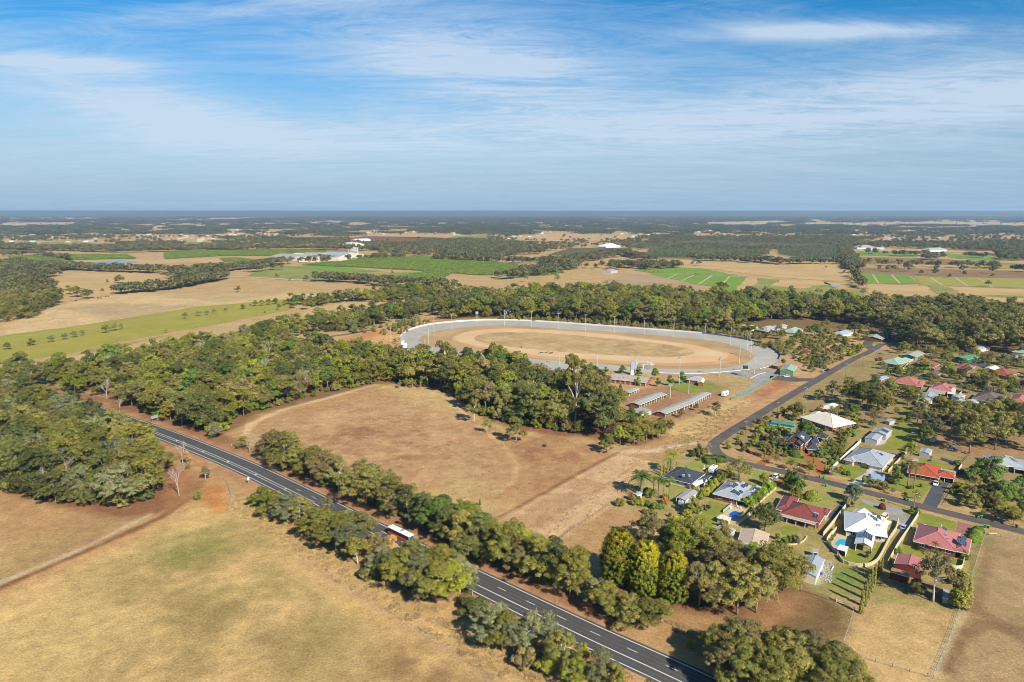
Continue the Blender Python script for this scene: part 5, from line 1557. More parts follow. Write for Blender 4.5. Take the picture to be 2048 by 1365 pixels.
# homestead colours behind the track
for i, (x, y, h, t) in enumerate([(964,614,13, 'yellow'),(972,616,12, 'red'),(983,612,15, 'lime'),(1006,618,9, 'tan'),(1025,616,11, 'green'),(1048,612,13, 'red'),(1358,618,9, 'yellow')]):
 add_tree(x, y, h, 'round', t, w=0.6, label='%s autumn tree behind the race track, %s from the left' % (TINTWORD[t], ordinal(i)), group='autumn trees behind the race track')
row([(800,668,4, 'shrub', 'dark'),(812,664,3.4, 'shrub', 'green', 1.1),(828,654,3, 'shrub', 'green', 1.3),(708,665,7, 'round', 'lime', 0.8),(790,688,5, 'gum', 'green', 0.8),(770,670,3, 'shrub', 'green')], 'on the sand left of the track', 'on the orange sand', 'the fence')
# pasture singles
row([(15,700,6, 'round', 'olive', 0.8),(63,692,6.5, 'round', 'olive', 0.8),(104,685,6, 'sparse', 'grey'),(130,680,6, 'sparse', 'grey'),(148,676,6, 'sparse', 'grey'),(166,672,5.5, 'sparse', 'grey', 0.9),(212,667,8, 'sparse', 'khaki'),(228,663,8, 'sparse', 'khaki'),(243,660,6, 'sparse', 'olive', 0.7),(370,638,6.5, 'sparse', 'grey'),(398,633,6, 'sparse', 'grey'),(414,631,5.5, 'sparse', 'grey'),(428,628,5.5, 'sparse', 'grey'),(452,625,5, 'sparse', 'grey', 0.8),(486,619,6, 'round', 'olive', 0.8),(511,613,7, 'round', 'lime', 0.8),(524,612,7, 'round', 'lime', 0.8),(538,610,7, 'round', 'lime', 0.8),(551,608,7, 'round', 'green', 0.8),(558,620,7, 'round', 'green', 0.6),(586,617,7, 'round', 'olive'),(612,620,11, 'gum', 'olive'),(626,614,10, 'gum', 'olive'),(332,666,3, 'sparse', 'khaki')],
 'in line across the green pasture', 'in line across the green pasture', 'the left')
row([(476,585,9, 'gum', 'brown'),(205,588,8, 'open', 'olive', 0.9),(215,567,6.5, 'gum', 'olive', 0.7),(240,567,14, 'broad', 'olive'),(155,595,15, 'broad', 'olive'),(175,598,13, 'broad', 'dark'),(140,590,13, 'gum', 'brown'),(580,562,5, 'gum', 'dark'),(612,563,10, 'gum', 'dark'),(554,557,8, 'gum', 'olive'),(785,551,9, 'gum', 'brown', 0.7),(1115,567,15, 'open', 'brown', 0.8),(1052,565,13, 'open', 'brown', 0.7),(520,640,8, 'bare', 'grey', 0.6)],
 'alone in the dry fields', 'lone trees in the dry fields', 'the wood')
row([(1725,578,15, 'open', 'brown', 0.9),(1726,594,12, 'open', 'brown', 0.8),(1976,574,10, 'gum', 'dark'),(1870,552,14, 'gum', 'dark', 0.8),(1898,557,8, 'gum', 'dark'),(1928,554,11, 'gum', 'dark', 0.7),(1985,556,8, 'gum', 'dark'),(1842,550,9, 'gum', 'dark'),(1447,585,14, 'open', 'dark', 1.2),(1440,580,12, 'broad', 'dark'),(1582,589,12, 'open', 'grey'),(1634,591,10, 'open', 'brown', 0.8),(1642,591,9, 'open', 'brown', 0.8),(1530,588,11, 'open', 'grey', 0.8),(1384,531,9, 'gum', 'dark', 0.8),(1398,532,12, 'gum', 'dark'),(1652,538,6, 'open', 'dark'),(1688,548,7, 'open', 'dark')],
 'in the fields behind the track', 'lone trees behind the track', 'the lane')
# buildings
def unit_box_mesh(name, mat):
 return MB().box((0,0,0),(1,1,1)).mesh(name, mat)

_WIN = {}

def window_meshes(w, h, frame):
 k = (round(w, 1), round(h, 1), frame.name)
 if k not in _WIN:
  f = MB()
  t = 0.09
  f.box((0,0, h / 2 - t / 2),(w, 0.10, t)).box((0,0,-h / 2 + t / 2),(w + 0.1,0.16, t))
  f.box((-w / 2 + t / 2,0,0),(t, 0.10, h - 2 * t)).box((w / 2 - t / 2,0,0),(t, 0.10, h - 2 * t)).box((0,0,0),(t * 0.7,0.09, h - 2 * t))
  p = MB().box((0,-0.01,0),(w - 2 * t, 0.05, h - 2 * t))
  _WIN[k] = (f.mesh('window', frame), p.mesh('pane', GLASS))
 return _WIN[k]

class Rect:
 # plan rectangle from three eave corners in photo pixels: a-b is the front edge, c lies behind b
 def __init__(self, a, b, c, z):
  A, B, C_ = G(a[0], a[1], z), G(b[0], b[1], z), G(c[0], c[1], z)
  self.u = (B - A).normalized()
  self.v = Vector((-self.u.y, self.u.x, 0))
  d = (C_ - B).dot(self.v)
  if d < 0:
   self.v, d = -self.v, -d
  self.w, self.d = (B - A).length, d
  # share the shear between both edges
  sh = (C_ - B).dot(self.u)
  self.c = (A + B) / 2 + self.v * d / 2 + self.u * sh / 2
  self.c.z = 0
  self.z = z
  # right handed frame
  if self.u.cross(self.v).z < 0:
   self.v = -self.v

 def P(self, x, y, z=0.0):
  return self.c + self.u * x + self.v * y + Vector((0,0, z))

 def rot(self):
  return math.atan2(self.u.y, self.u.x)

def roof_faces(r, kind, pitch, axis=None, z=None):
 # outline of the roof over rectangle r -> list of (points, eave direction, is_gable_wall)
 z = r.z if z is None else z
 w, d = r.w, r.d
 t = math.tan(R(pitch))
 along_u = (w >= d) if axis is None else axis == 'u'
 A, B, C_, D = (-w / 2,-d / 2),(w / 2,-d / 2),(w / 2, d / 2),(-w / 2, d / 2)
 f = []
 if kind == 'flat':
  f.append(([(*A, z),(*B, z),(*C_, z + d * math.tan(R(3))),(*D, z + d * math.tan(R(3)))], (1,0), False))
  return f, z + d * math.tan(R(3))
 if along_u:
  h = d / 2 * t
  k = d / 2 if kind == 'hip' else 0
  k = min(k, w / 2 - 0.01)
  r0, r1 = (-w / 2 + k, 0, z + h),(w / 2 - k, 0, z + h)
  f.append(([(*A, z),(*B, z), r1, r0], (1,0), False))
  f.append(([(*C_, z),(*D, z), r0, r1], (-1,0), False))
  f.append(([(*B, z),(*C_, z), r1], (0,1), kind == 'gable'))
  f.append(([(*D, z),(*A, z), r0], (0,-1), kind == 'gable'))
 else:
  h = w / 2 * t
  k = w / 2 if kind == 'hip' else 0
  k = min(k, d / 2 - 0.01)
  r0, r1 = (0,-d / 2 + k, z + h),(0, d / 2 - k, z + h)
  f.append(([(*B, z),(*C_, z), r1, r0], (0,1), False))
  f.append(([(*D, z),(*A, z), r0, r1], (0,-1), False))
  f.append(([(*A, z),(*B, z), r0], (1,0), kind == 'gable'))
  f.append(([(*C_, z),(*D, z), r1], (-1,0), kind == 'gable'))
 return f, z + h

PANEL_M = None

def panel_meshes():
 global PANEL_M
 if PANEL_M is None:
  cell = plain('solar_cells', (0.012,0.018,0.045),0.15,0,0.1,3,0.6)
  m = MB().box((0,0,0.02),(0.98,1.62,0.05))
  fr = MB()
  for x in (-0.495,0.495):
   fr.box((x, 0,0.025),(0.035,1.65,0.06))
  for y in (-0.825,0,0.825):
   fr.box((0, y, 0.026),(0.96,0.03,0.058))
  PANEL_M = (m.mesh('solar_panel', cell), fr.mesh('panel_frame', STEEL))
 return PANEL_M

FOOT = []        # plan circles taken by buildings

class House:
 def __init__(self, name, label, cat, a, b, c, z, group=None):
  self.r0 = Rect(a, b, c, z)
  self.o = Vector((self.r0.c.x, self.r0.c.y, 0))
  self.e = empty(name, self.o)
  tag(self.e, label, cat, group)
  self.n = 0
  self.far = self.o.length > 620

 def wing(self, r, wall, roofm, kind='hip', pitch=22, axis=None, inset=0.6, trim=None, windows=True, open_sides=(), frame=None, fascia=0.22, wallname='wall', doors=()):
  if not isinstance(r, Rect):
   r = Rect(*r)
  self.n += 1
  FOOT.append((r.c.x, r.c.y, max(r.w, r.d) * 0.55 + 1.0))
  o = self.o
  ins = inset + 0.012 * self.n
  z = r.z
  faces, ztop = roof_faces(r, kind, pitch, axis)
  # walls
  if wall is not None:
   m = MB()
   w2, d2 = r.w / 2 - ins, r.d / 2 - ins
   corners = [(-w2,-d2),(w2,-d2),(w2, d2),(-w2, d2)]
   zt = z - 0.02 + (ins * math.tan(R(pitch)) * 0.5 if kind != 'flat' else 0)
   for i in range(4):
    if i in open_sides:
     continue
    p, q = corners[i], corners[(i + 1) % 4]
    P4 = [r.P(p[0], p[1], 0), r.P(q[0], q[1], 0), r.P(q[0], q[1], zt), r.P(p[0], p[1], zt)]
    m.poly([x - o for x in P4])
   m.poly([r.P(x, y, zt - 0.05) - o for x, y in corners])
   if kind == 'gable':
    for pts, ed, gb in faces:
     if gb:
      k = 1 - ins / (r.w / 2 if ed[1] else r.d / 2)
      q = []
      for (x, y, zz_) in pts:
       xi = max(-w2, min(w2, x)) if ed[1] else x
       yi = max(-d2, min(d2, y)) if ed[0] else y
       xx = (math.copysign(w2, x) if ed[1] else max(-w2, min(w2, x)))
       yy_ = (math.copysign(d2, y) if ed[0] else max(-d2, min(d2, y)))
       q.append(r.P(xx if ed[1] else xi, yy_ if ed[0] else yi, (zz_ - 0.06) if zz_ > z + 0.01 else zt) - o)
      m.poly(q)
   m.build(wallname, wall, self.e)
   # posts on open sides
   for i in open_sides:
    p, q = Vector(corners[i]), Vector(corners[(i + 1) % 4])
    n = max(2, int((q - p).length / 3.0) + 1)
    for j in range(n):
     s = p.lerp(q, j / (n - 1))
     pm = MB().box((0,0, z / 2),(0.14,0.14, z - 0.05))
     po = pm.build('post', trim or WHITE, self.e, r.P(s.x, s.y, 0) - o)
   if windows and not self.far:
    fr = frame or WHITE
    for i in range(4):
     if i in open_sides:
      continue
     p, q = Vector(corners[i]), Vector(corners[(i + 1) % 4])
     L = (q - p).length
     n = int(L / 3.4)
     for j in range(n):
      s = p.lerp(q, (j + 0.5) / n)
      nrm = Vector(((q - p).y, -(q - p).x)).normalized()
      pos = r.P(s.x + nrm.x * 0.03, s.y + nrm.y * 0.03,1.55 if z < 3.4 else z - 1.5) - o
      isdoor = (i, j) in doors
      wm, pm = window_meshes(1.0 if isdoor else 1.7,1.9 if isdoor else 1.25, fr)
      wo = bpy.data.objects.new('door' if isdoor else 'window', wm)
      if isdoor:
       pos.z = 1.0
      wo.location = pos
      wo.rotation_euler = (0,0, r.rot() + math.atan2((q - p).y, (q - p).x))
      link(wo, self.e)
      po = bpy.data.objects.new('pane', pm)
      link(po, wo)
  # roof with fascia
  m = MB()
  for pts, ed, gb in faces:
   if gb:
    continue
   q = [r.P(*p) - o for p in pts]
   e3 = (r.u * ed[0] + r.v * ed[1])
   p0 = q[0]
   nrm = (q[1] - q[0]).cross(q[2] - q[0]).normalized()
   s3 = nrm.cross(e3)
   uv = [((p - p0).dot(e3),(p - p0).dot(s3)) for p in q]
   m.poly(q, uv)
   m.poly([p - Vector((0,0,0.10)) for p in reversed(q)], list(reversed(uv)))
   if kind == 'gable':
    for i0, i1 in ((1,2),(3,0)):
     if len(q) == 4:
      m.poly([q[i0], q[i0] - Vector((0,0,0.10)), q[i1] - Vector((0,0,0.10)), q[i1]])
   m.poly([q[1], q[0], q[0] - Vector((0,0,0.10)), q[1] - Vector((0,0,0.10))])
  roof = m.build('roof', roofm, self.e)
  # gutters
  g = MB()
  for pts, ed, gb in faces:
   if gb:
    continue
   a, b = r.P(*pts[0]) - o, r.P(*pts[1]) - o
   d = (b - a)
   ang = math.atan2(d.y, d.x)
   out = Vector((d.y, -d.x, 0)).normalized()
   g.box((a + b) / 2 + out * 0.05 - Vector((0,0,0.09)),(d.length + 0.08,0.12,0.15), Matrix.Rotation(ang, 3, 'Z'))
  g.build('gutter', trim or WHITE, roof)
  # ridge and hip caps
  if kind != 'flat':
   cpm = MB()
   seen = set()
   for pts, ed, gb in faces:
    q = [r.P(*p) - o for p in pts]
    n = len(q)
    for i in range(1, n):
     a, b = q[i], q[(i + 1) % n]
     if kind == 'gable' and not (a.z > z + 0.1 and b.z > z + 0.1):
      continue
     k = tuple(sorted((tuple(round(v, 2) for v in a), tuple(round(v, 2) for v in b))))
     if k in seen or (a - b).length < 0.3:
      continue
     seen.add(k)
     cpm.tube([a + Vector((0,0,0.02)), b + Vector((0,0,0.02))], [0.10,0.10], 5, False)
   if cpm.v:
    cpm.build('ridge_cap', roofm, roof)
  self.last = (r, faces, roof)
  return self

 def panels(self, face, x0, s0, nx, ny, gap=1.02, skip=()):
  r, faces, roof = self.last
  pts, ed, gb = faces[face]
  q = [r.P(*p) - self.o for p in pts]
  e3 = (r.u * ed[0] + r.v * ed[1]).normalized()
  nrm = (q[1] - q[0]).cross(q[2] - q[0]).normalized()
  s3 = nrm.cross(e3).normalized()
  midp = (q[0] + q[1]) / 2
  M = Matrix((e3, s3, nrm)).transposed().to_4x4()
  pm, fm = panel_meshes()
  for i in range(nx):
   for j in range(ny):
    if (i, j) in skip:
     continue
    p = midp + e3 * (x0 + i * gap) + s3 * (s0 + j * 1.68 + 0.8) + nrm * 0.12
    ob = bpy.data.objects.new('solar_panel', pm)
    ob.matrix_local = Matrix.Translation(p) @ M
    link(ob, roof)
    # frame joined visually: separate thin mesh on the same panel
    fo = bpy.data.objects.new('panel_frame', fm)
    fo.matrix_local = Matrix.Translation(p) @ M
    link(fo, roof)
  return self

 def heater(self, face, x0, s0):
  # solar hot water: two collectors and a tank
  r, faces, roof = self.last
  pts, ed, gb = faces[face]
  q = [r.P(*p) - self.o for p in pts]
  e3 = (r.u * ed[0] + r.v * ed[1]).normalized()
  nrm = (q[1] - q[0]).cross(q[2] - q[0]).normalized()
  s3 = nrm.cross(e3).normalized()
  p = (q[0] + q[1]) / 2 + e3 * x0 + s3 * s0 + nrm * 0.3
  MB().tube([p - e3 * 0.9 + s3 * 1.3, p + e3 * 0.9 + s3 * 1.3], [0.28,0.28], 10).build('water_tank', STEEL, roof)
  self.panels(face, x0 - 0.5, s0 - 0.9,2,1)
  return self

 def vent(self, face, x0, s0, size=(0.9,0.9,0.7), mat=None, name='roof_vent'):
  r, faces, roof = self.last
  pts, ed, gb = faces[face]
  q = [r.P(*p) - self.o for p in pts]
  e3 = (r.u * ed[0] + r.v * ed[1]).normalized()
  nrm = (q[1] - q[0]).cross(q[2] - q[0]).normalized()
  s3 = nrm.cross(e3).normalized()
  p = (q[0] + q[1]) / 2 + e3 * x0 + s3 * s0
  m = MB().box((0,0, size[2] / 2 - 0.1), size).box((0,0, size[2] - 0.05),(size[0] * 1.12, size[1] * 1.12,0.1))
  ob = m.build(name, mat or STEEL, roof, p)
  ob.rotation_euler = (0,0, r.rot())
  return self

C_CREAM = S(232,222,196)
W_BRICK = brickwork('red_brick', S(168,96,70))
W_BRICK2 = brickwork('brown_brick', S(140,88,64))
W_CREAMB = brickwork('cream_brick', S(222,200,160))
W_WHITE = plain('white_render', S(238,234,226),0.8)
W_CREAM = plain('cream_render', C_CREAM, 0.8)
W_GREYM = plain('grey_sheet_wall', S(196,198,200),0.6)
W_GREEN = plain('green_sheet_wall', S(126,160,124),0.6)
W_PINK = plain('maroon_sheet_wall', S(140,62,66),0.6)
RF = {
 'white': roofing('white_roofing', S(246,247,248)), 'cream': roofing('cream_roofing', S(244,232,210)), 'charcoal': roofing('charcoal_roofing', S(74,78,88)),
 'grey': roofing('grey_roofing', S(178,184,188)), 'bluegrey': roofing('blue_grey_roofing', S(174,180,188)), 'slate': roofing('slate_tiles', S(80,82,92), True),
 'red': roofing('dark_red_tiles', S(160,84,72), True), 'pink': roofing('pink_red_roofing', S(196,122,116)), 'orange': roofing('orange_tiles', S(206,98,60), True),
 'tan': roofing('tan_roofing', S(218,192,164)), 'green': roofing('pale_green_roofing', S(164,192,170)), 'dgreen': roofing('green_roofing', S(88,158,122)),
 'brown': roofing('brown_tiles', S(132,112,98), True), 'salmon': roofing('salmon_tiles', S(206,126,108), True), 'galv': roofing('galvanised_roofing', S(184,182,172)),
 'old': roofing('weathered_roofing', S(190,178,160)), 'redbrown': roofing('red_brown_tiles', S(178,102,72), True), 'blue': roofing('pale_blue_roofing', S(172,188,206)),
 'maroon': roofing('maroon_roofing', S(186,108,100)), 'limegreen': roofing('lime_roofing', S(170,196,160)),
}

# --- white house with pool
h = House('house', 'large white-roofed house with swimming pool and solar panels', 'house', (1672,1057),(1757,1072),(1786,1038),2.7)
h.wing(h.r0, W_CREAM, RF['white'], 'hip', 24, 'v')
h.panels(0,0,0,0,0)
h.vent(0,-3.5,3,(1.1,1.1,0.8), STEEL)
h.panels(0,1.0,3.2,3,1).panels(0,4.6,1.6,3,1).panels(0,6.2,3.6,2,1).heater(0,2.6,5.2)
h.wing(((1760,1066),(1778,1048),(1766,1034),2.62), W_CREAMB, RF['white'], 'hip', 22)
h.wing(((1703,1086),(1738,1094),(1757,1068),2.75), W_CREAM, RF['white'], 'gable', 22, 'v', 0.4, None, False, (0,1))
h.panels(0,-1.6,0.7,5,2)
h.wing(((1704,1024),(1720,1015),(1738,1030),2.72), W_CREAM, RF['white'], 'gable', 24)
pool_pts = [(1667,1089),(1678,1077.5),(1695,1082),(1693,1090),(1679.5,1094)]
POOLW = plain('pool_water_light', (0.03,0.32,0.48),0.08,0,0.12,0.6,0.5)
POOLD = plain('pool_water_deep', (0.015,0.07,0.36),0.08,0,0.12,0.6,0.5)

def swimming_pool(pts, deck, water, label, dk):
 P = [Vector((p.x, p.y, 0)) for p in W(pts)]
 c = sum(P, Vector()) / len(P)
 e = tag(empty('swimming_pool', c), label, 'pool')
 D = [Vector((p.x, p.y, 0)) for p in W(deck)]
 m = MB()
 m.poly([(p - c + Vector((0,0,0.02))) for p in D])
 m.build('deck', dk, e)
 sm = smooth_line(P, 0.6, True)
 m = MB()
 m.poly([(p - c + Vector((0,0,0.05))) for p in sm])
 m.build('water', water, e)
 m = MB()
 o_ = offset_line(sm, -0.4, True)
 i_ = offset_line(sm, 0.05, True)
 ci = sum(o_, Vector()) / len(o_)
 n = len(sm)
 for k in range(n):
  j = (k + 1) % n
  q = [o_[k] - c, o_[j] - c, i_[j] - c, i_[k] - c]
  m.poly([(p.x, p.y, 0.09) for p in q])
  m.poly([(q[3].x, q[3].y, 0.09),(q[2].x, q[2].y, 0.09),(q[2].x, q[2].y, 0.0),(q[3].x, q[3].y, 0.0)])
  m.poly([(q[0].x, q[0].y, 0.0),(q[1].x, q[1].y, 0.0),(q[1].x, q[1].y, 0.09),(q[0].x, q[0].y, 0.09)])
 m.build('coping', PAVE_CREAM, e)
 return e

swimming_pool(pool_pts, [(1656,1092),(1674,1068),(1706,1078),(1700,1094),(1682,1104)], POOLW, 'turquoise swimming pool behind the white-roofed house', PAVE_CREAM)
swimming_pool([(1456,1030),(1467,1022),(1483,1026),(1476,1030),(1482,1035),(1470,1036)], [(1444,1030),(1466,1012),(1494,1020),(1474,1044),(1458,1040)], POOLD, 'deep blue swimming pool behind the solar-panel house', PAVE_CREAM)
swimming_pool([(1944,814),(1950,808),(1960,809),(1958,815)], [(1940,816),(1948,806),(1966,808),(1962,818)], POOLW, 'small pale blue swimming pool in the upper suburb', PAVE_CREAM)
h = House('pool_pavilion', 'small white pavilion beside the turquoise pool', 'shelter', (1674,1098),(1692,1103),(1698,1095),2.3)
h.wing(h.r0, W_CREAM, RF['white'], 'flat', 3, None, 0.25, None, False, (0,))
h = House('shed', 'blue-grey roofed shed with cream walls beside the rubble heap', 'shed', (1592,1143),(1628,1153),(1654,1120),3.0)
h.wing(h.r0, W_CREAM, RF['bluegrey'], 'gable', 16, 'v', 0.15, None, False)
h = House('water_tank_stand', 'small metal tank stand behind the blue-grey shed', 'tank', (1624,1104),(1636,1106),(1638,1100),2.2)
h.wing(h.r0, STEEL, RF['galv'], 'flat', 3, None, 0.2, None, False, (0,))
# --- red house
h = House('house', 'dark red tiled house with cream patio roof', 'house', (1556,1026),(1636,1046),(1661,1021),2.6)
h.wing(h.r0, W_BRICK, RF['red'], 'hip', 24)
h.heater(0,5.0,3.0)
h.wing(((1543,1017),(1575,1024),(1606,998),2.66), W_BRICK, RF['red'], 'hip', 24, 'v')
h.wing(((1638,1028),(1654,1032),(1662,1020),2.62), W_CREAMB, RF['red'], 'hip', 24)
h.wing(((1555,1030),(1630,1050),(1634,1045),2.45), W_BRICK, RF['old'], 'flat', 3, None, 0.2, None, False, (0,1,3))
# --- pink house
h = House('house', 'pink-red roofed house with dark panels at the street end of the paddock', 'house', (1815,1080),(1902,1101),(1932,1070),2.6)
h.wing(h.r0, W_BRICK2, RF['pink'], 'hip', 24)
h.heater(0,4.2,5.4).vent(0,-3,3.4,(0.5,0.5,0.7)).vent(0,-1.2,4.2,(0.4,0.4,1.0), STEEL, 'flue')
h.wing(((1832,1056),(1850,1058),(1858,1050),2.66), W_BRICK2, RF['pink'], 'hip', 24)
h.wing(((1902,1100),(1934,1108),(1946,1080),2.55), W_BRICK2, RF['maroon'], 'hip', 24, 'v', 0.8, None, False, (0,))
h.panels(0,-2.2,1.2,4,2).panels(0,2.4,1.6,3,1)
h = House('shed', 'maroon gabled shed behind the pink house', 'shed', (1785,1127),(1841,1142),(1854,1122),3.3)
h.wing(h.r0, W_PINK, RF['pink'], 'gable', 15, 'v', 0.15, None, False)
h = House('shipping_container', 'rusty red container heaped with straw beside the maroon shed', 'container', (1779,1143),(1816,1154),(1822,1147),2.6)
h.wing(h.r0, plain('rusty_container', S(120,60,46),0.8,0,0.3), roofing('straw_top', S(186,142,90)), 'flat', 3, None, 0.05, None, False)
h = House('animal_shelter', 'small corrugated shelter beside the white-trunked gum', 'shed', (1884,1194),(1903,1199),(1906,1184),2.0)
h.wing(h.r0, W_GREYM, RF['galv'], 'flat', 3, None, 0.12, None, False)
# --- charcoal house
h = House('house', 'charcoal-roofed house with white patio at the paddock corner', 'house', (1323,953),(1381,968),(1412,948),2.6)
h.wing(h.r0, W_CREAM, RF['charcoal'], 'hip', 24)
h.vent(0,-6,5.0).vent(0,-3.2,3.4)
h.wing(((1398,961),(1410,964),(1422,952),2.55), W_CREAM, RF['charcoal'], 'hip', 24)
h.wing(((1382,970),(1394,974),(1412,960),2.45), W_CREAM, RF['white'], 'gable', 18, 'v', 0.2, None, False, (0,1))
h = House('carport', 'long pale grey carport with parked trailer behind the charcoal house', 'carport', (1352,996),(1372,1002),(1398,984),2.6)
h.wing(h.r0, W_GREYM, RF['galv'], 'gable', 10, 'v', 0.15, None, False, (0,))
h = House('garden_hut', 'tiny grey-roofed garden hut beside the date palm', 'hut', (1268,990),(1277,993),(1282,986),2.0)
h.wing(h.r0, W_CREAM, RF['bluegrey'], 'gable', 25, 'v', 0.15, None, False)
# --- solar house
h = House('house', 'pale grey roofed house covered with scattered solar panels', 'house', (1422,987),(1474,1000),(1508,974),2.6)
h.wing(h.r0, W_BRICK, RF['grey'], 'hip', 24)
h.panels(0,-5.6,1.2,3,2).panels(0,-2.0,0.9,2,1).panels(0,-2.2,4.8,3,1).panels(0,1.0,4.4,2,1).panels(0,3.0,2.0,3,1).panels(0,5.6,1.4,2,1)
h.vent(0,-1,6.5)
h.wing(((1470,999),(1492,1005),(1514,988),2.5), W_BRICK, RF['grey'], 'flat', 3, None, 0.3, None, False, (0,1))
h.wing(((1488,986),(1512,991),(1531,976),2.58), W_BRICK, RF['grey'], 'hip', 24)
h.panels(0,-0.5,1.2,2,1)
h.wing(((1470,974),(1482,976),(1494,966),2.68), W_BRICK, RF['grey'], 'hip', 26)
h = House('pool_shed', 'cream flat-roofed pool shed at the corner of the blue pool', 'shed', (1435,1036),(1456,1043),(1462,1036),2.1)
h.wing(h.r0, W_CREAM, RF['cream'], 'flat', 3, None, 0.15, None, False)
h = House('shed', 'small pale grey gabled shed below the blue pool', 'shed', (1428,1059),(1459,1069),(1472,1060),2.6)
h.wing(h.r0, W_GREYM, RF['galv'], 'gable', 14, 'v', 0.15, None, False)
h = House('shed', 'wide tan-roofed shed between pool and red house', 'shed', (1467,1082),(1524,1093),(1547,1069),2.8)
h.wing(h.r0, W_CREAM, RF['tan'], 'gable', 12, 'v', 0.3, None, False)
h.wing(((1462,1090),(1500,1099),(1508,1090),2.3), W_GREYM, RF['bluegrey'], 'flat', 3, None, 0.2, None, False, (0,))
h = House('lean_to', 'dark lean-to with stacked gear under the grove', 'shed', (1468,1118),(1490,1124),(1498,1113),2.3)
h.wing(h.r0, W_GREYM, RF['bluegrey'], 'flat', 3, None, 0.2, None, False, (0,))
h = House('garden_shelter', 'little white shelter roof on the back lawn', 'shelter', (1374,1052),(1388,1056),(1393,1049),2.0)
h.wing(h.r0, W_CREAM, RF['white'], 'gable', 12, 'v', 0.2, None, False, (0,))
h = House('cubby_house', 'tiny timber cubby beside the trampoline', 'hut', (1391,1020),(1402,1022),(1405,1017),1.7)
h.wing(h.r0, W_CREAMB, RF['old'], 'gable', 25, 'v', 0.12, None, False)
# --- brick two-storey house
h = House('house', 'two-storey red brick house with slate gables and turret', 'house', (1576,881),(1612,888),(1622,876),5.4)
h.wing(h.r0, W_BRICK2, RF['slate'], 'gable', 36, None, 0.4)
h.wing(((1588,888),(1606,892),(1616,878),5.32), W_BRICK2, RF['slate'], 'gable', 36, 'v', 0.35)
h.vent(0,0.5,2.4,(1.4,1.4,1.2), WHITE, 'dormer')
h.wing(((1549,884),(1576,892),(1590,880),2.7), W_BRICK2, RF['slate'], 'hip', 30)
h.wing(((1606,898),(1630,900),(1638,884),2.75), W_BRICK2, RF['slate'], 'hip', 34, None, 0.5)
h.wing(((1612,886),(1634,888),(1640,876),2.85), W_BRICK2, RF['slate'], 'hip', 30)
mast_p = G(1603,872)
e = tag(empty('radio_mast', (mast_p.x, mast_p.y, 0)), 'slender white radio mast rising behind the brick house', 'mast')
hm_ = HT(1603,872,815)
MB().tube([(0,0,0),(0,0, hm_)], [0.16,0.10], 6).build('pole', plain('mast_paint', S(214,228,226),0.5), e)
m = MB()
for k in range(4):
 m.tube([(-0.8 + 0.2 * k, 0, hm_ - 0.5 - k * 0.6),(0.8 - 0.2 * k, 0, hm_ - 0.5 - k * 0.6)], [0.03,0.03], 4)
m.build('antenna', STEEL, e)
h = House('gazebo', 'dark hip-roofed gazebo behind the brick house', 'gazebo', (1630,874),(1652,878),(1659,872),2.6)
h.wing(h.r0, W_BRICK2, RF['slate'], 'hip', 30, None, 0.4, None, False, (0,1,2,3))
h = House('garage', 'long green garage with a row of dark panels', 'garage', (1541,850),(1585,857),(1590,846),3.0)
h.wing(h.r0, W_GREEN, RF['dgreen'], 'gable', 12, 'u', 0.12, None, False)
h.panels(0,-7.0,1.0,14,1)
# --- cream houses
h = House('house', 'large house with cream pyramid roof beside the green garage', 'house', (1611,838),(1678,860),(1700,843),2.6)
h.wing(h.r0, W_BRICK, RF['cream'], 'hip', 25)
h.panels(1,-2.5,3.0,5,1)
h.wing(((1612,834),(1634,838),(1650,828),2.66), W_BRICK, RF['cream'], 'gable', 20)
h = House('house', 'smaller cream-roofed house behind the cream pyramid roof', 'house', (1640,816),(1669,822),(1683,812),2.6)
h.wing(h.r0, W_BRICK, RF['cream'], 'hip', 24, None)
h = House('shed', 'green-grey shed in the shade of the tall gums', 'shed', (1682,806),(1694,812),(1699,806),2.4)
h.wing(h.r0, W_GREEN, RF['bluegrey'], 'gable', 14, None, 0.15, None, False)
# --- blue-grey house
h = House('house', 'blue-grey roofed house with white garage door and concrete drive', 'house', (1689,917),(1764,934),(1792,911),2.6)
h.wing(h.r0, W_CREAMB, RF['bluegrey'], 'hip', 22)
h.heater(0,2.0,4.6).vent(0,0,6,(0.5,0.5,0.5))
h.wing(((1734,929),(1766,936),(1778,924),2.55), W_CREAMB, RF['bluegrey'], 'hip', 24, 'v', 0.5, None, False)
h.wing(((1690,920),(1710,925),(1722,912),2.66), W_CREAMB, RF['bluegrey'], 'hip', 24)
gp = G(1750,940)
r_ = Rect((1734,929),(1766,936),(1778,924),2.55)
gd = MB()
for k in range(5):
 gd.box((0,0,0.25 + k * 0.44),(4.8,0.06,0.42))
g_ = gd.build('garage_door', WHITE, h.e, r_.P(0,-r_.d / 2 + 0.45) - h.o)
g_.rotation_euler = (0,0, r_.rot())
h = House('shed', 'pale gabled shed nearest the blue-grey house', 'shed', (1729,877),(1754,882),(1766,872),2.5)
h.wing(h.r0, W_GREYM, RF['grey'], 'gable', 14, 'v', 0.12, None, False)
h = House('shed', 'larger pale shed with roof panels behind the first shed', 'shed', (1743,865),(1773,871),(1784,861),3.0)
h.wing(h.r0, W_GREYM, RF['bluegrey'], 'gable', 14, 'v', 0.12, None, False)
h.panels(0,-1.5,0.6,4,2)
h = House('shed', 'tiny grey shed at the end of the grey fence', 'shed', (1774,842),(1784,845),(1787,840),2.2)
h.wing(h.r0, W_GREYM, RF['galv'], 'flat', 3, None, 0.1, None, False)
h = House('carport', 'low blue-grey carport in front of the concrete drive', 'carport', (1734,958),(1762,963),(1777,952),2.3)
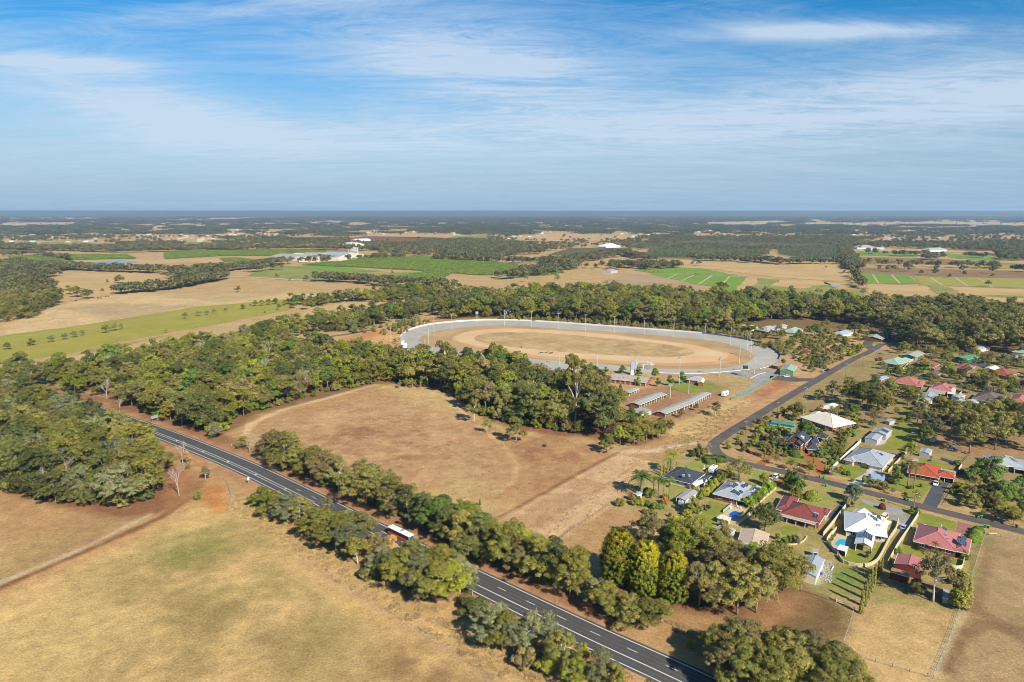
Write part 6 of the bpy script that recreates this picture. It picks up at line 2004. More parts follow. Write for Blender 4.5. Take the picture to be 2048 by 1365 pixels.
h.wing(h.r0, W_GREYM, RF['blue'], 'flat', 3, None, 0.2, None, False, (0,1,2,3))
# --- orange house
h = House('house', 'bright orange tiled house with palms on its lawn', 'house', (1807,944),(1872,956),(1890,937),2.6)
h.wing(h.r0, W_BRICK2, RF['orange'], 'hip', 23)
h.wing(((1866,951),(1906,958),(1913,947),2.55), W_BRICK2, RF['orange'], 'hip', 22, None, 0.4, None, False, (0,))
h.wing(((1816,936),(1844,940),(1858,930),2.66), W_BRICK2, RF['orange'], 'hip', 23)
h.wing(((1866,944),(1908,951),(1914,944),2.35), None, RF['galv'], 'flat')
h = House('shed', 'small grey shed with orange end behind the panel fence', 'shed', (1838,904),(1858,908),(1866,900),2.4)
h.wing(h.r0, W_GREYM, RF['grey'], 'gable', 12, None, 0.1, None, False)
h = House('shed', 'tiny cream shed behind the orange tiled house', 'shed', (1825,921),(1836,923),(1838,919),2.0)
h.wing(h.r0, W_CREAM, RF['old'], 'flat', 3, None, 0.1, None, False)
# --- grey farmhouse right
h = House('house', 'grey-roofed farmhouse beside the very large round tree', 'house', (1984,925),(2012,948),(2032,920),2.6)
h.wing(h.r0, W_BRICK, RF['grey'], 'hip', 22)
h.panels(1,-3,2.2,6,1)
h.wing(((2018,936),(2044,940),(2056,924),2.5), W_BRICK, RF['grey'], 'flat', 3, None, 0.3, None, False, (0,))
# --- upper suburb
UP = [
 ('house', 'pale green roofed house beside the street', 'house', (1763,725),(1800,731),(1818,722),2.6, W_BRICK, RF['green'], 'hip'),
 ('house', 'green-walled house behind slender palms', 'house', (1805,711),(1834,715),(1847,706),3.0, W_GREEN, RF['galv'], 'gable'),
 ('house', 'terracotta roofed house right of the pale green roof', 'house', (1818,729),(1866,736),(1882,728),2.6, W_BRICK2, RF['redbrown'], 'hip'),
 ('shed', 'bright green gabled shed on a grey yard', 'shed', (1914,717),(1942,722),(1949,713),3.6, plain('emerald_wall', S(40,120,86),0.6), RF['dgreen'], 'gable'),
 ('house', 'pink-red hip-roofed house below the bright green shed', 'house', (1901,738),(1936,743),(1952,733),2.6, W_BRICK2, RF['maroon'], 'hip'),
 ('house', 'salmon-roofed house behind the tall stand', 'house', (1778,764),(1832,772),(1850,763),2.6, W_BRICK2, RF['salmon'], 'hip'),
 ('house', 'red-roofed house with pale verandas in the upper suburb', 'house', (1855,778),(1898,784),(1916,774),2.6, W_BRICK, RF['pink'], 'hip'),
 ('shed', 'long grey shed behind the red-roofed veranda house', 'shed', (1836,793),(1872,798),(1878,790),2.6, W_GREYM, RF['grey'], 'gable'),
 ('shed', 'old cream shed beside the green back lawn', 'shed', (1832,804),(1860,808),(1866,800),2.5, W_CREAM, RF['old'], 'gable'),
 ('house', 'brown tiled house above the small pale pool', 'house', (1942,798),(2000,807),(2014,793),2.6, W_BRICK2, RF['brown'], 'hip'),
 ('house', 'salmon-red house at the right edge of the suburb', 'house', (2013,804),(2052,810),(2066,796),2.6, W_BRICK2, RF['salmon'], 'hip'),
 ('house', 'long brown-roofed house behind the palm row', 'house', (1976,746),(2022,754),(2034,746),2.6, W_BRICK2, RF['redbrown'], 'hip'),
 ('shed', 'yellowish shed between brown roof and green shed', 'shed', (1972,738),(1992,741),(1996,734),2.8, plain('yellow_wall', S(220,200,140),0.6), RF['cream'], 'gable'),
 ('house', 'pale green roof at the upper right edge', 'house', (2026,704),(2058,708),(2066,700),2.6, W_WHITE, RF['limegreen'], 'hip'),
 ('house', 'white-roofed house below the pale green roof at right', 'house', (2016,716),(2050,722),(2060,714),2.6, W_WHITE, RF['galv'], 'gable'),
 ('house', 'blue-roofed house hidden behind the tall stand', 'house', (1750,759),(1767,762),(1773,754),2.6, W_BRICK2, RF['blue'], 'gable'),
 ('shed', 'pale metal shed left of the small pale pool', 'shed', (1920,806),(1938,812),(1944,800),2.4, W_GREYM, RF['galv'], 'gable'),
 ('shed', 'pool shelter beside the small pale pool', 'shed', (1960,812),(1970,814),(1974,808),2.2, W_WHITE, RF['white'], 'gable'),
 ('house', 'red-brown roof at the right edge above the salmon-red house', 'house', (2030,764),(2054,768),(2062,759),2.6, W_BRICK2, RF['redbrown'], 'hip'),
 ('house', 'pale roof among tall trees above the bright green shed', 'house', (1938,698),(1964,702),(1974,694),2.6, W_WHITE, RF['galv'], 'hip'),
 ('shed', 'pale carport between the red veranda house and brown tiles', 'shed', (1906,794),(1922,797),(1928,790),2.4, W_GREYM, RF['galv'], 'gable'),
 ('shed', 'small white shed left of the long brown roof', 'shed', (1952,752),(1964,754),(1968,749),2.4, W_WHITE, RF['white'], 'gable'),
 ('house', 'grey roof half hidden beside the upper street', 'house', (1850,748),(1876,752),(1884,745),2.6, W_BRICK, RF['brown'], 'hip'),
 ('house', 'long white-roofed house at the street junction', 'house', (1728,676),(1766,680),(1772,673),2.6, W_BRICK2, RF['galv'], 'gable'),
 ('house', 'white-roofed homestead among autumn trees behind the track', 'house', (1001,623),(1020,625),(1027,619),2.8, W_WHITE, RF['white'], 'hip'),
 ('house', 'second white roof beside the homestead behind the track', 'house', (1022,624),(1040,625),(1044,619),2.8, W_WHITE, RF['white'], 'hip'),
 ('house', 'silver-roofed house behind the track, first from the fence bend', 'house', (1472,657),(1504,661),(1512,654),2.6, W_CREAM, RF['galv'], 'hip'),
 ('house', 'silver-roofed house behind the track, second from the fence bend', 'house', (1518,661),(1546,666),(1554,658),2.6, W_BRICK, RF['galv'], 'hip'),
 ('house', 'bluish-roofed house behind the track, third from the fence bend', 'house', (1548,655),(1562,657),(1566,650),3.2, W_GREYM, RF['blue'], 'gable'),
 ('house', 'pale green roofed house behind the track, fourth from the fence bend', 'house', (1568,664),(1594,667),(1602,659),2.6, W_CREAM, RF['green'], 'hip'),
 ('house', 'grey-roofed house behind the track, fifth from the fence bend', 'house', (1670,669),(1692,672),(1700,664),2.6, W_WHITE, RF['blue'], 'hip'),
 ('house', 'white farmhouse beside the palms at the large wood', 'house', (440,676),(466,682),(474,674),2.8, W_BRICK, RF['galv'], 'gable'),
 ('shed', 'red-roofed farm shed in the farm trees', 'shed', (729,592),(743,594),(747,590),3, W_GREYM, RF['old'], 'gable'),
 ('shed', 'open dark farm shed in the farm trees', 'shed', (762,592),(782,594),(788,588),3.2, W_GREYM, RF['grey'], 'gable'),
 ('dairy_shed', 'long pale dairy shed on the tan field', 'shed', (1209,543),(1228,544),(1229,541),4, W_GREYM, RF['bluegrey'], 'gable'),
 ('farmhouse', 'wide white farmhouse beside the vineyard', 'house', (1207,494),(1226,495),(1228,492),4, W_WHITE, RF['white'], 'hip'),
 ('warehouse', 'long pale warehouse behind the plantations', 'warehouse', (1577,488),(1604,489),(1605,486),6, W_GREYM, RF['galv'], 'gable'),
 ('farmhouse', 'white farmhouse right of the farm lane', 'house', (1718,496),(1732,497),(1735,494),5, W_WHITE, RF['galv'], 'hip'),
 ('farmhouse', 'green-white farmhouse right of the farm lane', 'house', (1857,501),(1876,502),(1879,499),5, W_WHITE, RF['limegreen'], 'hip'),
 ('farm_shed', 'blue shed beside the white farmhouse at the lane', 'shed', (1745,497),(1755,497.5),(1756,495),6, W_GREYM, RF['blue'], 'gable'),
 ('warehouse', 'white sheds left at the wood edge', 'warehouse', (-6,582),(8,583),(9,576),6, W_WHITE, RF['galv'], 'gable'),
 ('farmhouse', 'red-roofed farmhouse at the far left of the town', 'house', (337,486),(352,486.5),(353,484),5, W_WHITE, RF['orange'], 'hip'),
 ('farm_shed', 'white shed on the far side of the ploughed field', 'shed', (716,481),(726,481.5),(727,479),6, W_WHITE, RF['white'], 'gable'),
]
for nm, lab, cat, a, b, c, z, wm, rm, kd in UP:
 h = House(nm, lab, cat, a, b, c, z)
 far = h.far
 h.wing(h.r0, wm, rm, kd, 24 if kd == 'hip' else 14, None, 0.5 if cat == 'house' else 0.12, None, cat == 'house')
 if 'pink-red hip' in lab or 'red-roofed house with pale' in lab or 'brown tiled' in lab:
  h.panels(0,-2.5,1.2,5,1)
 if 'veranda' in lab and cat == 'house':
  h.wing(((1852,784),(1888,789),(1896,782),2.3), None, RF['old'], 'flat')
  h.wing(((1893,787),(1908,789),(1914,780),2.4), W_CREAM, RF['cream'], 'flat', 3, None, 0.3, None, False, (0,))
 if 'pale green roofed house beside the street' in lab:
  h.wing(((1790,724),(1808,727),(1816,718),2.66), W_BRICK, RF['green'], 'hip', 24)
 if 'salmon-roofed house behind' in lab:
  h.wing(((1826,772),(1842,774),(1851,766),2.5), W_BRICK2, RF['salmon'], 'hip', 22)

# --- race club
h = House('clubhouse', 'long brick clubhouse with pale roof beside the finish sign', 'building', (1217,758),(1293,766),(1306,755),3.0)
h.wing(h.r0, W_BRICK, RF['old'], 'gable', 12, 'u', 0.8, None, False)
h.vent(0,-6,3.5,(1.4,1,0.8)).vent(0,-3,4,(1.0,1,0.7))
pv = Rect((1217,758),(1293,766),(1306,755),3.0)
for k in range(8):
 po = MB().box((0,0,1.5),(0.2,0.2,3.0)).build('post', WHITE, h.e, pv.P(-pv.w / 2 + 1 + k * (pv.w - 2) / 7,-pv.d / 2 + 0.25) - h.o)
h = House('pavilion', 'grey-roofed brick pavilion beside the bright shade trees', 'building', (1368,759),(1398,762),(1413,756),2.8)
h.wing(h.r0, W_BRICK, RF['grey'], 'hip', 20)
h.wing(((1392,765),(1404,766),(1413,759),2.7), W_BRICK, RF['cream'], 'gable', 18, 'v', 0.3, None, False)
h = House('grandstand', 'long pale grandstand roof along the home straight', 'grandstand', (1074,741),(1134,748),(1146,738),4.2)
h.wing(h.r0, W_GREYM, RF['galv'], 'flat', 3, None, 0.5, None, False, (0,2))
h = House('tote_building', 'pale roofed building behind the tallest gum', 'building', (1162,761),(1184,764),(1192,757),3.0)
h.wing(h.r0, W_BRICK, RF['old'], 'gable', 14, None, 0.4, None, False)
h = House('tote_building', 'small pale roof left of the clubhouse', 'building', (1206,757),(1216,758),(1222,753),2.6)
h.wing(h.r0, W_BRICK, RF['old'], 'flat', 3, None, 0.3, None, False)
ST = [('stable', 'long pale stable nearest the gum wood', (1276,812),(1331,790),(1316,784),2.6),('stable', 'long pale stable nearest the street', (1327,830),(1383,808),(1370,801),2.6),
   ('stable', 'pale stable end joined behind the street-side stable', (1383,807),(1420,788),(1408,783),2.7),('stable', 'short open stable beside the green cypress', (1256,788),(1276,779),(1270,774),2.4)]
for nm, lab, a, b, c, z in ST:
 h = House(nm, lab, 'stable', a, b, c, z)
 h.wing(h.r0, W_BRICK if 'short' not in lab else None, RF['galv'], 'gable', 10, None, 0.35, None, False, (0,))
 if 'short' in lab:
  for k in range(5):
   MB().box((0,0,1.2),(0.15,0.15,2.4)).build('post', WHITE, h.e, h.r0.P(-h.r0.w / 2 + 0.4 + k * (h.r0.w - 0.8) / 4,-h.r0.d / 2 + 0.3) - h.o)
h = House('horse_stall', 'grey sheet stall below the long stable', 'shed', (1268,824),(1290,830),(1297,820),2.4)
h.wing(h.r0, W_GREYM, RF['bluegrey'], 'flat', 3, None, 0.15, None, False)
h = House('shed', 'large pale green gabled shed at the track bend', 'shed', (1557,740),(1584,743),(1598,734),4.0)
h.wing(h.r0, W_GREEN, RF['green'], 'gable', 16, 'v', 0.15, None, False)
h = House('shed', 'low brown shed left of the pale green shed', 'shed', (1546,731),(1560,734),(1568,729),2.6)
h.wing(h.r0, W_BRICK2, RF['old'], 'flat', 3, None, 0.15, None, False)

# --- factory far behind
FW = [((556,514),(605,516),(612,511),8, W_GREYM, RF['old'], 'gable'),((592,511),(606,512),(608,508),8, W_WHITE, RF['white'], 'gable'),((608,515),(648,515),(652,509),11, W_CREAM, RF['old'], 'gable'),
   ((648,512),(675,513),(690,507),10, plain('red_cladding', S(190,84,62),0.7), RF['grey'], 'gable'),((664,514),(702,515),(704,508),10, W_CREAM, RF['grey'], 'gable'),((690,507),(702,507.5),(704,505),14, plain('red_cladding', S(190,84,62),0.7), RF['orange'], 'flat')]
h = House('factory', 'white and red factory halls beyond the orchards', 'factory', *FW[0][:4])
for a, b, c, z, wm, rm, kd in FW:
 h.wing((a, b, c, z), wm, rm, kd, 8, 'u', 0.3, None, False)
for i, (x, yb, yt, rr) in enumerate([(697,507,500,2.2),(701,508,499.5,2.2),(704,508,497,2.6),(708,509,494,3.2),(712,509,495,3.0),(715,509,495,3.0)]):
 p = G(x, yb)
 e = tag(empty('silo', (p.x, p.y, 0)), 'tall silver silo at the end of the factory, %s from the halls' % ordinal(i), 'silo', 'factory silos')
 hh = HT(x, yb, yt)
 MB().tube([(0,0,0),(0,0, hh - rr * 0.5)], [rr, rr], 14).build('shell', STEEL, e)
 MB().tube([(0,0, hh - rr * 0.5),(0,0, hh)], [rr, rr * 0.15], 14).build('cone_top', STEEL, e)
h = House('packing_shed', 'long cream packing shed behind the factory', 'shed', (678,491),(735,490),(737,487),7)
h.wing(h.r0, W_CREAM, RF['cream'], 'gable', 8, None, 0.2, None, False)
p = G(700,490)
e = tag(empty('round_tank', (p.x, p.y, 0)), 'orange ball on the packing shed behind the factory', 'ball')
bm = bmesh.new()
bmesh.ops.create_icosphere(bm, subdivisions=3, radius=4)
me = bpy.data.meshes.new('ball')
bm.to_mesh(me)
bm.free()
me.materials.append(plain('orange_paint', S(235,100,40),0.5))
ob = bpy.data.objects.new('ball', me)
ob.location = (0,0,7)
link(ob, e)
MB().tube([(0,0,0),(0,0,4)], [2.0,1.2], 8).build('base', STEEL, e)

# --- the far town: small roofs
tr_ = random.Random(21)
tm = {}

def town_mesh(i):
 if i not in tm:
  rm = [RF['white'], RF['galv'], RF['orange'], RF['salmon'], RF['cream'], RF['bluegrey'], RF['limegreen']][i % 7]
  m = MB()
  w, d, z, t = 9.0,7.0,3.4,2.6
  for q in ([(-w, -d, 0),(w, -d, 0),(w, -d, z),(-w, -d, z)], [(w, -d, 0),(w, d, 0),(w, d, z),(w, -d, z)], [(w, d, 0),(-w, d, 0),(-w, d, z),(w, d, z)], [(-w, d, 0),(-w, -d, 0),(-w, -d, z),(-w, d, z)]):
   m.poly(q, mi=0)
  for q in ([(-w - .6,-d - .6, z),(w + .6,-d - .6, z),(w - 5,0, z + t),(-w + 5,0, z + t)], [(w + .6, d + .6, z),(-w - .6, d + .6, z),(-w + 5,0, z + t),(w - 5,0, z + t)],
      [(w + .6,-d - .6, z),(w + .6, d + .6, z),(w - 5,0, z + t)], [(-w - .6, d + .6, z),(-w - .6,-d - .6, z),(-w + 5,0, z + t)]):
   m.poly(q, mi=1)
  tm[i] = m.mesh('town_house', [W_CREAM if i % 2 else W_CREAMB, rm])
 return tm[i]

ROOFW = ['white', 'silver', 'orange', 'salmon', 'cream', 'blue-grey', 'pale green']
spots = []
for (x0, x1, y0, y1, n) in ((0,190,452,486,48),(190,330,450,474,46),(330,440,460,484,34),(440,560,458,474,48),(730,960,452,472,26),(1180,1330,456,476,22),(780,830,444,450,6),(1000,1120,458,480,18),(1380,1560,460,480,22),(1700,1900,456,482,20)):
 for _ in range(n):
  spots.append((tr_.uniform(x0, x1), y0 + (y1 - y0) * tr_.random() ** 0.8,(x0, x1)))
spots.sort()
zone_words = {(0,190): 'in the left part of the far town', (190,330): 'in the middle of the far town', (330,440): 'right of the middle of the far town', (440,560): 'in the new quarter of the far town', (730,960): 'beyond the ploughed field', (1180,1330): 'beyond the vineyard',
     (780,830): 'far off in the dark woodland', (1000,1120): 'beyond the large orchard', (1380,1560): 'beyond the plantations', (1700,1900): 'beyond the farm lane'}
cnt = {}
for x, y, zk in spots:
 k = tr_.randrange(14)
 k = k if tr_.random() < 0.8 else tr_.choice([0,1,7,8])
 p = G(x, y)
 o = bpy.data.objects.new('town_house', town_mesh(k))
 s = tr_.uniform(0.7,1.25)
 o.scale = (s, s, s * 0.9)
 o.location = (p.x, p.y, 0)
 o.rotation_euler = (0,0, tr_.uniform(-0.6,0.6))
 link(o)
 key = (zk, k % 7)
 i = cnt.get(key, 0)
 cnt[key] = i + 1
 tag(o, '%s-roofed house %s, %s from the left' % (ROOFW[k % 7], zone_words[zk], ordinal(i)), 'house', 'houses of the far town')
# vehicles
RUBBER = plain('tyre', (0.018,0.018,0.018),0.85)
RIM = plain('rim', (0.45,0.45,0.46),0.35,0.6)
CARGLASS = plain('car_glass', (0.015,0.02,0.025),0.06,0,0.02,1,0.7)
LAMP = plain('lamp_lens', (0.7,0.68,0.6),0.15)
TAIL = plain('tail_lamp', (0.4,0.02,0.02),0.2)

def paintm(key, c):
 return plain('paint_' + key, c, 0.25,0.1,0.04,0.8,0.5)

def loft(mb, secs):
 # skin over cross sections (same point count each)
 for a, b in zip(secs[:-1], secs[1:]):
  n = len(a)
  for i in range(n):
   j = (i + 1) % n
   mb.poly([a[i], a[j], b[j], b[i]])
 mb.poly(list(reversed(secs[0])))
 mb.poly(secs[-1])

def wheel(parent, x, y, r, w=0.22):
 n = 14
 t = MB()
 t.tube([(x, y - w / 2, r),(x, y + w / 2, r)], [r, r], n)
 o = t.build('wheel', RUBBER, parent)
 MB().tube([(x, y - w / 2 - 0.012, r),(x, y + w / 2 + 0.012, r)], [r * 0.58, r * 0.58], 10).build('rim', RIM, o)

def section(x, hw_, z0, z1, b=0.08):
 return [(x, -hw_, z0),(x, -hw_, z1 - b),(x, -hw_ + b, z1),(x, hw_ - b, z1),(x, hw_, z1 - b),(x, hw_, z0)]

def car(px, py, px2, py2, kind, col, key, label):
 # a car standing at pixel px,py with its nose towards pixel px2,py2
 p, q = G(px, py), G(px2, py2)
 d = q - p
 e = tag(empty({'sedan': 'parked_car', 'ute': 'utility_truck', 'wagon': 'four_wheel_drive', 'van': 'parked_van'}[kind], p, math.atan2(d.y, d.x)), label, 'van' if kind == 'van' else ('pickup' if kind == 'ute' else 'car'))
 pm = paintm(key, col)
 L, Wd, H0, H1 = {'sedan': (4.6,0.88,0.92,1.45), 'ute': (5.1,0.92,1.08,1.78), 'wagon': (4.8,0.92,1.1,1.82), 'van': (5.2,0.95,1.2,2.2)}[kind]
 b = MB()
 xs = [(-L / 2,0.90,0.42, H0 * 0.92),(-L / 2 + 0.15,1.0,0.30, H0),(-L * 0.2,1.0,0.28, H0),(L * 0.18,1.0,0.28, H0),(L * 0.36,0.98,0.28, H0 * 0.92),(L / 2 - 0.12,0.94,0.30, H0 * 0.82),(L / 2,0.86,0.42, H0 * 0.66)]
 loft(b, [section(x, Wd * k, z0, z1) for x, k, z0, z1 in xs])
 body = b.build('body', pm, e)
 c0, c1, t0, t1 = {'sedan': (-L * 0.42, L * 0.22,-L * 0.28, L * 0.06), 'ute': (-L * 0.06, L * 0.26,-L * 0.04, L * 0.14), 'wagon': (-L * 0.49, L * 0.24,-L * 0.46, L * 0.10), 'van': (-L * 0.49, L * 0.40,-L * 0.48, L * 0.24)}[kind]
 g = MB()
 loft(g, [[(c0,-Wd * 0.93, H0 - 0.03),(t0,-Wd * 0.76, H1 - 0.05),(t0, Wd * 0.76, H1 - 0.05),(c0, Wd * 0.93, H0 - 0.03)], [(c1,-Wd * 0.93, H0 - 0.03),(t1,-Wd * 0.76, H1 - 0.05),(t1, Wd * 0.76, H1 - 0.05),(c1, Wd * 0.93, H0 - 0.03)]])
 g.build('window', CARGLASS, e)
 r_ = MB()
 r_.box(((t0 + t1) / 2,0, H1 - 0.02),(t1 - t0 + 0.05, Wd * 1.56,0.07))
 for y in (-1,1):   # pillars
  for f in (0.0,0.5,1.0):
   xb, xt = c0 + (c1 - c0) * f, t0 + (t1 - t0) * f
   r_.tube([(xb, y * Wd * 0.94, H0 - 0.05),(xt, y * Wd * 0.77, H1 - 0.04)], [0.05,0.05], 4)
 r_.build('roof', pm, e)
 if kind == 'ute':
  t = MB()
  t.box((-L * 0.28,0, H0 - 0.02),(L * 0.40, Wd * 1.6,0.04))
  t.build('tray', DARK, e)
 for x in (-L * 0.31, L * 0.32):
  for y in (-Wd + 0.08, Wd - 0.08):
   wheel(e, x, y, 0.36 if kind != 'sedan' else 0.32)
 for y in (-Wd * 0.66, Wd * 0.66):
  MB().box((L / 2 - 0.05, y, H0 * 0.66),(0.1,0.34,0.16)).build('headlight', LAMP, e)
  MB().box((-L / 2 + 0.03, y, H0 * 0.80),(0.1,0.28,0.16)).build('tail_light', TAIL, e)
 return e

WH = (0.75,0.75,0.74)
car(1553,955,1562,950, 'wagon', WH, 'white', 'white four-wheel drive parked on the red drive by the street')
car(1541,964,1550,957, 'ute', WH, 'white', 'white utility with open tray behind the white four-wheel drive')
car(1807,1057,1812,1047, 'sedan', (0.42,0.47,0.52), 'silver', 'silver-blue sedan on the gravel beside the white house')
car(1872,970,1866,979, 'ute', WH, 'white', 'white utility parked on the asphalt drive of the orange house')
car(1826,866,1827,872, 'wagon', (0.20,0.26,0.38), 'blue', 'blue vehicle parked on the green back lawn')
car(1573,754,1564,754, 'sedan', WH, 'white', 'white sedan in front of the pale green shed')
car(1655,742,1664,738, 'ute', (0.02,0.025,0.06), 'navy', 'dark navy utility beside the street near the green shed')
car(1924,775,1932,770, 'van', (0.6,0.62,0.6), 'pale', 'pale van parked beside the red-roofed veranda house')
car(1632,862,1640,858, 'wagon', WH, 'white', 'white car parked under the cream pyramid roof')
car(1767,1040,1760,1046, 'van', (0.74,0.6,0.45), 'cream', 'small cream van behind the white roof')
car(1898,962,1892,972, 'sedan', (0.35,0.36,0.4), 'grey', 'grey car inside the orange house carport')
car(1772,729,1776,733, 'sedan', (0.05,0.05,0.06), 'black', 'dark car in the carport of the pale green roof')
car(1082,708.6,1060,706.2, 'wagon', (0.45,0.47,0.5), 'silver', 'silver vehicle on the training track behind the two horses')
for i, (x, y, c, k, kd) in enumerate([(797,699, WH, 'white', 'van'),(806,701,(0.1,0.15,0.3), 'deepblue', 'ute'),(813,700,(0.03,0.12,0.55), 'vivid', 'sedan'),(818,703, WH, 'white', 'ute'),(824,702,(0.5,0.5,0.55), 'silver', 'sedan')]):
 car(x, y, x + 8, y + 2, kd, c, k, '%s vehicle parked at the left end of the track, %s from the left' % (['white', 'dark blue', 'bright blue', 'white', 'silver'][i], ordinal(i)))
for i, (x, y) in enumerate([(34,598),(42,599),(50,598),(60,597),(68,597)]):
 car(x, y, x + 6, y + 1, 'sedan', [WH, (0.1,0.1,0.12),(0.5,0.5,0.5)][i % 3], ['white', 'black', 'silver'][i % 3], '%s car parked under the far left trees, %s from the left' % (['white', 'black', 'silver'][i % 3], ordinal(i)))

# --- bus on the highway
ib = hw_index(824,1086)
ln = offset_line(HW_FAR, -1.9)
dirv = (HW_FAR[ib + 2] - HW_FAR[ib - 2]).normalized()
fp = G(825,1086.5)
t_ = (fp - ln[ib]).dot(dirv)
front = ln[ib] + dirv * t_
ctr = front - dirv * 6.2
bus = tag(empty('bus', (ctr.x, ctr.y, 0.03), math.atan2(dirv.y, dirv.x)), 'white-roofed orange bus driving on the highway', 'bus')
OR = plain('bus_orange', S(240,84,22),0.3,0,0.05,1,0.5)
Lb, wb = 12.4,1.25
m = MB()
loft(m, [section(x, wb * k, 0.35, z, 0.02) for x, k, z in ((-6.2,0.98,1.4),(-6.1,1.0,1.45),(6.0,1.0,1.45),(6.2,0.97,1.38))])
m.build('lower_body', OR, bus)
m = MB()
loft(m, [section(x, wb * k, 1.45, z, 0.05) for x, k, z in ((-6.18,0.97,2.75),(-6.08,0.985,2.8),(5.9,0.985,2.8),(5.95,0.97,2.75))])
m.build('window', CARGLASS, bus)
m = MB()
loft(m, [section(x, wb * k, 2.78, z, 0.22) for x, k, z in ((-6.2,0.97,3.05),(-6.0,1.0,3.18),(5.9,1.0,3.18),(6.15,0.96,3.02))])
busroof = m.build('roof', WHITE, bus)
for x, sx, sy, sz, mt in ((-3.6,0.9,0.9,0.12, plain('hatch', S(226,214,190),0.5)),(3.9,0.9,0.9,0.12, plain('hatch', S(226,214,190),0.5)),(0.9,2.6,1.7,0.28, WHITE)):
 MB().box((x, 0,3.18 + sz / 2),(sx, sy, sz)).build('roof_hatch' if sx < 2 else 'air_conditioner', mt, busroof)
m = MB()
for k in range(4):
 m.box((0.3 + k * 0.42,0,3.47),(0.22,1.5,0.03))
m.build('cooling_grille', DARK, busroof)
m = MB()
m.poly([(6.21,-1.12,1.42),(6.21,1.12,1.42),(6.02,1.10,2.9),(6.02,-1.10,2.9)])
m.poly([(6.02,-1.10,2.9),(6.02,1.10,2.9),(5.9,1.10,2.9),(5.9,-1.10,2.9)])
m.build('windscreen', plain('windscreen', (0.02,0.10,0.09),0.05,0,0.1,1,0.8), bus)
m = MB()
for y in (-1.17,1.17):
 m.tube([(6.19, y, 1.42),(6.0, y * 0.98,2.9)], [0.06,0.06], 4)
m.build('windscreen_pillar', WHITE, bus)
for y in (-1.42,1.42):
 MB().box((6.1, y, 2.3),(0.12,0.16,0.5)).build('mirror', DARK, bus)
for y in (-0.85,0.85):
 MB().box((6.2, y, 0.75),(0.06,0.42,0.2)).build('headlight', LAMP, bus)
MB().box((6.22,0,0.45),(0.08,2.3,0.16)).build('bumper', WHITE, bus)
MB().box((6.22,0,1.05),(0.03,0.55,0.16)).build('number_plate', WHITE, bus)
for x in (-3.4,3.6):
 for y in (-1.15,1.15):
  wheel(bus, x, y, 0.48,0.28)
m = MB()
for k in range(9):
 for y in (-1.245,1.245):
  m.box((-5.2 + k * 1.3, y, 2.1),(0.07,0.03,1.25))
m.build('window_pillar', DARK, bus)

# caravan, horse truck, boat trailer
def box_vehicle(name, label, cat, px, py, px2, py2, L, w, h, base, col, stripe, hitch=True):
 p, q = G(px, py), G(px2, py2)
 d = q - p
 e = tag(empty(name, p, math.atan2(d.y, d.x)), label, cat)
 m = MB()
 loft(m, [section(x, w / 2 * k, base, z, 0.18) for x, k, z in ((-L / 2,0.95, h * 0.94),(-L / 2 + 0.2,1.0, h),(L / 2 - 0.7,1.0, h),(L / 2,0.95, h * 0.72))])
 b = m.build('body', col, e)
 MB().box((0,0, h * 0.62),(L * 0.7, w + 0.03, h * 0.2)).build('window', CARGLASS, e)
 MB().box((0,0, h * 0.38),(L * 0.94, w + 0.025,0.22)).build('stripe', stripe, e)
 for x in (-0.45,0.45):
  for y in (-w / 2 + 0.1, w / 2 - 0.1):
   wheel(e, x - (0 if hitch else L * 0.28 * (1 if x < 0 else -1) - x), y, 0.36)
 r = MB().box((L * 0.15,0, h + 0.1),(0.8,0.8,0.22))
 r.box((-L * 0.25,0, h + 0.06),(0.6,0.6,0.14))
 r.build('roof_hatch', plain('hatch_grey', S(150,154,160),0.5), e)
 if hitch:
  MB().tube([(L / 2,-0.5,0.5),(L / 2 + 1.1,0,0.45),(L / 2,0.5,0.5)], [0.05,0.05,0.05], 5).build('drawbar', DARK, e)
 return e

box_vehicle('caravan', 'white caravan parked on the dark drive at the bend', 'caravan', 1426,944,1434,938,6.2,2.4,2.7,0.5, WHITE, DARK)
box_vehicle('horse_truck', 'white and blue horse truck beside the race club gate', 'truck', 1450,792,1458,788,7.0,2.4,3.1,0.6, WHITE, paintm('vivid', (0.03,0.12,0.55)), False)
box_vehicle('horse_float', 'grey horse float under the long carport', 'trailer', 1364,1010,1372,1002,4.2,2.2,2.3,0.5, W_GREYM, W_GREYM)
e = box_vehicle('trailer', 'green box trailer behind the dark navy utility', 'trailer', 1644,745,1650,742,2.8,1.7,1.5,0.5, W_GREEN, W_GREEN)
box_vehicle('caravan', 'small white caravan beside the bare gum near the back lawn', 'caravan', 1866,884,1872,880,4.2,2.1,2.2,0.4, W_CREAM, W_CREAM)

# --- small street things
def wheelie_bin(px, py, lidc, bodyc, key, label):
 p = G(px, py)
 e = tag(empty('wheelie_bin', p, 0.6), label, 'bin', 'wheelie bins on the verge')
 m = MB()
 loft(m, [[(-0.26,-0.28,0.08),(0.26,-0.28,0.08),(0.26,0.28,0.08),(-0.26,0.28,0.08)], [(-0.36,-0.42,1.12),(0.36,-0.42,1.12),(0.36,0.42,1.12),(-0.36,0.42,1.12)]])
 m.build('body', plain('bin_' + key, bodyc, 0.5), e)
 MB().box((0,0,1.18),(0.8,0.92,0.12)).build('lid', plain('lid_' + key, lidc, 0.45), e)
 MB().tube([(-0.25,0.45,1.1),(0.25,0.45,1.1)], [0.03,0.03], 5).build('handle', DARK, e)
 for x in (-0.27,0.27):
  wheel(e, x, 0.25,0.12,0.06)

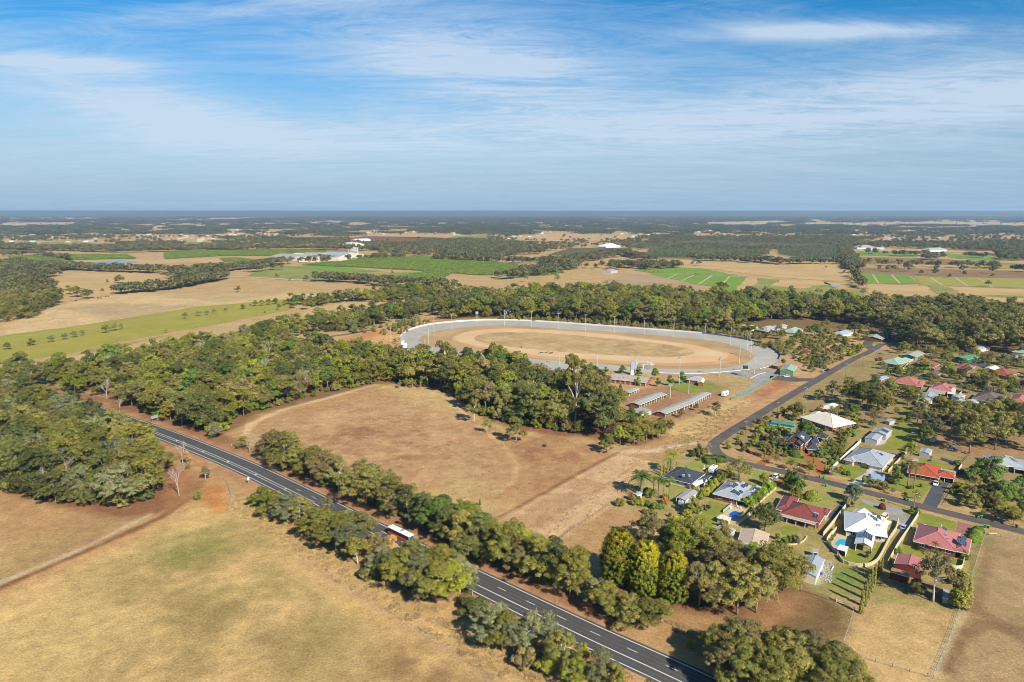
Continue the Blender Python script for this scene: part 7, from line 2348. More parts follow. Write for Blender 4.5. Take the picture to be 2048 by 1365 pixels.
GB, YB, DG = (0.03,0.42,0.10),(0.7,0.36,0.02),(0.02,0.09,0.03)
for x, y, l, b, k, lab in ((1718,976, GB, GB, 'green', 'green wheelie bin at the foot of the concrete drive'),(1769,1004, GB, GB, 'green', 'green wheelie bin on the gravel before the white house'),(1763.5,1003, YB, DG, 'yellow', 'yellow-lidded wheelie bin before the white house'),
         (1816,1003, GB, GB, 'green', 'green wheelie bin across from the street lamp'),(1809,1001, DG, DG, 'dark', 'dark wheelie bin across from the street lamp'),(1970,1056, GB, GB, 'green', 'green wheelie bin at the pink paved drive'),
         (1976,1057, YB, DG, 'yellow', 'yellow-lidded wheelie bin at the pink paved drive'),(1953,1036, DG, DG, 'dark', 'dark wheelie bin across from the pink paved drive'),(1961.5,1037, GB, GB, 'green', 'green wheelie bin across from the pink paved drive'),
         (2033,1056, DG, DG, 'dark', 'dark wheelie bin alone at the right end of the street'),(1639.5,956, GB, GB, 'green', 'green wheelie bin at the brick house drive'),(1648,958, GB, GB, 'green', 'green wheelie bin beside the brick gate pier'),(1652,974, GB, GB, 'green', 'green wheelie bin on the verge before the red house'),
         (1840,756, GB, GB, 'green', 'green wheelie bin on the upper street')):
 wheelie_bin(x, y, l, b, k, lab)

POLE = plain('weathered_pole', (0.20,0.17,0.14),0.9,0,0.2)

def power_pole(px, py, ytop, label, lamp=False):
 p = G(px, py)
 hh = HT(px, py, ytop)
 e = tag(empty('power_pole', p, 0.3), label, 'pole', 'power poles along the street')
 MB().tube([(0,0,-0.1),(0,0, hh)], [0.19,0.13], 8).build('pole', POLE, e)
 MB().box((0,0, hh - 0.5),(2.2,0.12,0.14)).build('crossarm', TIMBER, e)
 m = MB()
 for x in (-0.95,-0.4,0.4,0.95):
  m.tube([(x, 0, hh - 0.42),(x, 0, hh - 0.18)], [0.05,0.05], 6)
 m.build('insulator', WHITE, e)
 if lamp:
  MB().tube([(0,0, hh - 1.2),(0,-0.9, hh - 0.8),(0,-1.7, hh - 0.75)], [0.04,0.04,0.04], 5).build('lamp_arm', STEEL, e)
  MB().box((0,-1.9, hh - 0.76),(0.25,0.7,0.14)).build('lamp_head', WHITE, e)
 return e

for x, y, t, lab, lm in ((1827,1022,986, 'street lamp pole in front of the white house', True),(1589,947,927, 'street lamp pole before the brick house', True),(1416,916,887, 'power pole in the corner garden at the bend', True),(1491,871,842, 'power pole beside the green garage', False),
       (1555,824,804, 'power pole at the terracotta wall', False),(1609,797,774, 'power pole at the red bare ground', True),(1691,754,726, 'power pole beside the pale green roof street', True),(1725,735,712, 'second power pole up the street', False),
       (1752,717,700, 'third power pole up the street', False),(1873,755,738, 'power pole on the upper street', True),(1655,728,708, 'power pole in the scrub', False)):
 power_pole(x, y, t, lab, lm)
p = G(1822,925)
e = tag(empty('aerial_mast', p), 'thin aerial mast beside the orange tiled house', 'mast')
hh = HT(1822,925,884)
MB().tube([(0,0,0),(0,0, hh)], [0.09,0.06], 6).build('pole', STEEL, e)
m = MB()
for k in range(3):
 m.tube([(-0.6,0, hh - 0.2 - 0.4 * k),(0.6,0, hh - 0.2 - 0.4 * k)], [0.02,0.02], 4)
m.build('antenna', STEEL, e)

# --- track lights
TPOLE = plain('pole_paint', S(214,216,216),0.5)

def track_light(px, py, ytop, label):
 p = G(px, py)
 hh = HT(px, py, ytop)
 e = tag(empty('floodlight_pole', p, math.atan2(570 - p.y, 60 - p.x)), label, 'floodlight', 'floodlight poles of the race track')
 MB().tube([(0,0,-0.1),(0,0, hh - 0.4)], [0.24,0.14], 8).build('pole', TPOLE, e)
 MB().box((0,0, hh - 0.5),(0.2,2.6,0.2)).build('crossarm', STEEL, e)
 for y in (-1.0,0,1.0):
  m = MB().box((0.35, y, hh - 0.1 + (0.5 if y == 0 else 0)),(0.5,0.75,0.65))
  m.build('lamp_head', plain('lamp_housing', S(168,168,166),0.4), e)

TL = [(868,666.7,636),(904,658.8,629),(954,654,627),(1009,651.5,622),(1063,655.3,623),(1116,659,627),(1171,662.8,630),(1228,666.3,633.5),(1288,670.4,637),(1347,675.3,640.5),(1409.5,680.3,648),(1460.5,690,656),(1494,701.7,667.5),
   (1501,715.5,681),(1478.5,728.6,692),(1508.5,748.5,712),(1439,753.5,715.5),(1358,769.5,716),(1194,744.5,709.5),(1118,731,702.5),(974,710,689),(857.5,689.3,655),(850,704,676),(1043,718,694),(1272,750,715),(806,683,667),(782,686,655),(849,653,645),(1377,788,757),(1340,797,770)]
for i, (x, y, t) in enumerate(TL):
 track_light(x, y, t, 'white floodlight pole of the race track, %s along it from the far left bend' % ordinal(i) if i < 28 else 'short floodlight pole among the stables, %s from the gum wood' % ordinal(29 - i))

# --- track fences
def fence_wall(name, label, line, h, mat, thick=0.12, z0=0.0, closed=False, posts=None, cap=None):
 c = sum(line, Vector()) / len(line)
 e = tag(empty(name, (c.x, c.y, 0)), label, 'fence')
 a, b = offset_line(line, thick / 2, closed), offset_line(line, -thick / 2, closed)
 m = MB()
 n = len(line)
 for i in range(n if closed else n - 1):
  j = (i + 1) % n
  for s0, s1, fl in ((a[i], a[j], True),(b[i], b[j], False)):
   q = [(s0.x - c.x, s0.y - c.y, z0),(s1.x - c.x, s1.y - c.y, z0),(s1.x - c.x, s1.y - c.y, h),(s0.x - c.x, s0.y - c.y, h)]
   m.poly(q if not fl else list(reversed(q)))
  m.poly([(b[i].x - c.x, b[i].y - c.y, h),(b[j].x - c.x, b[j].y - c.y, h),(a[j].x - c.x, a[j].y - c.y, h),(a[i].x - c.x, a[i].y - c.y, h)])
 for i in ((0,-1) if not closed else ()):
  m.poly([(a[i].x - c.x, a[i].y - c.y, z0),(b[i].x - c.x, b[i].y - c.y, z0),(b[i].x - c.x, b[i].y - c.y, h),(a[i].x - c.x, a[i].y - c.y, h)])
 m.build('panels', mat, e)
 if posts:
  pm = MB().box((0,0,(h + 0.05) / 2),(posts[1], posts[1], h + 0.05)).mesh('post', posts[2])
  acc = posts[0]
  for i in range(n - 1):
   L = (line[i + 1] - line[i]).length
   while acc <= L:
    p = line[i].lerp(line[i + 1], acc / L)
    po = bpy.data.objects.new('post', pm)
    po.location = (p.x - c.x, p.y - c.y, 0)
    link(po, e)
    acc += posts[0]
   acc -= L
 return e, c

cum = T_OUT
nT = len(T_OUT)

def arc(i0, i1):
 return [T_OUT[i % nT] for i in range(i0, i1)]

def t_index(px, py):
 g = G(px, py)
 return min(range(nT), key=lambda i: (T_OUT[i] - g).length)

iA, iM, iZ = t_index(800,680), t_index(1400,667), t_index(1559,720)
FWHITE = plain('white_fence_sheet', S(232,232,230),0.6)
BANNER = plain('blue_banner', S(92,116,170),0.6,0,0.25,0.4)
DKB = plain('shaded_banner', S(150,160,180),0.6,0,0.2,0.4)
fo, fc = fence_wall('track_fence', 'white sheet fence round the far side of the race track', offset_line(arc(iA, iM + 1),-0.3),1.5, FWHITE)
fo2, fc2 = fence_wall('track_fence', 'blue banner fence round the right bend of the race track', offset_line(arc(iM, iZ + 1),-0.3),1.5, BANNER)
ads = [((30,90,190),2),((40,150,80),1),((230,150,40),2),((190,50,60),1),((60,170,190),3),((40,60,140),2)]

def ad_boards(parent, c, px0, px1, n, seed):
 # coloured advertising panels fixed to the track side of the fence
 rr = random.Random(seed)
 for k in range(n):
  i = t_index(*px0) + int((t_index(*px1) - t_index(*px0)) * (k + 0.5) / n)
  a, b = T_OUT[i], T_OUT[i + 1]
  d = (b - a).normalized()
  nrm = Vector((-d.y, d.x, 0))
  if (mid - a).dot(nrm) < 0:
   nrm = -nrm
  col, L = rr.choice(ads)
  p = a + nrm * -0.16 - c
  # the fence line sits 0.3 outside the track edge
  m = MB().box((0,0,0),(L * rr.uniform(0.8,1.6),0.05,0.8))
  ob = m.build('advertising_board', plain('ad_%d_%d_%d' % col, S(*col),0.6), parent, (p.x, p.y, 0.85))
  ob.rotation_euler = (0,0, math.atan2(d.y, d.x))

ad_boards(fo, fc, (905,645),(1000,641),7,1)
ad_boards(fo, fc, (1130,647),(1185,651),9,2)
ad_boards(fo, fc, (1245,655),(1258,656),5,3)
ad_boards(fo, fc, (1347,663),(1385,666),10,4)
# low white rails
for pts, lab in (([(1300,747),(1380,750),(1440,747),(1500,741)], 'low white rail along the home straight'),([(1500,760),(1515,752),(1530,748)], 'low white rail beside the start tower'),([(1520,740),(1540,735)], 'short white rail near the brown shed'),
     ([(1640,678),(1700,670),(1740,662)], None)):
 if lab:
  fence_wall('running_rail', lab, smooth_line(W(pts),6),1.0, WHITE, 0.08,0.75, False, (6.0,0.09, WHITE))
MESHF = plain('green_mesh_fence', S(120,140,120),0.8)
fence_wall('boundary_fence', 'grey-green mesh fence from the pale green shed to the horse truck', smooth_line(W([(1556,752),(1530,768),(1500,785),(1462,800)]),6),1.6, MESHF, 0.05,0.1, False, (8,0.1, STEEL))

# finish sign: arrow board with its tower
p = G(1265,750)
hh = HT(1265,750,722)
e = tag(empty('judges_tower', p), 'tall grey box tower beside the white arrow sign', 'tower')
MB().box((0,0,2.0),(3.4,2.4,4.0)).build('base', W_CREAM, e)
MB().box((0,0,(hh + 4.0) / 2),(2.9,2.0, hh - 4.0)).build('shaft', plain('tower_grey', S(176,186,192),0.5), e)
MB().box((0,0, hh + 0.1),(3.2,2.3,0.2)).build('roof', STEEL, e)
p0 = G(1287,738)
dr = (G(1315,741) - G(1274,737)).normalized()
ang = math.atan2(dr.y, dr.x)
e = tag(empty('arrow_sign', p0, ang), 'white arrow-shaped sign board with small lettering beside the track', 'sign')
sb = 3.0
k = 0.92
m = MB()
out = [(-6.6,0),(6.0,0),(9.6,1.0),(6.4,2.9),(3.4,2.55),(3.0,3.6),(1.9,4.5),(0.8,3.6),(0.4,2.55),(-6.6,2.55)]
for y, rev in ((-0.12, False),(0.12, True)):
 q = [(x * k, y, sb + z * k) for x, z in out]
 m.poly(q if not rev else list(reversed(q)))
n = len(out)
for i in range(n):
 j = (i + 1) % n
 a, b = out[i], out[j]
 m.poly([(b[0] * k, -0.12, sb + b[1] * k),(a[0] * k, -0.12, sb + a[1] * k),(a[0] * k, 0.12, sb + a[1] * k),(b[0] * k, 0.12, sb + b[1] * k)])
m.build('board', FWHITE, e)
for x in (-0.2,-6.2):
 MB().box((x, 0.2, sb / 2 + 0.2),(0.8 if x > -1 else 0.3,0.16, sb + 0.6)).build('post', WHITE, e)
for x0_, x1_, z_, col in ((-5.6,-0.2,2.15,(214,140,60)),(3.6,6.2,2.0,(200,90,60)),(-4.4,-1.6,0.15,(214,80,70)),(1.2,4.2,0.15,(90,130,90)),(4.4,6.0,0.15,(60,80,130))):
 MB().box(((x0_ + x1_) / 2 * k, -0.14, sb + z_ * k),((x1_ - x0_) * k, 0.03,0.26)).build('colour_band', plain('band_%d' % col[0] + str(col[1]), S(*col),0.6), e)
ring = MB()
for i in range(16):
 a0, a1 = 2 * math.pi * i / 16,2 * math.pi * (i + 1) / 16
 c0_ = Vector((1.9 * k, -0.145, sb + 3.1 * k))
 ring.poly([c0_ + Vector((math.cos(a) * r, 0, math.sin(a) * r)) for a, r in ((a0,0.75),(a1,0.75),(a1,0.95),(a0,0.95))])
ring.build('emblem', plain('emblem_grey', S(120,124,130),0.6), e)
cu = bpy.data.curves.new('lettering', 'FONT')
cu.body = 'Turning Stud to the South West'
cu.size = 1.15
cu.extrude = 0.01
cu.align_x = 'CENTER'
to = bpy.data.objects.new('lettering', cu)
cu.materials.append(plain('letter_ink', S(70,76,96),0.7))
COL.objects.link(to)
dg_ = bpy.context.evaluated_depsgraph_get()
lm_ = bpy.data.meshes.new_from_object(to.evaluated_get(dg_))
bpy.data.objects.remove(to)
to = bpy.data.objects.new('lettering', lm_)
to.scale = (0.62,1,1)
to.location = (0.0,-0.15, sb + 0.85)
to.rotation_euler = (math.pi / 2,0,0)
link(to, e)

# --- start tower by the bend
p = G(1490,753)
e = tag(empty('start_tower', p), 'green-cabined steward tower on a lattice stand', 'tower')
hh = HT(1490,753,731)
m = MB()
for x in (-1.2,1.2):
 for y in (-1.2,1.2):
  m.tube([(x * 1.3, y * 1.3,0),(x, y, hh - 2.6)], [0.12,0.12], 5)
for x in (-1,1):
 m.tube([(-1.4 * x, -1.4,0.3),(1.2 * x, -1.2, hh - 2.8)], [0.06,0.06], 4)
 m.tube([(-1.4 * x, 1.4,0.3),(1.2 * x, 1.2, hh - 2.8)], [0.06,0.06], 4)
m.build('lattice_stand', STEEL, e)
MB().box((0,0, hh - 1.4),(2.8,2.8,2.4)).build('cabin', plain('cabin_green', S(60,92,66),0.6), e)
MB().box((0,0, hh - 0.1),(3.2,3.2,0.16)).build('roof', W_GREEN, e)
MB().box((0,-1.42, hh - 1.1),(2.2,0.06,0.9)).build('window', GLASS, e)
m = MB()
for k in range(8):
 m.box((1.6 + k * 0.35,0, hh - 2.8 - k * 0.55),(0.34,0.8,0.06))
m.build('stair', STEEL, e)
p = G(954,642)
e = tag(empty('camera_tower', p), 'blue-grey camera tower behind the far track fence', 'tower')
hh = HT(954,642,624)
m = MB()
for x in (-1,1):
 for y in (-1,1):
  m.tube([(x * 1.2, y * 1.2,0),(x, y, hh - 2.4)], [0.14,0.14], 5)
m.build('stand', STEEL, e)
MB().box((0,0, hh - 1.2),(2.8,2.8,2.3)).build('cabin', W_GREYM, e)
MB().box((0,0, hh + 0.05),(3.2,3.2,0.2)).build('roof', RF['blue'], e)
p = G(806,697)
e = tag(empty('judge_box', p), 'white judge box at the left end of the track', 'tower')
hh = HT(806,697,682)
MB().box((0,0, hh / 2 - 0.2),(2.2,2.2, hh)).build('cabin', WHITE, e)
MB().box((0,0, hh + 0.0),(3.0,3.0,0.24)).build('roof', FWHITE, e)
MB().box((2.4,0, hh * 0.35),(2.4,2.0, hh * 0.7)).build('stair_block', WHITE, e)

# --- highway signs and guide posts
def road_sign(px, py, ytop, w, h, col, label, twin=False):
 p = G(px, py)
 hh = HT(px, py, ytop)
 e = tag(empty('road_sign', p, math.atan2(dirv.y, dirv.x) + 1.57), label, 'sign')
 for x in ((-w * 0.35, w * 0.35) if twin else (0,)):
  MB().tube([(x, 0,0),(x, 0, hh - h * 0.2)], [0.06,0.06], 6).build('post', STEEL, e)
 MB().box((0,-0.06, hh - h / 2),(w, 0.05, h)).build('board', plain('sign_' + str(col[0]), S(*col),0.5), e)
 return e

road_sign(497,968,955,1.0,1.3,(246,246,244), 'white sign on a timber post on the near verge')
road_sign(566,946,932,1.0,1.3,(244,246,240), 'small white sign on the far verge before the highway row')
road_sign(310,842,831,4.0,1.8,(150,160,166), 'wide grey sign back beside the large wood', True)
road_sign(287,868,862,0.9,0.9,(230,190,30), 'yellow warning sign half hidden beside the near wood')
road_sign(1052,1255,1240,0.5,0.8,(232,232,228), 'small white post sign on the near verge')
gpm = MB().box((0,0,0.5),(0.12,0.06,1.0)).mesh('guide_post', WHITE)
for i, (x, y) in enumerate([(452,884),(484,908),(463,892),(1114,1205),(1054,1248)]):
 o = bpy.data.objects.new('guide_post', gpm)
 p = G(x, y)
 o.location = p
 o.rotation_euler = (0,0, math.atan2(dirv.y, dirv.x))
 link(o)
 tag(o, 'small white guide post beside the highway, %s from the wood' % ordinal(i), 'post', 'guide posts along the highway')

# --- garden and paddock fences
COLB = plain('cream_fence_sheet', S(228,212,178),0.6)
WFEN = plain('white_fence_panel', S(232,232,228),0.6)
GFEN = plain('grey_fence_panel', S(186,192,194),0.6)
LIME = brickwork('limestone_block', S(226,204,164))
TERRA = brickwork('terracotta_wall', S(196,122,80))
DBRICK = brickwork('garden_brick_wall', S(132,78,58))
for pts, hgt, mt, nm, lab in (
 ([(1646,1073),(1668,1046),(1691,1016)], 1.8, COLB, 'garden_fence', 'cream panel fence between red house and white house'),
 ([(1653,1084),(1660,1074),(1673,1061)], 1.6, COLB, 'garden_fence', 'cream fence beside the turquoise pool'),
 ([(1653,1086),(1668,1104),(1676,1106)], 1.4, GFEN, 'garden_fence', 'grey glass-panel fence below the turquoise pool'),
 ([(1659,944),(1690,914),(1714,892),(1722,884)], 1.7, WFEN, 'garden_fence', 'long white fence left of the blue-grey house'),
 ([(1775,1131),(1795,1094),(1821,1056),(1837,1031)], 1.8, COLB, 'garden_fence', 'cream fence between gravel drive and pink house'),
 ([(1780,1078),(1792,1060),(1796,1044)], 1.5, LIME, 'garden_wall', 'limestone wall beside the silver-blue sedan'),
 ([(1902,1138),(1922,1139),(1928,1122)], 1.5, COLB, 'garden_fence', 'cream fence round the small lawn of the pink house'),
 ([(1836,910),(1850,914),(1865,918)], 1.4, GFEN, 'garden_fence', 'short panel fence before the small grey shed'),
 ([(1881,920),(1900,926),(1924,932)], 1.4, GFEN, 'garden_fence', 'panel fence behind the orange house lawn'),
 ([(1924,932),(1917,942),(1910,952)], 1.6, COLB, 'garden_fence', 'cream side fence of the orange house'),
 ([(1776,946),(1800,920),(1812,908)], 1.3, LIME, 'garden_wall', 'limestone wall right of the blue-grey house'),
 ([(1500,908),(1512,911),(1523,914)], 1.5, DBRICK, 'garden_wall', 'brick wall with piers at the street bend'),
 ([(1480,886),(1490,898),(1500,908)], 1.5, DBRICK, 'garden_wall', 'curved brick wall inside the street bend'),
 ([(1590,931),(1606,935),(1623,940)], 1.5, DBRICK, 'garden_wall', 'brick front wall between the two drive gates'),
 ([(1652,948),(1657,946)], 1.7, DBRICK, 'gate_pier', 'brick pier at the brick house gate'),
 ([(1557,838),(1566,830),(1577,824)], 1.9, TERRA, 'garden_wall', 'terracotta wall beside the large olive tree'),
 ([(1536,858),(1541,850),(1548,842)], 1.8, TERRA, 'garden_wall', 'terracotta wall left of the green garage'),
 ([(1730,830),(1752,836),(1775,841)], 1.7, GFEN, 'garden_fence', 'grey sheet fence behind the cream house garden'),
 ([(1772,818),(1785,804)], 1.5, WFEN, 'garden_fence', 'white fence on the red back lane'),
 ([(1804,742),(1822,724),(1836,716)], 1.6, COLB, 'garden_fence', 'cream fence between pale green and terracotta roofs'),
 ([(1890,737),(1900,726)], 1.6, WFEN, 'garden_fence', 'white fence left of the pink-red hip roof'),
 ([(1908,800),(1920,790),(1926,783)], 1.7, COLB, 'garden_fence', 'cream fence right of the red veranda house'),
 ([(1474,1052),(1492,1038),(1510,1018)], 1.6, COLB, 'garden_fence', 'cream fence along the blue pool'),
 ([(1457,1048),(1474,1052)], 1.6, COLB, 'garden_fence', 'cream fence panel at the corner of the blue pool'),
 ([(1446,1026),(1464,1011)], 1.2, GFEN, 'garden_fence', 'grey-green pool fence on the back lawn'),
 ([(1520,1006),(1540,988),(1552,978)], 1.0, LIME, 'garden_wall', 'low limestone wall right of the green hedge'),
 ([(1392,988),(1410,976),(1424,964)], 0.9, LIME, 'garden_wall', 'low limestone wall right of the charcoal house'),
 ([(1573,1090),(1590,1090),(1606,1084),(1614,1074)], 0.5, LIME, 'garden_edging', 'low curved limestone edging behind the red house'),
):
 L = W(pts) if len(pts) < 3 else smooth_line(W(pts),1.5)
 fence_wall(nm, lab, L, hgt, mt, 0.12 if mt in (COLB, WFEN, GFEN) else 0.25,0.0, False, (2.4,0.14 if mt in (COLB, WFEN, GFEN) else 0.42, mt if mt not in (GFEN,) else TIMBER))
# curved retaining wall: courses of limestone blocks
rw = smooth_line(W([(1677,1114),(1686,1126),(1708,1133),(1730,1134),(1748,1128),(1760,1115),(1780,1077)]),1.2)
cw = sum(rw, Vector()) / len(rw)
e = tag(empty('retaining_wall', (cw.x, cw.y, 0)), 'curved limestone retaining wall round the white house lawn', 'wall')
bmsh = MB().box((0,0,0),(1.14,0.34,0.30)).mesh('limestone_block', LIME)
acc = 0.0
for cse in range(4):
 acc = 0.6 * (cse % 2)
 for i in range(len(rw) - 1):
  L = (rw[i + 1] - rw[i]).length
  while acc <= L:
   pp = rw[i].lerp(rw[i + 1], acc / L)
   d = rw[i + 1] - rw[i]
   bo = bpy.data.objects.new('limestone_block', bmsh)
   bo.location = (pp.x - cw.x, pp.y - cw.y, 0.15 + cse * 0.315)
   bo.rotation_euler = (0,0, math.atan2(d.y, d.x))
   link(bo, e)
   acc += 1.18
  acc -= L

def wire_fence(pts, label, hgt=1.2, gap=4.0, mat=None, rails=0, name='wire_fence'):
 L = smooth_line(W(pts),6)
 c = sum(L, Vector()) / len(L)
 e = tag(empty(name, (c.x, c.y, 0)), label, 'fence')
 pm = MB().tube([(0,0,-0.1),(0,0, hgt)], [0.09,0.08], 6).mesh('post', mat or TIMBER)
 acc = 0.0
 for i in range(len(L) - 1):
  d = (L[i + 1] - L[i]).length
  while acc <= d:
   p = L[i].lerp(L[i + 1], acc / d) - c
   o = bpy.data.objects.new('post', pm)
   o.location = (p.x, p.y, 0)
   link(o, e)
   acc += gap
  acc -= d
 for z in ((0.4,0.75,1.1) if not rails else [hgt * (k + 1) / (rails + 0.3) for k in range(rails)]):
  MB().tube([p - c + Vector((0,0, z)) for p in L], [0.02 if not rails else 0.06] * len(L),4, False).build('rail' if rails else 'wire', (mat or TIMBER) if rails else STEEL, e)

wire_fence([(1602,1183),(1640,1194),(1672,1206)], 'timber rail fence along the brown corral', 1.3,2.6, None, 2, 'rail_fence')
wire_fence([(1672,1206),(1690,1213),(1708,1220)], 'white rail fence at the corral gate', 1.3,2.6, WHITE, 2, 'rail_fence')
wire_fence([(1718,1316),(1790,1336),(1866,1357)], 'wire fence below the straw paddock')
wire_fence([(1866,1358),(1900,1280),(1917,1228),(1945,1150),(1970,1070)], 'wire fence right of the straw paddock')
wire_fence([(1708,1222),(1700,1250),(1686,1290)], 'wire fence between brown corral and straw paddock')
wire_fence([(1150,1056),(1185,1034),(1219,1011)], 'timber fence line between the drive corridor and the gardens', 1.2,2.5, None, 1, 'rail_fence')
wire_fence([(1120,1080),(1134,1068),(1150,1056)], 'timber gateway fence at the end of the drive corridor', 1.4,2.0, None, 2, 'rail_fence')
wire_fence([(1970,1070),(2000,1074),(2060,1088)], 'wire fence along the street at the right paddock', 1.2,5)
wire_fence([(455,1022),(462,990),(450,962)], 'broken wire fence on the orange bank', 1.2,4)
wire_fence([(105,640),(115,622),(122,612)], 'pale fence line at the far straw field', 1.2,8)
wire_fence([(135,634),(260,618),(400,607)], 'wire fence across the far straw field', 1.3,12)
wire_fence([(1884,1010),(1896,990),(1908,968)], 'dark rail fence right of the asphalt drive', 1.2,2.5, DARK, 1, 'rail_fence')
wire_fence([(1926,928),(1936,916),(1944,908)], 'rail fence behind the orange house yard', 1.2,2.5, None, 2, 'rail_fence')

# --- odds and ends
p = G(1408,938)
e = tag(empty('lawn_ornament', p), 'white pedestal ornament on the corner lawn', 'ornament')
MB().box((0,0,0.12),(1.4,1.4,0.24)).build('base', W_CREAM, e)
MB().tube([(0,0,0.2),(0,0,0.6),(0,0,1.5),(0,0,1.7)], [0.35,0.2,0.18,0.4], 10).build('column', W_CREAM, e)
p = G(1413,1018)
e = tag(empty('trampoline', p), 'black netted trampoline on the green back lawn', 'trampoline')
MB().tube([(0,0,0.82),(0,0,0.9)], [1.9,1.9], 18).build('mat', DARK, e)
m = MB()
for k in range(6):
 a = 2 * math.pi * k / 6
 m.tube([(2 * math.cos(a),2 * math.sin(a),0),(2 * math.cos(a),2 * math.sin(a),2.7)], [0.04,0.04], 5)
m.build('pole', STEEL, e)
m = MB()
for k in range(18):
 a, b = 2 * math.pi * k / 18,2 * math.pi * (k + 1) / 18
 for z in (1.1,1.5,1.9,2.3,2.6):
  m.tube([(2 * math.cos(a),2 * math.sin(a), z),(2 * math.cos(b),2 * math.sin(b), z)], [0.02,0.02], 3, False)
 m.tube([(2 * math.cos(a),2 * math.sin(a),0.9),(2 * math.cos(a),2 * math.sin(a),2.6)], [0.018,0.018], 3, False)
m.build('net', DARK, e)
p = G(1735,1116)
e = tag(empty('play_swing', p, 0.6), 'black swing seat on the white house lawn', 'swing')
m = MB()
for x in (-1.1,1.1):
 m.tube([(x, -0.8,0),(x, 0,1.9)], [0.05,0.05], 5).tube([(x, 0.8,0),(x, 0,1.9)], [0.05,0.05], 5)
m.tube([(-1.1,0,1.9),(1.1,0,1.9)], [0.05,0.05], 5)
m.build('frame', DARK, e)
MB().box((0,0,0.6),(1.7,0.6,0.1)).box((0,0.32,0.95),(1.7,0.08,0.7)).build('seat', DARK, e)
MB().box((0,0,2.0),(2.3,1.4,0.06)).build('canopy', DARK, e)
p = G(1663,1141)
e = tag(empty('pipe_length', p), 'white pipe lying on the grass beside the blue-grey shed', 'pipe')
q = G(1667,1134) - p
MB().tube([(0,0,0.2), tuple(q + Vector((0,0,0.2)))], [0.2,0.2], 8).build('tube', WHITE, e)
rr = random.Random(3)
m = MB()
cr = G(1648,1140)
for k in range(220):
 q = G(rr.uniform(1630,1664), rr.uniform(1124,1166)) - cr
 s = rr.uniform(0.08,0.35)
 m.box((q.x, q.y, s * 0.3),(s * 1.6, s, s * 0.7), Matrix.Rotation(rr.uniform(0,6),3, 'Z'))
tag(m.build('rubble', CONCRETE, None, cr), 'pale rubble scattered beside the blue-grey shed', None, None, 'stuff')
p = G(1643,1150)
e = tag(empty('blue_drum', p), 'blue drum on the rubble by the blue-grey shed', 'drum')
MB().tube([(0,0,0),(0,0,0.9)], [0.35,0.35], 12).build('shell', paintm('vivid', (0.03,0.12,0.55)), e)
MB().tube([(0,0,0.9),(0,0,0.95)], [0.37,0.37], 12).build('lid', paintm('vivid', (0.03,0.12,0.55)), e)
p = G(1686,1029)
e = tag(empty('rain_tank', p), 'green rain tank beside the cream panel fence', 'tank')
MB().tube([(0,0,0),(0,0,2.0)], [0.9,0.9], 14).build('shell', plain('tank_green', S(70,130,104),0.5), e)
MB().tube([(0,0,2.0),(0,0,2.3)], [0.92,0.3], 14).build('top', plain('tank_green', S(70,130,104),0.5), e)
p = G(1985,1070)
e = tag(empty('street_seat', p, 0.0), 'pale timber log seat at the right paddock gate', 'bench')
MB().tube([(-1.6,0,0.5),(1.6,0,0.45)], [0.3,0.25], 8).build('seat', W_CREAMB, e)
for x in (-1.2,1.2):
 MB().box((x, 0,0.2),(0.3,0.5,0.4)).build('leg', TIMBER, e)
for i, (x, y) in enumerate([(1462,1019),(1476,1016),(1482,1018)]):
 p = G(x, y)
 e = tag(empty('pool_chair', p, i * 0.8), 'white pool chair beside the blue pool, %s from the lawn' % ordinal(i), 'chair', 'white chairs by the blue pool')
 MB().box((0,0,0.42),(0.6,0.6,0.06)).build('seat', WHITE, e)
 MB().box((0,0.3,0.75),(0.6,0.06,0.7)).build('backrest', WHITE, e)
 for sx in (-0.25,0.25):
  for sy in (-0.25,0.25):
   MB().box((sx, sy, 0.2),(0.06,0.06,0.4)).build('leg', WHITE, e)
p = G(1842,905)
# play frames in the yard behind the orange house
p = G(1910,902)
e = tag(empty('playground_swing', p, 0.4), 'blue playground swing set in the dry yard', 'swing')
m = MB()
for x in (-3,0,3):
 m.tube([(x, -1.2,0),(x, 0,2.4)], [0.06,0.06], 5).tube([(x, 1.2,0),(x, 0,2.4)], [0.06,0.06], 5)
m.tube([(-3,0,2.4),(3,0,2.4)], [0.06,0.06], 5)
m.build('frame', paintm('playblue', (0.15,0.3,0.6)), e)
for x in (-2,-1,1):
 MB().box((x, 0,0.5),(0.5,0.25,0.05)).tube([(x - 0.2,0,0.5),(x - 0.2,0,2.4)], [0.015,0.015], 4).tube([(x + 0.2,0,0.5),(x + 0.2,0,2.4)], [0.015,0.015], 4).build('swing', DARK, e)

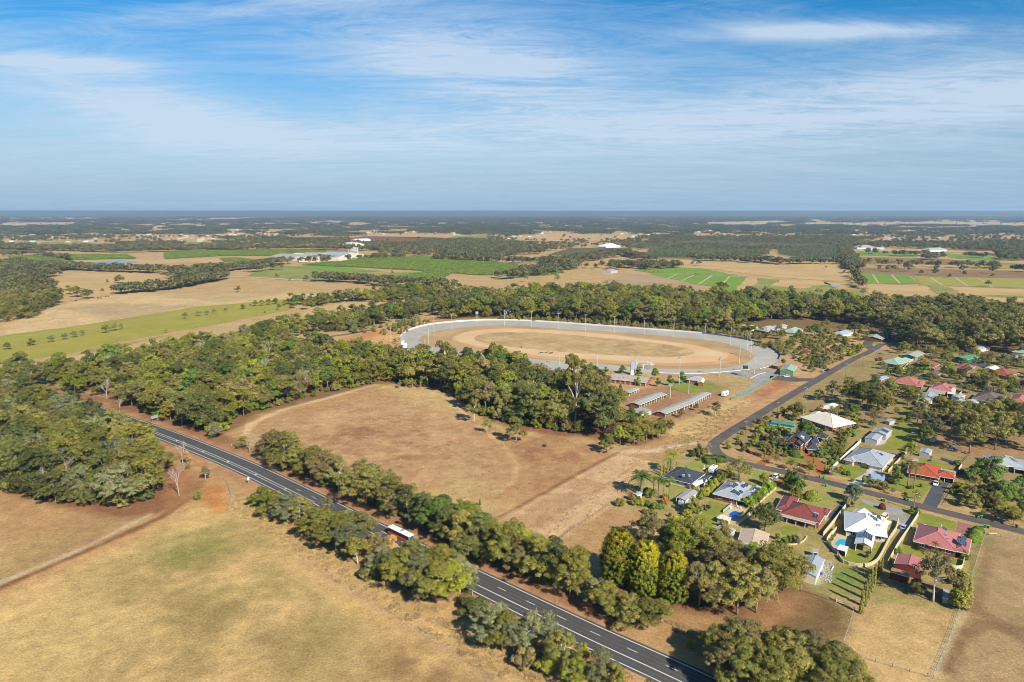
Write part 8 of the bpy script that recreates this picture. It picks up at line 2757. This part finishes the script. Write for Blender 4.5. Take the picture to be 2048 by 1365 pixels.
# horses and cattle
def beast(name, horse=True):
 # standing or trotting quadruped as one skin
 V = {}
 if horse:
  J = {'pel': (-0.72,0,1.28, .30), 'loin': (-0.25,0,1.24, .31), 'chest': (0.42,0,1.20, .33), 'wither': (0.62,0,1.34, .22), 'neck': (0.98,0,1.66, .15), 'poll': (1.22,0,1.90, .12), 'face': (1.46,0,1.72, .10), 'muz': (1.66,0,1.52, .07),
    'ear': (1.20,0.06,2.06, .025), 'dock': (-1.02,0,1.30, .07), 'tail': (-1.22,0,1.00, .07), 'tip': (-1.26,0,0.62, .03)}
  legs = [('f', 0.50,0.18,0.30),('f', 0.48,-0.18,-0.25),('h', -0.72,0.18,-0.30),('h', -0.70,-0.18,0.28)]
 else:
  J = {'pel': (-0.75,0,1.16, .34), 'loin': (-0.25,0,1.08, .38), 'chest': (0.45,0,1.05, .38), 'wither': (0.70,0,1.22, .24), 'neck': (0.98,0,1.10, .18), 'poll': (1.22,0,1.12, .15), 'face': (1.42,0,0.95, .12), 'muz': (1.56,0,0.80, .09),
    'ear': (1.20,0.2,1.16, .03), 'dock': (-1.05,0,1.22, .06), 'tail': (-1.12,0,0.85, .04), 'tip': (-1.12,0,0.5, .05)}
  legs = [('f', 0.52,0.22,0.06),('f', 0.52,-0.22,-0.06),('h', -0.72,0.22,-0.05),('h', -0.72,-0.22,0.06)]
 E = [('pel', 'loin'),('loin', 'chest'),('chest', 'wither'),('wither', 'neck'),('neck', 'poll'),('poll', 'face'),('face', 'muz'),('poll', 'ear'),('pel', 'dock'),('dock', 'tail'),('tail', 'tip')]
 hs = 1.0 if horse else 0.82
 for i, (t, x, y, sw) in enumerate(legs):
  if t == 'f':
   seq = [('a', x, y, 0.92 * hs, .13),('k', x + sw * 0.5, y, 0.52 * hs, .065),('p', x + sw * 0.7, y, 0.14 * hs, .045),('t', x + sw * 0.8 + 0.05, y, 0.03, .055)]
   root = 'chest'
  else:
   seq = [('a', x + 0.12 + sw * 0.2, y, 0.95 * hs, .15),('k', x - 0.10 + sw * 0.5, y, 0.56 * hs, .07),('p', x + sw * 0.8, y, 0.14 * hs, .045),('t', x + sw * 0.9 + 0.05, y, 0.03, .055)]
   root = 'pel'
  prev = root
  for n, a, b, c, r in seq:
   J['%s%d' % (n, i)] = (a, b, c, r)
   E.append((prev, '%s%d' % (n, i)))
   prev = '%s%d' % (n, i)
 names = list(J)
 me = bpy.data.meshes.new('skel')
 me.from_pydata([J[n][:3] for n in names], [(names.index(a), names.index(b)) for a, b in E], [])
 ob = bpy.data.objects.new('skel', me)
 COL.objects.link(ob)
 md = ob.modifiers.new('s', 'SKIN')
 for i, n in enumerate(names):
  sv = me.skin_vertices[0].data[i]
  sv.radius = (J[n][3], J[n][3])
  sv.use_root = n == 'pel'
 ob.modifiers.new('d', 'SUBSURF').levels = 1
 dg = bpy.context.evaluated_depsgraph_get()
 dg.update()
 res = bpy.data.meshes.new_from_object(ob.evaluated_get(dg))
 bpy.data.objects.remove(ob)
 res.name = name
 res.polygons.foreach_set('use_smooth', [True] * len(res.polygons))
 return res

BAY = plain('bay_coat', (0.09,0.035,0.015),0.6)
hm1 = beast('horse_body', True)
hm1.materials.append(BAY)
cm1 = beast('cow_body', False)
cm1.materials.append(plain('black_coat', (0.015,0.013,0.012),0.6))
hd = (G(1116,713) - G(1085,709)).normalized()
for i, (x, y) in enumerate([(1095,707.6),(1104,708.4)]):
 o = bpy.data.objects.new('horse', hm1)
 o.location = G(x, y) + Vector((0,0,0.12))
 o.rotation_euler = (0,0, math.atan2(hd.y, hd.x))
 link(o)
 tag(o, ['bay horse trotting directly before the silver vehicle', 'bay horse trotting in the lead on the training track'][i], 'horse', 'horses on the training track')
 p = G(x, y) - hd * 1.9
 e = tag(empty('sulky', (p.x, p.y, 0.12), math.atan2(hd.y, hd.x)), 'light racing sulky behind the %s horse' % ['second', 'leading'][i], 'sulky', 'sulkies on the training track')
 for s in (-0.55,0.55):
  wheel(e, 0, s, 0.55,0.05)
 MB().tube([(0,-0.5,0.6),(0.6,-0.45,0.75),(2.2,-0.35,1.0)], [0.03] * 3,4).tube([(0,0.5,0.6),(0.6,0.45,0.75),(2.2,0.35,1.0)], [0.03] * 3,4).build('shaft', STEEL, e)
 MB().box((0,0,0.8),(0.3,0.4,0.08)).build('seat', DARK, e)
cows = [(152,603),(196,598),(202,598),(212,595),(217,595),(500,612),(530,626)] + [(1290,543),(1297,544.5),(1307,545),(1316,545),(1325,546),(1352,544),(1368,549.5),(1391,549.5),(1396,549.5),(1280,538)]
for i, (x, y) in enumerate(cows):
 o = bpy.data.objects.new('cow', cm1)
 o.location = G(x, y) + Vector((0,0,0.3 if i > 6 else 0))
 o.rotation_euler = (0,0, i * 1.3)
 o.scale = (1.25,) * 3
 link(o)
 tag(o, ('black cow grazing on the far straw field, %s from the left' if i < 7 else 'dark cow on the irrigated green field, %s from the left') % ordinal(i if i < 7 else i - 7), 'cow', 'grazing cattle')
# more plants in the gardens of the suburb, clear of roofs, street and drives
_st = [(p.x, p.y) for p in ST1 + ST2 + ST3]

def built(x, y):
 return any((x - q[0]) ** 2 + (y - q[1]) ** 2 < q[2] ** 2 for q in FOOT) or any((x - q[0]) ** 2 + (y - q[1]) ** 2 < 42 for q in _st)

fill([(1765,735),(1800,700),(1900,706),(2060,718),(2060,790),(1930,800),(1850,790),(1770,775)], 9.5,(3.5,7.5), ['gum', 'round', 'round', 'sparse'], ['olive', 'dark', 'green', 'khaki', 'lime'], 'in the upper suburb gardens', 'upper suburb gardens', 41, built)
fill([(1620,800),(1770,790),(1900,800),(2060,800),(2060,880),(1880,850),(1740,850),(1640,835)], 12,(4,9), ['gum', 'round', 'sparse'], ['olive', 'khaki', 'brown', 'dark', 'green'], 'between the upper and lower gardens', 'between the gardens', 42, built)
fill([(1430,915),(1500,850),(1560,825),(1660,830),(1720,860),(1670,925),(1600,925),(1520,905)], 6.0,(1.4,3.4), ['shrub'], ['green', 'lime', 'olive', 'khaki', 'dark', 'brown'], 'in the brick house grounds', 'brick house grounds', 43, built)
fill([(1250,1010),(1340,950),(1430,930),(1560,950),(1600,1000),(1540,1080),(1400,1080),(1300,1040)], 9.0,(1.2,3.0), ['shrub'], ['green', 'lime', 'olive', 'khaki'], 'in the bend gardens', 'bend gardens', 44, built)
fill([(1690,960),(1800,900),(1930,930),(1900,1000),(1830,1000),(1740,990)], 10.0,(1.0,2.6), ['shrub'], ['green', 'lime', 'olive', 'khaki'], 'in the orange house gardens', 'orange house gardens', 45, built)
fill([(1900,985),(1960,960),(2060,960),(2060,1045),(1990,1040),(1930,1020)], 7.5,(3,6), ['round', 'shrub', 'gum'], ['olive', 'khaki', 'green', 'lime'], 'in the scrub across from the pink house', 'scrub across from the pink house', 46, built)
fill([(1480,660),(1560,664),(1700,660),(1745,664),(1740,684),(1640,690),(1560,682),(1500,676)], 10.0,(5,10), ['gum', 'round', 'open'], ['olive', 'dark', 'khaki', 'green'], 'round the houses behind the track', 'round the houses behind the track', 47, built)
fill([(1740,612),(1900,616),(2060,628),(2060,640),(1900,626),(1745,622)], 12.0,(10,15), ['gum', 'broad'], ['dark', 'brown', 'olive'], 'at the far edge of the tall wood', 'far edge of the tall wood', 48)

# place the plants
def apparent(t):
 return t['h'] * t['w'] / math.hypot(t['x'], t['y'])

LIMIT = 300     # singles of one kind; the rest joins the woodland mass
kinds_n = {}
single, rest = [], []
for t in sorted(TREES, key=lambda t: (not t['force'], -apparent(t))):
 n = kinds_n.get(NAME[t['kind']], 0)
 if (t['force'] or n < LIMIT) and apparent(t) > 0.0075:
  kinds_n[NAME[t['kind']]] = n + 1
  single.append(t)
 elif t['force']:
  single.append(t)
 else:
  rest.append(t)
cnt_l = {}
for t in sorted(single, key=lambda t: t['x'] / t['y']):
 if t['label'] is None:
  k = (t['tint'], t['kind'], t['where'])
  cnt_l[k] = cnt_l.get(k, 0) + 1
  t['label'] = '%s %s %s from the left %s' % (ordinal(cnt_l[k] - 1), TINTWORD[t['tint']], KINDWORD[t['kind']], t['where'])

def place_tree(t):
 v = LIB[t['kind']]
 crown, trunk, H0 = v[t['var'] % len(v)]
 s = t['h'] / H0
 e = empty(NAME[t['kind']], (t['x'], t['y'], 0), t['rz'])
 e.scale = (s * t['w'], s * t['w'], s)
 c = bpy.data.objects.new('limbs' if t['kind'] == 'bare' else 'crown', crown)
 j = (t['var'] * 7919 % 100) / 100.0
 k = TINT[t['tint']]
 c.color = (k[0] * (0.88 + 0.24 * j), k[1] * (0.92 + 0.16 * j), k[2], 1)
 link(c, e)
 link(bpy.data.objects.new('trunk', trunk), e)
 tag(e, t['label'], CAT.get(t['kind'], 'tree'), t['group'])

for t in single:
 place_tree(t)

# far vegetation as one mass
tmpl = bpy.data.collections.new('woodland_templates')
LEAFM = leafage('woodland_foliage', 0.65,0.26, False)

def joined(crown, trunk, name, tint):
 # crown and trunk of a library plant as one template object
 V = np.empty(len(crown.vertices) * 3, np.float32)
 crown.vertices.foreach_get('co', V)
 a = np.empty(len(crown.vertices) * 4, np.float32)
 crown.attributes['tint'].data.foreach_get('color', a)
 V, a = V.reshape(-1,3), a.reshape(-1,4)[:, :3]
 F = np.arange(len(V)).reshape(-1,4)
 me = mesh_np(name, V, F, LEAFM, a * np.array(tint))
 o = bpy.data.objects.new(name, me)
 tmpl.objects.link(o)
 return o

def low_tree(seed, H=12.0, Rw=6.0, ncl=9, nl=16, name='t', tint=(0.1,0.1,0.03), copse=False):
 rs = np.random.RandomState(seed)
 if copse:
  n = 26
  C = np.stack([rs.uniform(-38,38, n), rs.uniform(-16,16, n), rs.uniform(4,9, n)], 1)
  Rc = rs.uniform(4.5,7.0, n)
  V, F, col = clump_leaves(C, Rc, 15, rs, 0.8,3.0,2.0,0.4,0.2,0.08,0.4)
 else:
  C = rs.randn(ncl, 3)
  C /= np.linalg.norm(C, axis=1, keepdims=True)
  C *= rs.uniform(0.3,0.72,(ncl, 1)) * np.array([Rw, Rw, H * 0.36])
  C[:, 2] += H * 0.58
  Rc = rs.uniform(1.8,2.9, ncl)
  V, F, col = clump_leaves(C, Rc, nl, rs, 0.8,1.15,0.8,0.3,0.2,0.08,0.4)
  tv, tf = leaf_quads(np.array([[0,0, H * 0.15], [0,0, H * 0.3], [0.2,0, H * 0.2]]), np.array([[1,0,0], [0,1,0], [0.7,0.7,0]]),0.9,0.4, rs)
  tv[:, 2] = np.clip(tv[:, 2], 0, H)
 o = bpy.data.objects.new(name, mesh_np(name, V, F, LEAFM, col * np.array(tint)))
 tmpl.objects.link(o)

tidx = {}
TEMPL = []
LOWV = {'gum': gum(901,17,7.2,0.08,130,52,(0.8,1.5),0.38,0.23), 'broad': gum(902,16,8.2,0.05,140,52,(0.9,1.6),0.38,0.23, low=0.24), 'open': gum(903,13,6,0.24,60,56,(0.8,1.4),0.36,0.2,0.15, low=0.42), 'round': gum(904,9,5.2,0.03,80,60,(0.8,1.4),0.32,0.2, low=0.2), 'shrub': LIB['shrub'][0], 'conifer': LIB['conifer'][0]}
for kind in ('gum', 'broad', 'open', 'round', 'shrub', 'conifer'):
 for vi in range(1):
  for tn in ('olive', 'dark', 'khaki', 'lime'):
   cr, tk, H0 = LOWV[kind]
   nm = 'w%03d' % len(TEMPL)
   joined(cr, tk, nm, TINT[tn])
   tidx.setdefault((kind, tn), []).append((len(TEMPL), H0))
   TEMPL.append(nm)
FARBASE = len(TEMPL)
for i, tn in enumerate([(0.115,0.112,0.038),(0.140,0.125,0.045),(0.105,0.112,0.040),(0.155,0.130,0.052),(0.120,0.128,0.038)]):
 nm = 'w%03d' % len(TEMPL)
 low_tree(200 + i, name=nm, tint=tn)
 TEMPL.append(nm)
COPBASE = len(TEMPL)
for i, tn in enumerate([(0.080,0.088,0.040),(0.094,0.096,0.044),(0.074,0.086,0.042)]):
 nm = 'w%03d' % len(TEMPL)
 low_tree(300 + i, name=nm, tint=tn, copse=True)
 TEMPL.append(nm)
ORCHB = len(TEMPL)
for i, tn in enumerate([(0.155,0.210,0.030),(0.175,0.230,0.034)]):
 nm = 'w%03d' % len(TEMPL)
 rs = np.random.RandomState(400 + i)
 C = np.stack([rs.uniform(-2.6,2.6,7), rs.uniform(-0.7,0.7,7), rs.uniform(1.2,2.6,7)], 1)
 V, F, col = clump_leaves(C, rs.uniform(0.9,1.3,7),12, rs, 0.9,0.7,0.5,0.4,0.15,0.05,0.4)
 o = bpy.data.objects.new(nm, mesh_np(nm, V, F, LEAFM, col * np.array(tn)))
 tmpl.objects.link(o)
 TEMPL.append(nm)
POPB = len(TEMPL)
for i, tn in enumerate([(0.085,0.140,0.045),(0.22,0.20,0.12)]):
 nm = 'w%03d' % len(TEMPL)
 rs = np.random.RandomState(500 + i)
 z = rs.uniform(0.15,1,14)
 C = np.stack([rs.uniform(-1,1,14), rs.uniform(-1,1,14), z * 14], 1)
 V, F, col = clump_leaves(C, rs.uniform(0.8,1.3,14) * (1.2 - z * 0.6),10, rs, 1.6,0.8,0.35,0.1,0.2,0.06,0.5)
 o = bpy.data.objects.new(nm, mesh_np(nm, V, F, LEAFM, col * np.array(tn)))
 tmpl.objects.link(o)
 TEMPL.append(nm)

_gn = None

def gn_group():
 global _gn
 if _gn:
  return _gn
 ng = bpy.data.node_groups.new('planting', 'GeometryNodeTree')
 ng.interface.new_socket('Geometry', in_out='INPUT', socket_type='NodeSocketGeometry')
 ng.interface.new_socket('Geometry', in_out='OUTPUT', socket_type='NodeSocketGeometry')
 N, L = ng.nodes, ng.links
 gi, go = N.new('NodeGroupInput'), N.new('NodeGroupOutput')
 ip = N.new('GeometryNodeInstanceOnPoints')
 ci = N.new('GeometryNodeCollectionInfo')
 ci.inputs['Collection'].default_value = tmpl
 ci.inputs['Separate Children'].default_value = True
 ci.inputs['Reset Children'].default_value = True

 def attr(name, typ):
  n = N.new('GeometryNodeInputNamedAttribute')
  n.data_type = typ
  n.inputs['Name'].default_value = name
  return n.outputs[0]
 L.new(gi.outputs[0], ip.inputs['Points'])
 L.new(ci.outputs[0], ip.inputs['Instance'])
 ip.inputs['Pick Instance'].default_value = True
 L.new(attr('vi', 'INT'), ip.inputs['Instance Index'])
 L.new(attr('sc', 'FLOAT_VECTOR'), ip.inputs['Scale'])
 L.new(attr('ro', 'FLOAT_VECTOR'), ip.inputs['Rotation'])
 L.new(ip.outputs[0], go.inputs[0])
 _gn = ng
 return ng

def mass(name, pts, label):
 # pts: (x, y, z, template, sx, sy, sz, rz)
 A = np.array(pts, dtype=np.float32)
 me = bpy.data.meshes.new(name)
 me.vertices.add(len(A))
 me.vertices.foreach_set('co', np.ascontiguousarray(A[:, :3]).ravel())
 a = me.attributes.new('vi', 'INT', 'POINT')
 a.data.foreach_set('value', A[:, 3].astype(np.int32))
 a = me.attributes.new('sc', 'FLOAT_VECTOR', 'POINT')
 a.data.foreach_set('vector', np.ascontiguousarray(A[:, 4:7]).ravel())
 ro = np.zeros((len(A),3), np.float32)
 ro[:, 2] = A[:, 7]
 a = me.attributes.new('ro', 'FLOAT_VECTOR', 'POINT')
 a.data.foreach_set('vector', ro.ravel())
 o = link(bpy.data.objects.new(name, me))
 md = o.modifiers.new('planting', 'NODES')
 md.node_group = gn_group()
 return tag(o, label, None, None, 'stuff')

pts = []
sr = random.Random(77)
for t in rest:
 kd = t['kind'] if (t['kind'], 'olive') in tidx else 'gum'
 tn = {'green': 'lime', 'grey': 'khaki', 'brown': 'khaki', 'bright': 'lime', 'blue': 'dark'}.get(t['tint'], t['tint'])
 if tn not in ('olive', 'dark', 'khaki', 'lime'):
  tn = 'olive'
 ti, H0 = sr.choice(tidx[(kd, tn)])
 s = t['h'] / H0
 pts.append((t['x'], t['y'], 0, ti, s * t['w'], s * t['w'], s, t['rz']))

def belt(line, width, spacing, h=(12,19)):
 L = W(line)
 for a, b in zip(L[:-1], L[1:]):
  d = (b - a).length
  n = max(1, int(d / spacing * max(1, width / spacing)))
  for _ in range(n):
   p = a.lerp(b, sr.random()) + Vector((sr.uniform(-width, width) / 2, sr.uniform(-width, width) / 2,0))
   s = sr.uniform(*h) / 12.0
   pts.append((p.x, p.y, 0, FARBASE + sr.randrange(5), s * sr.uniform(0.9,1.3), s * sr.uniform(0.9,1.3), s, sr.uniform(0,6.3)))

def wood(poly, spacing, h=(12,19)):
 P = [(p.x, p.y) for p in W(poly)]
 x0, x1 = min(p[0] for p in P), max(p[0] for p in P)
 y0, y1 = min(p[1] for p in P), max(p[1] for p in P)
 for _ in range(int((x1 - x0) * (y1 - y0) / spacing ** 2)):
  x, y = sr.uniform(x0, x1), sr.uniform(y0, y1)
  if inside(x, y, P):
   s = sr.uniform(*h) / 12.0
   pts.append((x, y, 0, FARBASE + sr.randrange(5), s * sr.uniform(0.9,1.3), s * sr.uniform(0.9,1.3), s, sr.uniform(0,6.3)))

for L_, w_, s_ in (
 ([(0,498),(90,500),(170,503),(240,506),(270,505),(350,503),(420,502),(500,499),(560,499),(640,500),(730,502)], 45,9),
 ([(0,513),(45,513)], 40,10),([(50,511),(95,510)], 40,10),([(95,516),(140,522)], 15,10),
 ([(130,538),(160,541),(250,544),(330,547),(400,545),(440,540)], 30,8),
 ([(240,588),(300,583),(360,576),(400,567),(445,559)], 26,6),([(330,556),(390,560)], 22,9),
 ([(440,543),(500,538),(545,530),(570,528)], 34,7),([(592,526),(640,523),(700,520),(800,517)], 22,12),
 ([(640,563),(690,565),(735,568)], 18,5),([(1020,527),(1080,527),(1130,530)], 24,9),
 ([(985,558),(1050,551),(1110,548)], 12,12),([(1050,545),(1130,540),(1170,536)], 26,9),
 ([(1395,522),(1450,524),(1500,522),(1560,530),(1620,528),(1692,529)], 26,9),([(1400,520),(1500,526),(1560,526)], 40,14),
 ([(1686,498),(1694,512),(1703,530),(1710,540)], 26,6),([(1716,530),(1800,533),(1860,535),(1920,537),(1995,537)], 26,13),([(1720,540),(1800,545),(1830,544)], 30,26),
 ([(1740,508),(1800,513),(1850,512),(1890,514)], 24,13),([(1850,520),(1880,519)], 30,8),([(1925,515),(1975,517)], 30,11),
 ([(2005,542),(2060,545)], 14,8),([(1040,549),(1065,546)], 12,8),([(640,611),(720,603)], 10,9),
 ([(60,560),(110,553)], 24,9),([(1255,537),(1290,533)], 18,8),([(1000,512),(1080,508)], 30,10),([(900,486),(1000,488),(1080,492)], 50,14),
 ([(1230,489),(1330,493)], 60,14),([(440,478),(560,480),(640,486)], 60,18),([(330,497),(430,498)], 40,14),([(0,535),(60,536),(130,541)], 40,8),([(440,549),(400,553),(340,556)], 20,8),([(560,540),(500,545)], 20,10),([(860,520),(960,524),(1020,527)], 26,11),([(1130,545),(1060,553),(1010,560)], 14,9),([(1700,545),(1716,566),(1730,590)], 8,22),([(740,570),(830,575),(900,578)], 30,9),([(1180,512),(1240,509),(1300,522)], 30,9),([(1830,540),(1900,545),(1990,548)], 40,34),([(0,470),(200,466),(440,470)], 160,22),([(560,470),(700,460),(900,458)], 160,24)):
 belt(L_, w_, s_)
for p_, s_ in (
 ([(-20,530),(40,528),(95,543),(92,562),(60,568),(-20,582)], 11),([(-20,575),(60,570),(110,575),(118,598),(-20,600)], 11),
 ([(735,500),(800,492),(860,484),(950,482),(1010,488),(1060,495),(1050,506),(1010,520),(930,520),(870,514),(800,513)], 15),
 ([(1085,524),(1160,516),(1240,512),(1238,517),(1170,526),(1150,534),(1100,534)], 13),([(1280,538),(1300,534),(1365,532),(1364,537),(1290,541)], 10),
 ([(1985,508),(2060,505),(2060,524),(2000,522)], 15),([(1700,497),(1760,488),(1900,490),(2060,490),(2060,502),(1930,502),(1800,498)], 17),
 ([(1240,492),(1400,478),(1700,476),(1730,492),(1690,496),(1400,486),(1280,492)], 18),
 ([(1180,540),(1230,531),(1290,536),(1240,540)], 16)):
 wood(p_, s_)
# from about 2 km to the horizon: trees in bands and dots, broken by fields and roofs
rs = np.random.RandomState(5)
N = 40000
yy = rs.uniform(434.5,502, N)
dist = np.array([G(1024, float(y)).y for y in yy])
xx = rs.uniform(-0.80,0.80, N) * dist
mask = fbm(xx * 0.5, dist, 260,3,4) * 0.45 + fbm(xx * 0.25, dist, 1700,8,3) * 0.22 + fbm(xx * 0.6, dist, 110,12,2) * 0.33
keep = mask > np.where(dist > 6000,0.41, np.where(dist > 3400,0.455,0.485))
boxes = [(min(p[0] for p in P), max(p[0] for p in P), min(p[1] for p in P), max(p[1] for p in P), P) for P in FIELD_PLAN]
roofs = {}
for x, y, _z in spots:
 p = G(x, y)
 roofs.setdefault((int(p.x // 60), int(p.y // 60)), []).append((p.x, p.y))

def near_roof(x, y):
 # keep roofs and the sight line in front of them free
 for k in range(0,4):
  c = (int(x // 60), int((y + k * 60) // 60))
  for i in (-1,0,1):
   for q in roofs.get((c[0] + i, c[1]),()):
    if abs(q[0] - x * q[1] / y) < 26 and -30 < q[1] - y < 190:
     return True
 return False

gaps = []
for _ in range(170):       # clearings, deep enough to show between the crowns
 gy = G(1024, sr.uniform(436,497)).y
 gaps.append((sr.uniform(-0.78,0.78) * gy, gy, gy * sr.uniform(0.02,0.09), gy * sr.uniform(0.06,0.13)))
inq = np.zeros(N, bool)
for q in gaps:
 inq |= ((xx - q[0]) / q[2]) ** 2 + ((dist - q[1]) / q[3]) ** 2 < 1
keep &= ~(inq & (rs.rand(N) > 0.10))
for x, y, k, u in zip(xx, dist, keep, rs.rand(N)):
 inf = any(b[0] < x < b[1] and b[2] < y < b[3] and inside(x, y, b[4]) for b in boxes)
 if inf and (y < 2600 or u > 0.16 or not k):
  continue
 if (not k and u > 0.05) or near_roof(x, y):
  continue
 if y < 3400 or inf:
  for _ in range(3 if not inf else 1):
   s = sr.uniform(0.8,1.3)
   pts.append((x + sr.uniform(-22,22), y + sr.uniform(-14,14),0, FARBASE + sr.randrange(5), s * 1.2, s * 1.2, s * 1.1, sr.uniform(0,6.3)))
 else:
  g = 0.75 + max(0,(y - 4000) / 8000.0)
  pts.append((x, y, 0, COPBASE + sr.randrange(3), g * sr.uniform(0.8,1.7), g * sr.uniform(0.7,1.2), sr.uniform(0.9,1.4) * min(1.5, max(1, g) ** 0.4), sr.uniform(-0.25,0.25)))
mass('woodland', pts, 'dark woodland covering the plain out to the horizon')

# orchards and plantations: rows of low trees
def orchard(name, poly, drow, dtree, templ, s, ang, label, jit=0.4):
 P = [(p.x, p.y) for p in W(poly)]
 x0, x1 = min(p[0] for p in P), max(p[0] for p in P)
 y0, y1 = min(p[1] for p in P), max(p[1] for p in P)
 c, sn = math.cos(ang), math.sin(ang)
 cx_, cy_ = (x0 + x1) / 2,(y0 + y1) / 2
 R_ = math.hypot(x1 - x0, y1 - y0) / 2
 out = []
 u = -R_
 while u < R_:
  v = -R_
  while v < R_:
   x, y = cx_ + c * v - sn * u, cy_ + sn * v + c * u
   if inside(x, y, P):
    k = s * sr.uniform(0.85,1.2)
    out.append((x + sr.uniform(-jit, jit), y + sr.uniform(-jit, jit),0, sr.choice(templ), k, k, k, ang))
   v += dtree
  u += drow
 mass(name, out, label)

FIELDO = soil('orchard_grass', S(122,140,60), S(134,144,68),0.05,0.1,0.5,0.05,0.012)
for nm, poly, lab, ang in (
 ('orchard', [(600,531),(690,524),(780,516),(870,515),(950,520),(1130,546),(1080,552),(950,551),(850,543),(720,536)], 'large green orchard in rows beyond the lone pasture tree', 0.5),
 ('orchard', [(775,558),(850,546),(905,546),(870,566),(800,564)], 'small orchard block in front of the large orchard', 0.5),
 ('orchard', [(440,503),(560,500),(640,503),(720,508),(560,512),(440,513)], 'long orchard strip behind the factory', 0.3),
 ('orchard', [(20,515),(120,511),(128,522),(25,526)], 'orchard block at the far left', 0.2),
 ('orchard', [(125,511),(250,510),(272,518),(130,521)], 'orchard block beside the farm dam', 0.2),
 ('orchard', [(330,506),(440,501),(440,513),(330,519)], 'orchard block left of the factory', 0.2),
 ('orchard', [(470,474),(580,478),(660,485),(600,488),(470,480)], 'distant orchard below the town', 0.2),
 ('orchard', [(440,518),(480,518),(510,522),(450,526)], 'narrow orchard strip before the factory', 0.2),
 ('orchard', [(560,514),(720,512),(790,514),(700,520),(600,522)], 'orchard strip between factory and large orchard', 0.2)):
 sheet('orchard_floor', [(p.x, p.y) for p in W(poly)], FIELDO, 0.25,3)
 orchard(nm, poly, 7.5,6.5, [ORCHB, ORCHB + 1], 1.15, ang, lab)
orchard('plantation', [(1300,503),(1534,507),(1540,512),(1400,520),(1290,518)], 9,6, [POPB, POPB, POPB + 1], 0.95,0.0, 'dark green plantation with pale trunks in rows')
orchard('plantation', [(1554,499),(1681,495),(1688,519),(1620,522),(1557,511)], 10,6, [POPB, POPB, POPB + 1], 0.8,0.0, 'green plantation block beside the red farm lane')
orchard('plantation', [(1232,490),(1420,484),(1560,487),(1680,490),(1680,495),(1540,500),(1300,502)], 13,9, [POPB + 1], 0.85,0.0, 'leafless greyish plantation in front of the far wood')

# dry grass standing in tufts on the verges and paddock edges
TUFT = len(TEMPL)
for i, tn in enumerate([(0.50,0.36,0.17),(0.42,0.30,0.14),(0.30,0.24,0.10)]):
 nm = 'w%03d' % len(TEMPL)
 rs = np.random.RandomState(600 + i)
 P_ = np.stack([rs.uniform(-0.5,0.5,30), rs.uniform(-0.5,0.5,30), rs.uniform(0.08,0.25,30)], 1)
 N_ = rs.randn(30,3) * np.array([1,1,0.3]) + np.array([0,0,0.25])
 V, F = leaf_quads(P_, N_, 0.20,0.06, rs)
 V[:, 2] = np.maximum(V[:, 2], 0)
 col = np.repeat(rs.uniform(0.85,1.15,(30,1)) * np.ones((30,3)),4,0)
 tmpl.objects.link(bpy.data.objects.new(nm, mesh_np(nm, V, F, LEAFM, col * np.array(tn))))
 TEMPL.append(nm)
tf = []

def tufts(poly, n, big=1.0, kinds=(0,1)):
 P_ = [(p.x, p.y) for p in W(poly)]
 x0, x1 = min(p[0] for p in P_), max(p[0] for p in P_)
 y0, y1 = min(p[1] for p in P_), max(p[1] for p in P_)
 got = 0
 for _ in range(n * 4):
  x, y = sr.uniform(x0, x1), sr.uniform(y0, y1)
  if inside(x, y, P_) and not on_highway(x, y, 7.5) and _TAB[int(x * 0.4) & 255, int(y * 0.4) & 255] > 0.35:
   s = big * sr.uniform(0.6,1.4)
   tf.append((x, y, 0, TUFT + sr.choice(kinds), s, s, s * sr.uniform(0.6,1.2), sr.uniform(0,6.3)))
   got += 1
   if got >= n:
    return

tufts([(470,985),(520,1005),(600,1065),(760,1170),(960,1270),(1200,1420),(1080,1420),(900,1300),(700,1180),(520,1060),(462,1020)], 5200,1.3)
tufts([(540,1000),(700,1070),(960,1200),(1280,1365),(1200,1400),(900,1240),(700,1140)], 3000,1.2)
tufts([(455,870),(640,802),(760,772),(930,812),(960,850),(1230,900),(1050,1010),(760,985),(545,890)], 1800,0.8,(0,0,1))
tufts([(1330,880),(1420,830),(1500,800),(1420,880),(1330,930)], 2200,1.1)
tufts([(1330,1240),(1480,1290),(1500,1340),(1400,1320)], 800,1.2)
tufts([(1040,1060),(1230,910),(1400,880),(1240,1010),(1120,1090)], 1200,0.7,(0,1))
mass('dry_grass', tf, 'dry straw-coloured grass tufts on verges and paddocks')

# air
hz = MB()
x0, x1, y0, y1, z0, z1 = -32000,32000,-2500,24000,-1.0,150.0
hz.box(((x0 + x1) / 2,(y0 + y1) / 2,(z0 + z1) / 2),(x1 - x0, y1 - y0, z1 - z0))
hm = bpy.data.materials.new('haze')
hm.use_nodes = True
hm.node_tree.nodes.clear()
ho = hm.node_tree.nodes.new('ShaderNodeOutputMaterial')
hv = hm.node_tree.nodes.new('ShaderNodeVolumePrincipled')
hv.inputs['Color'].default_value = (0.50,0.72,1.0,1)
hv.inputs['Density'].default_value = 0.000052
hv.inputs['Anisotropy'].default_value = 0.1
hm.node_tree.links.new(hv.outputs[0], ho.inputs['Volume'])
haze = hz.build('haze', hm)
tag(haze, kind='stuff')
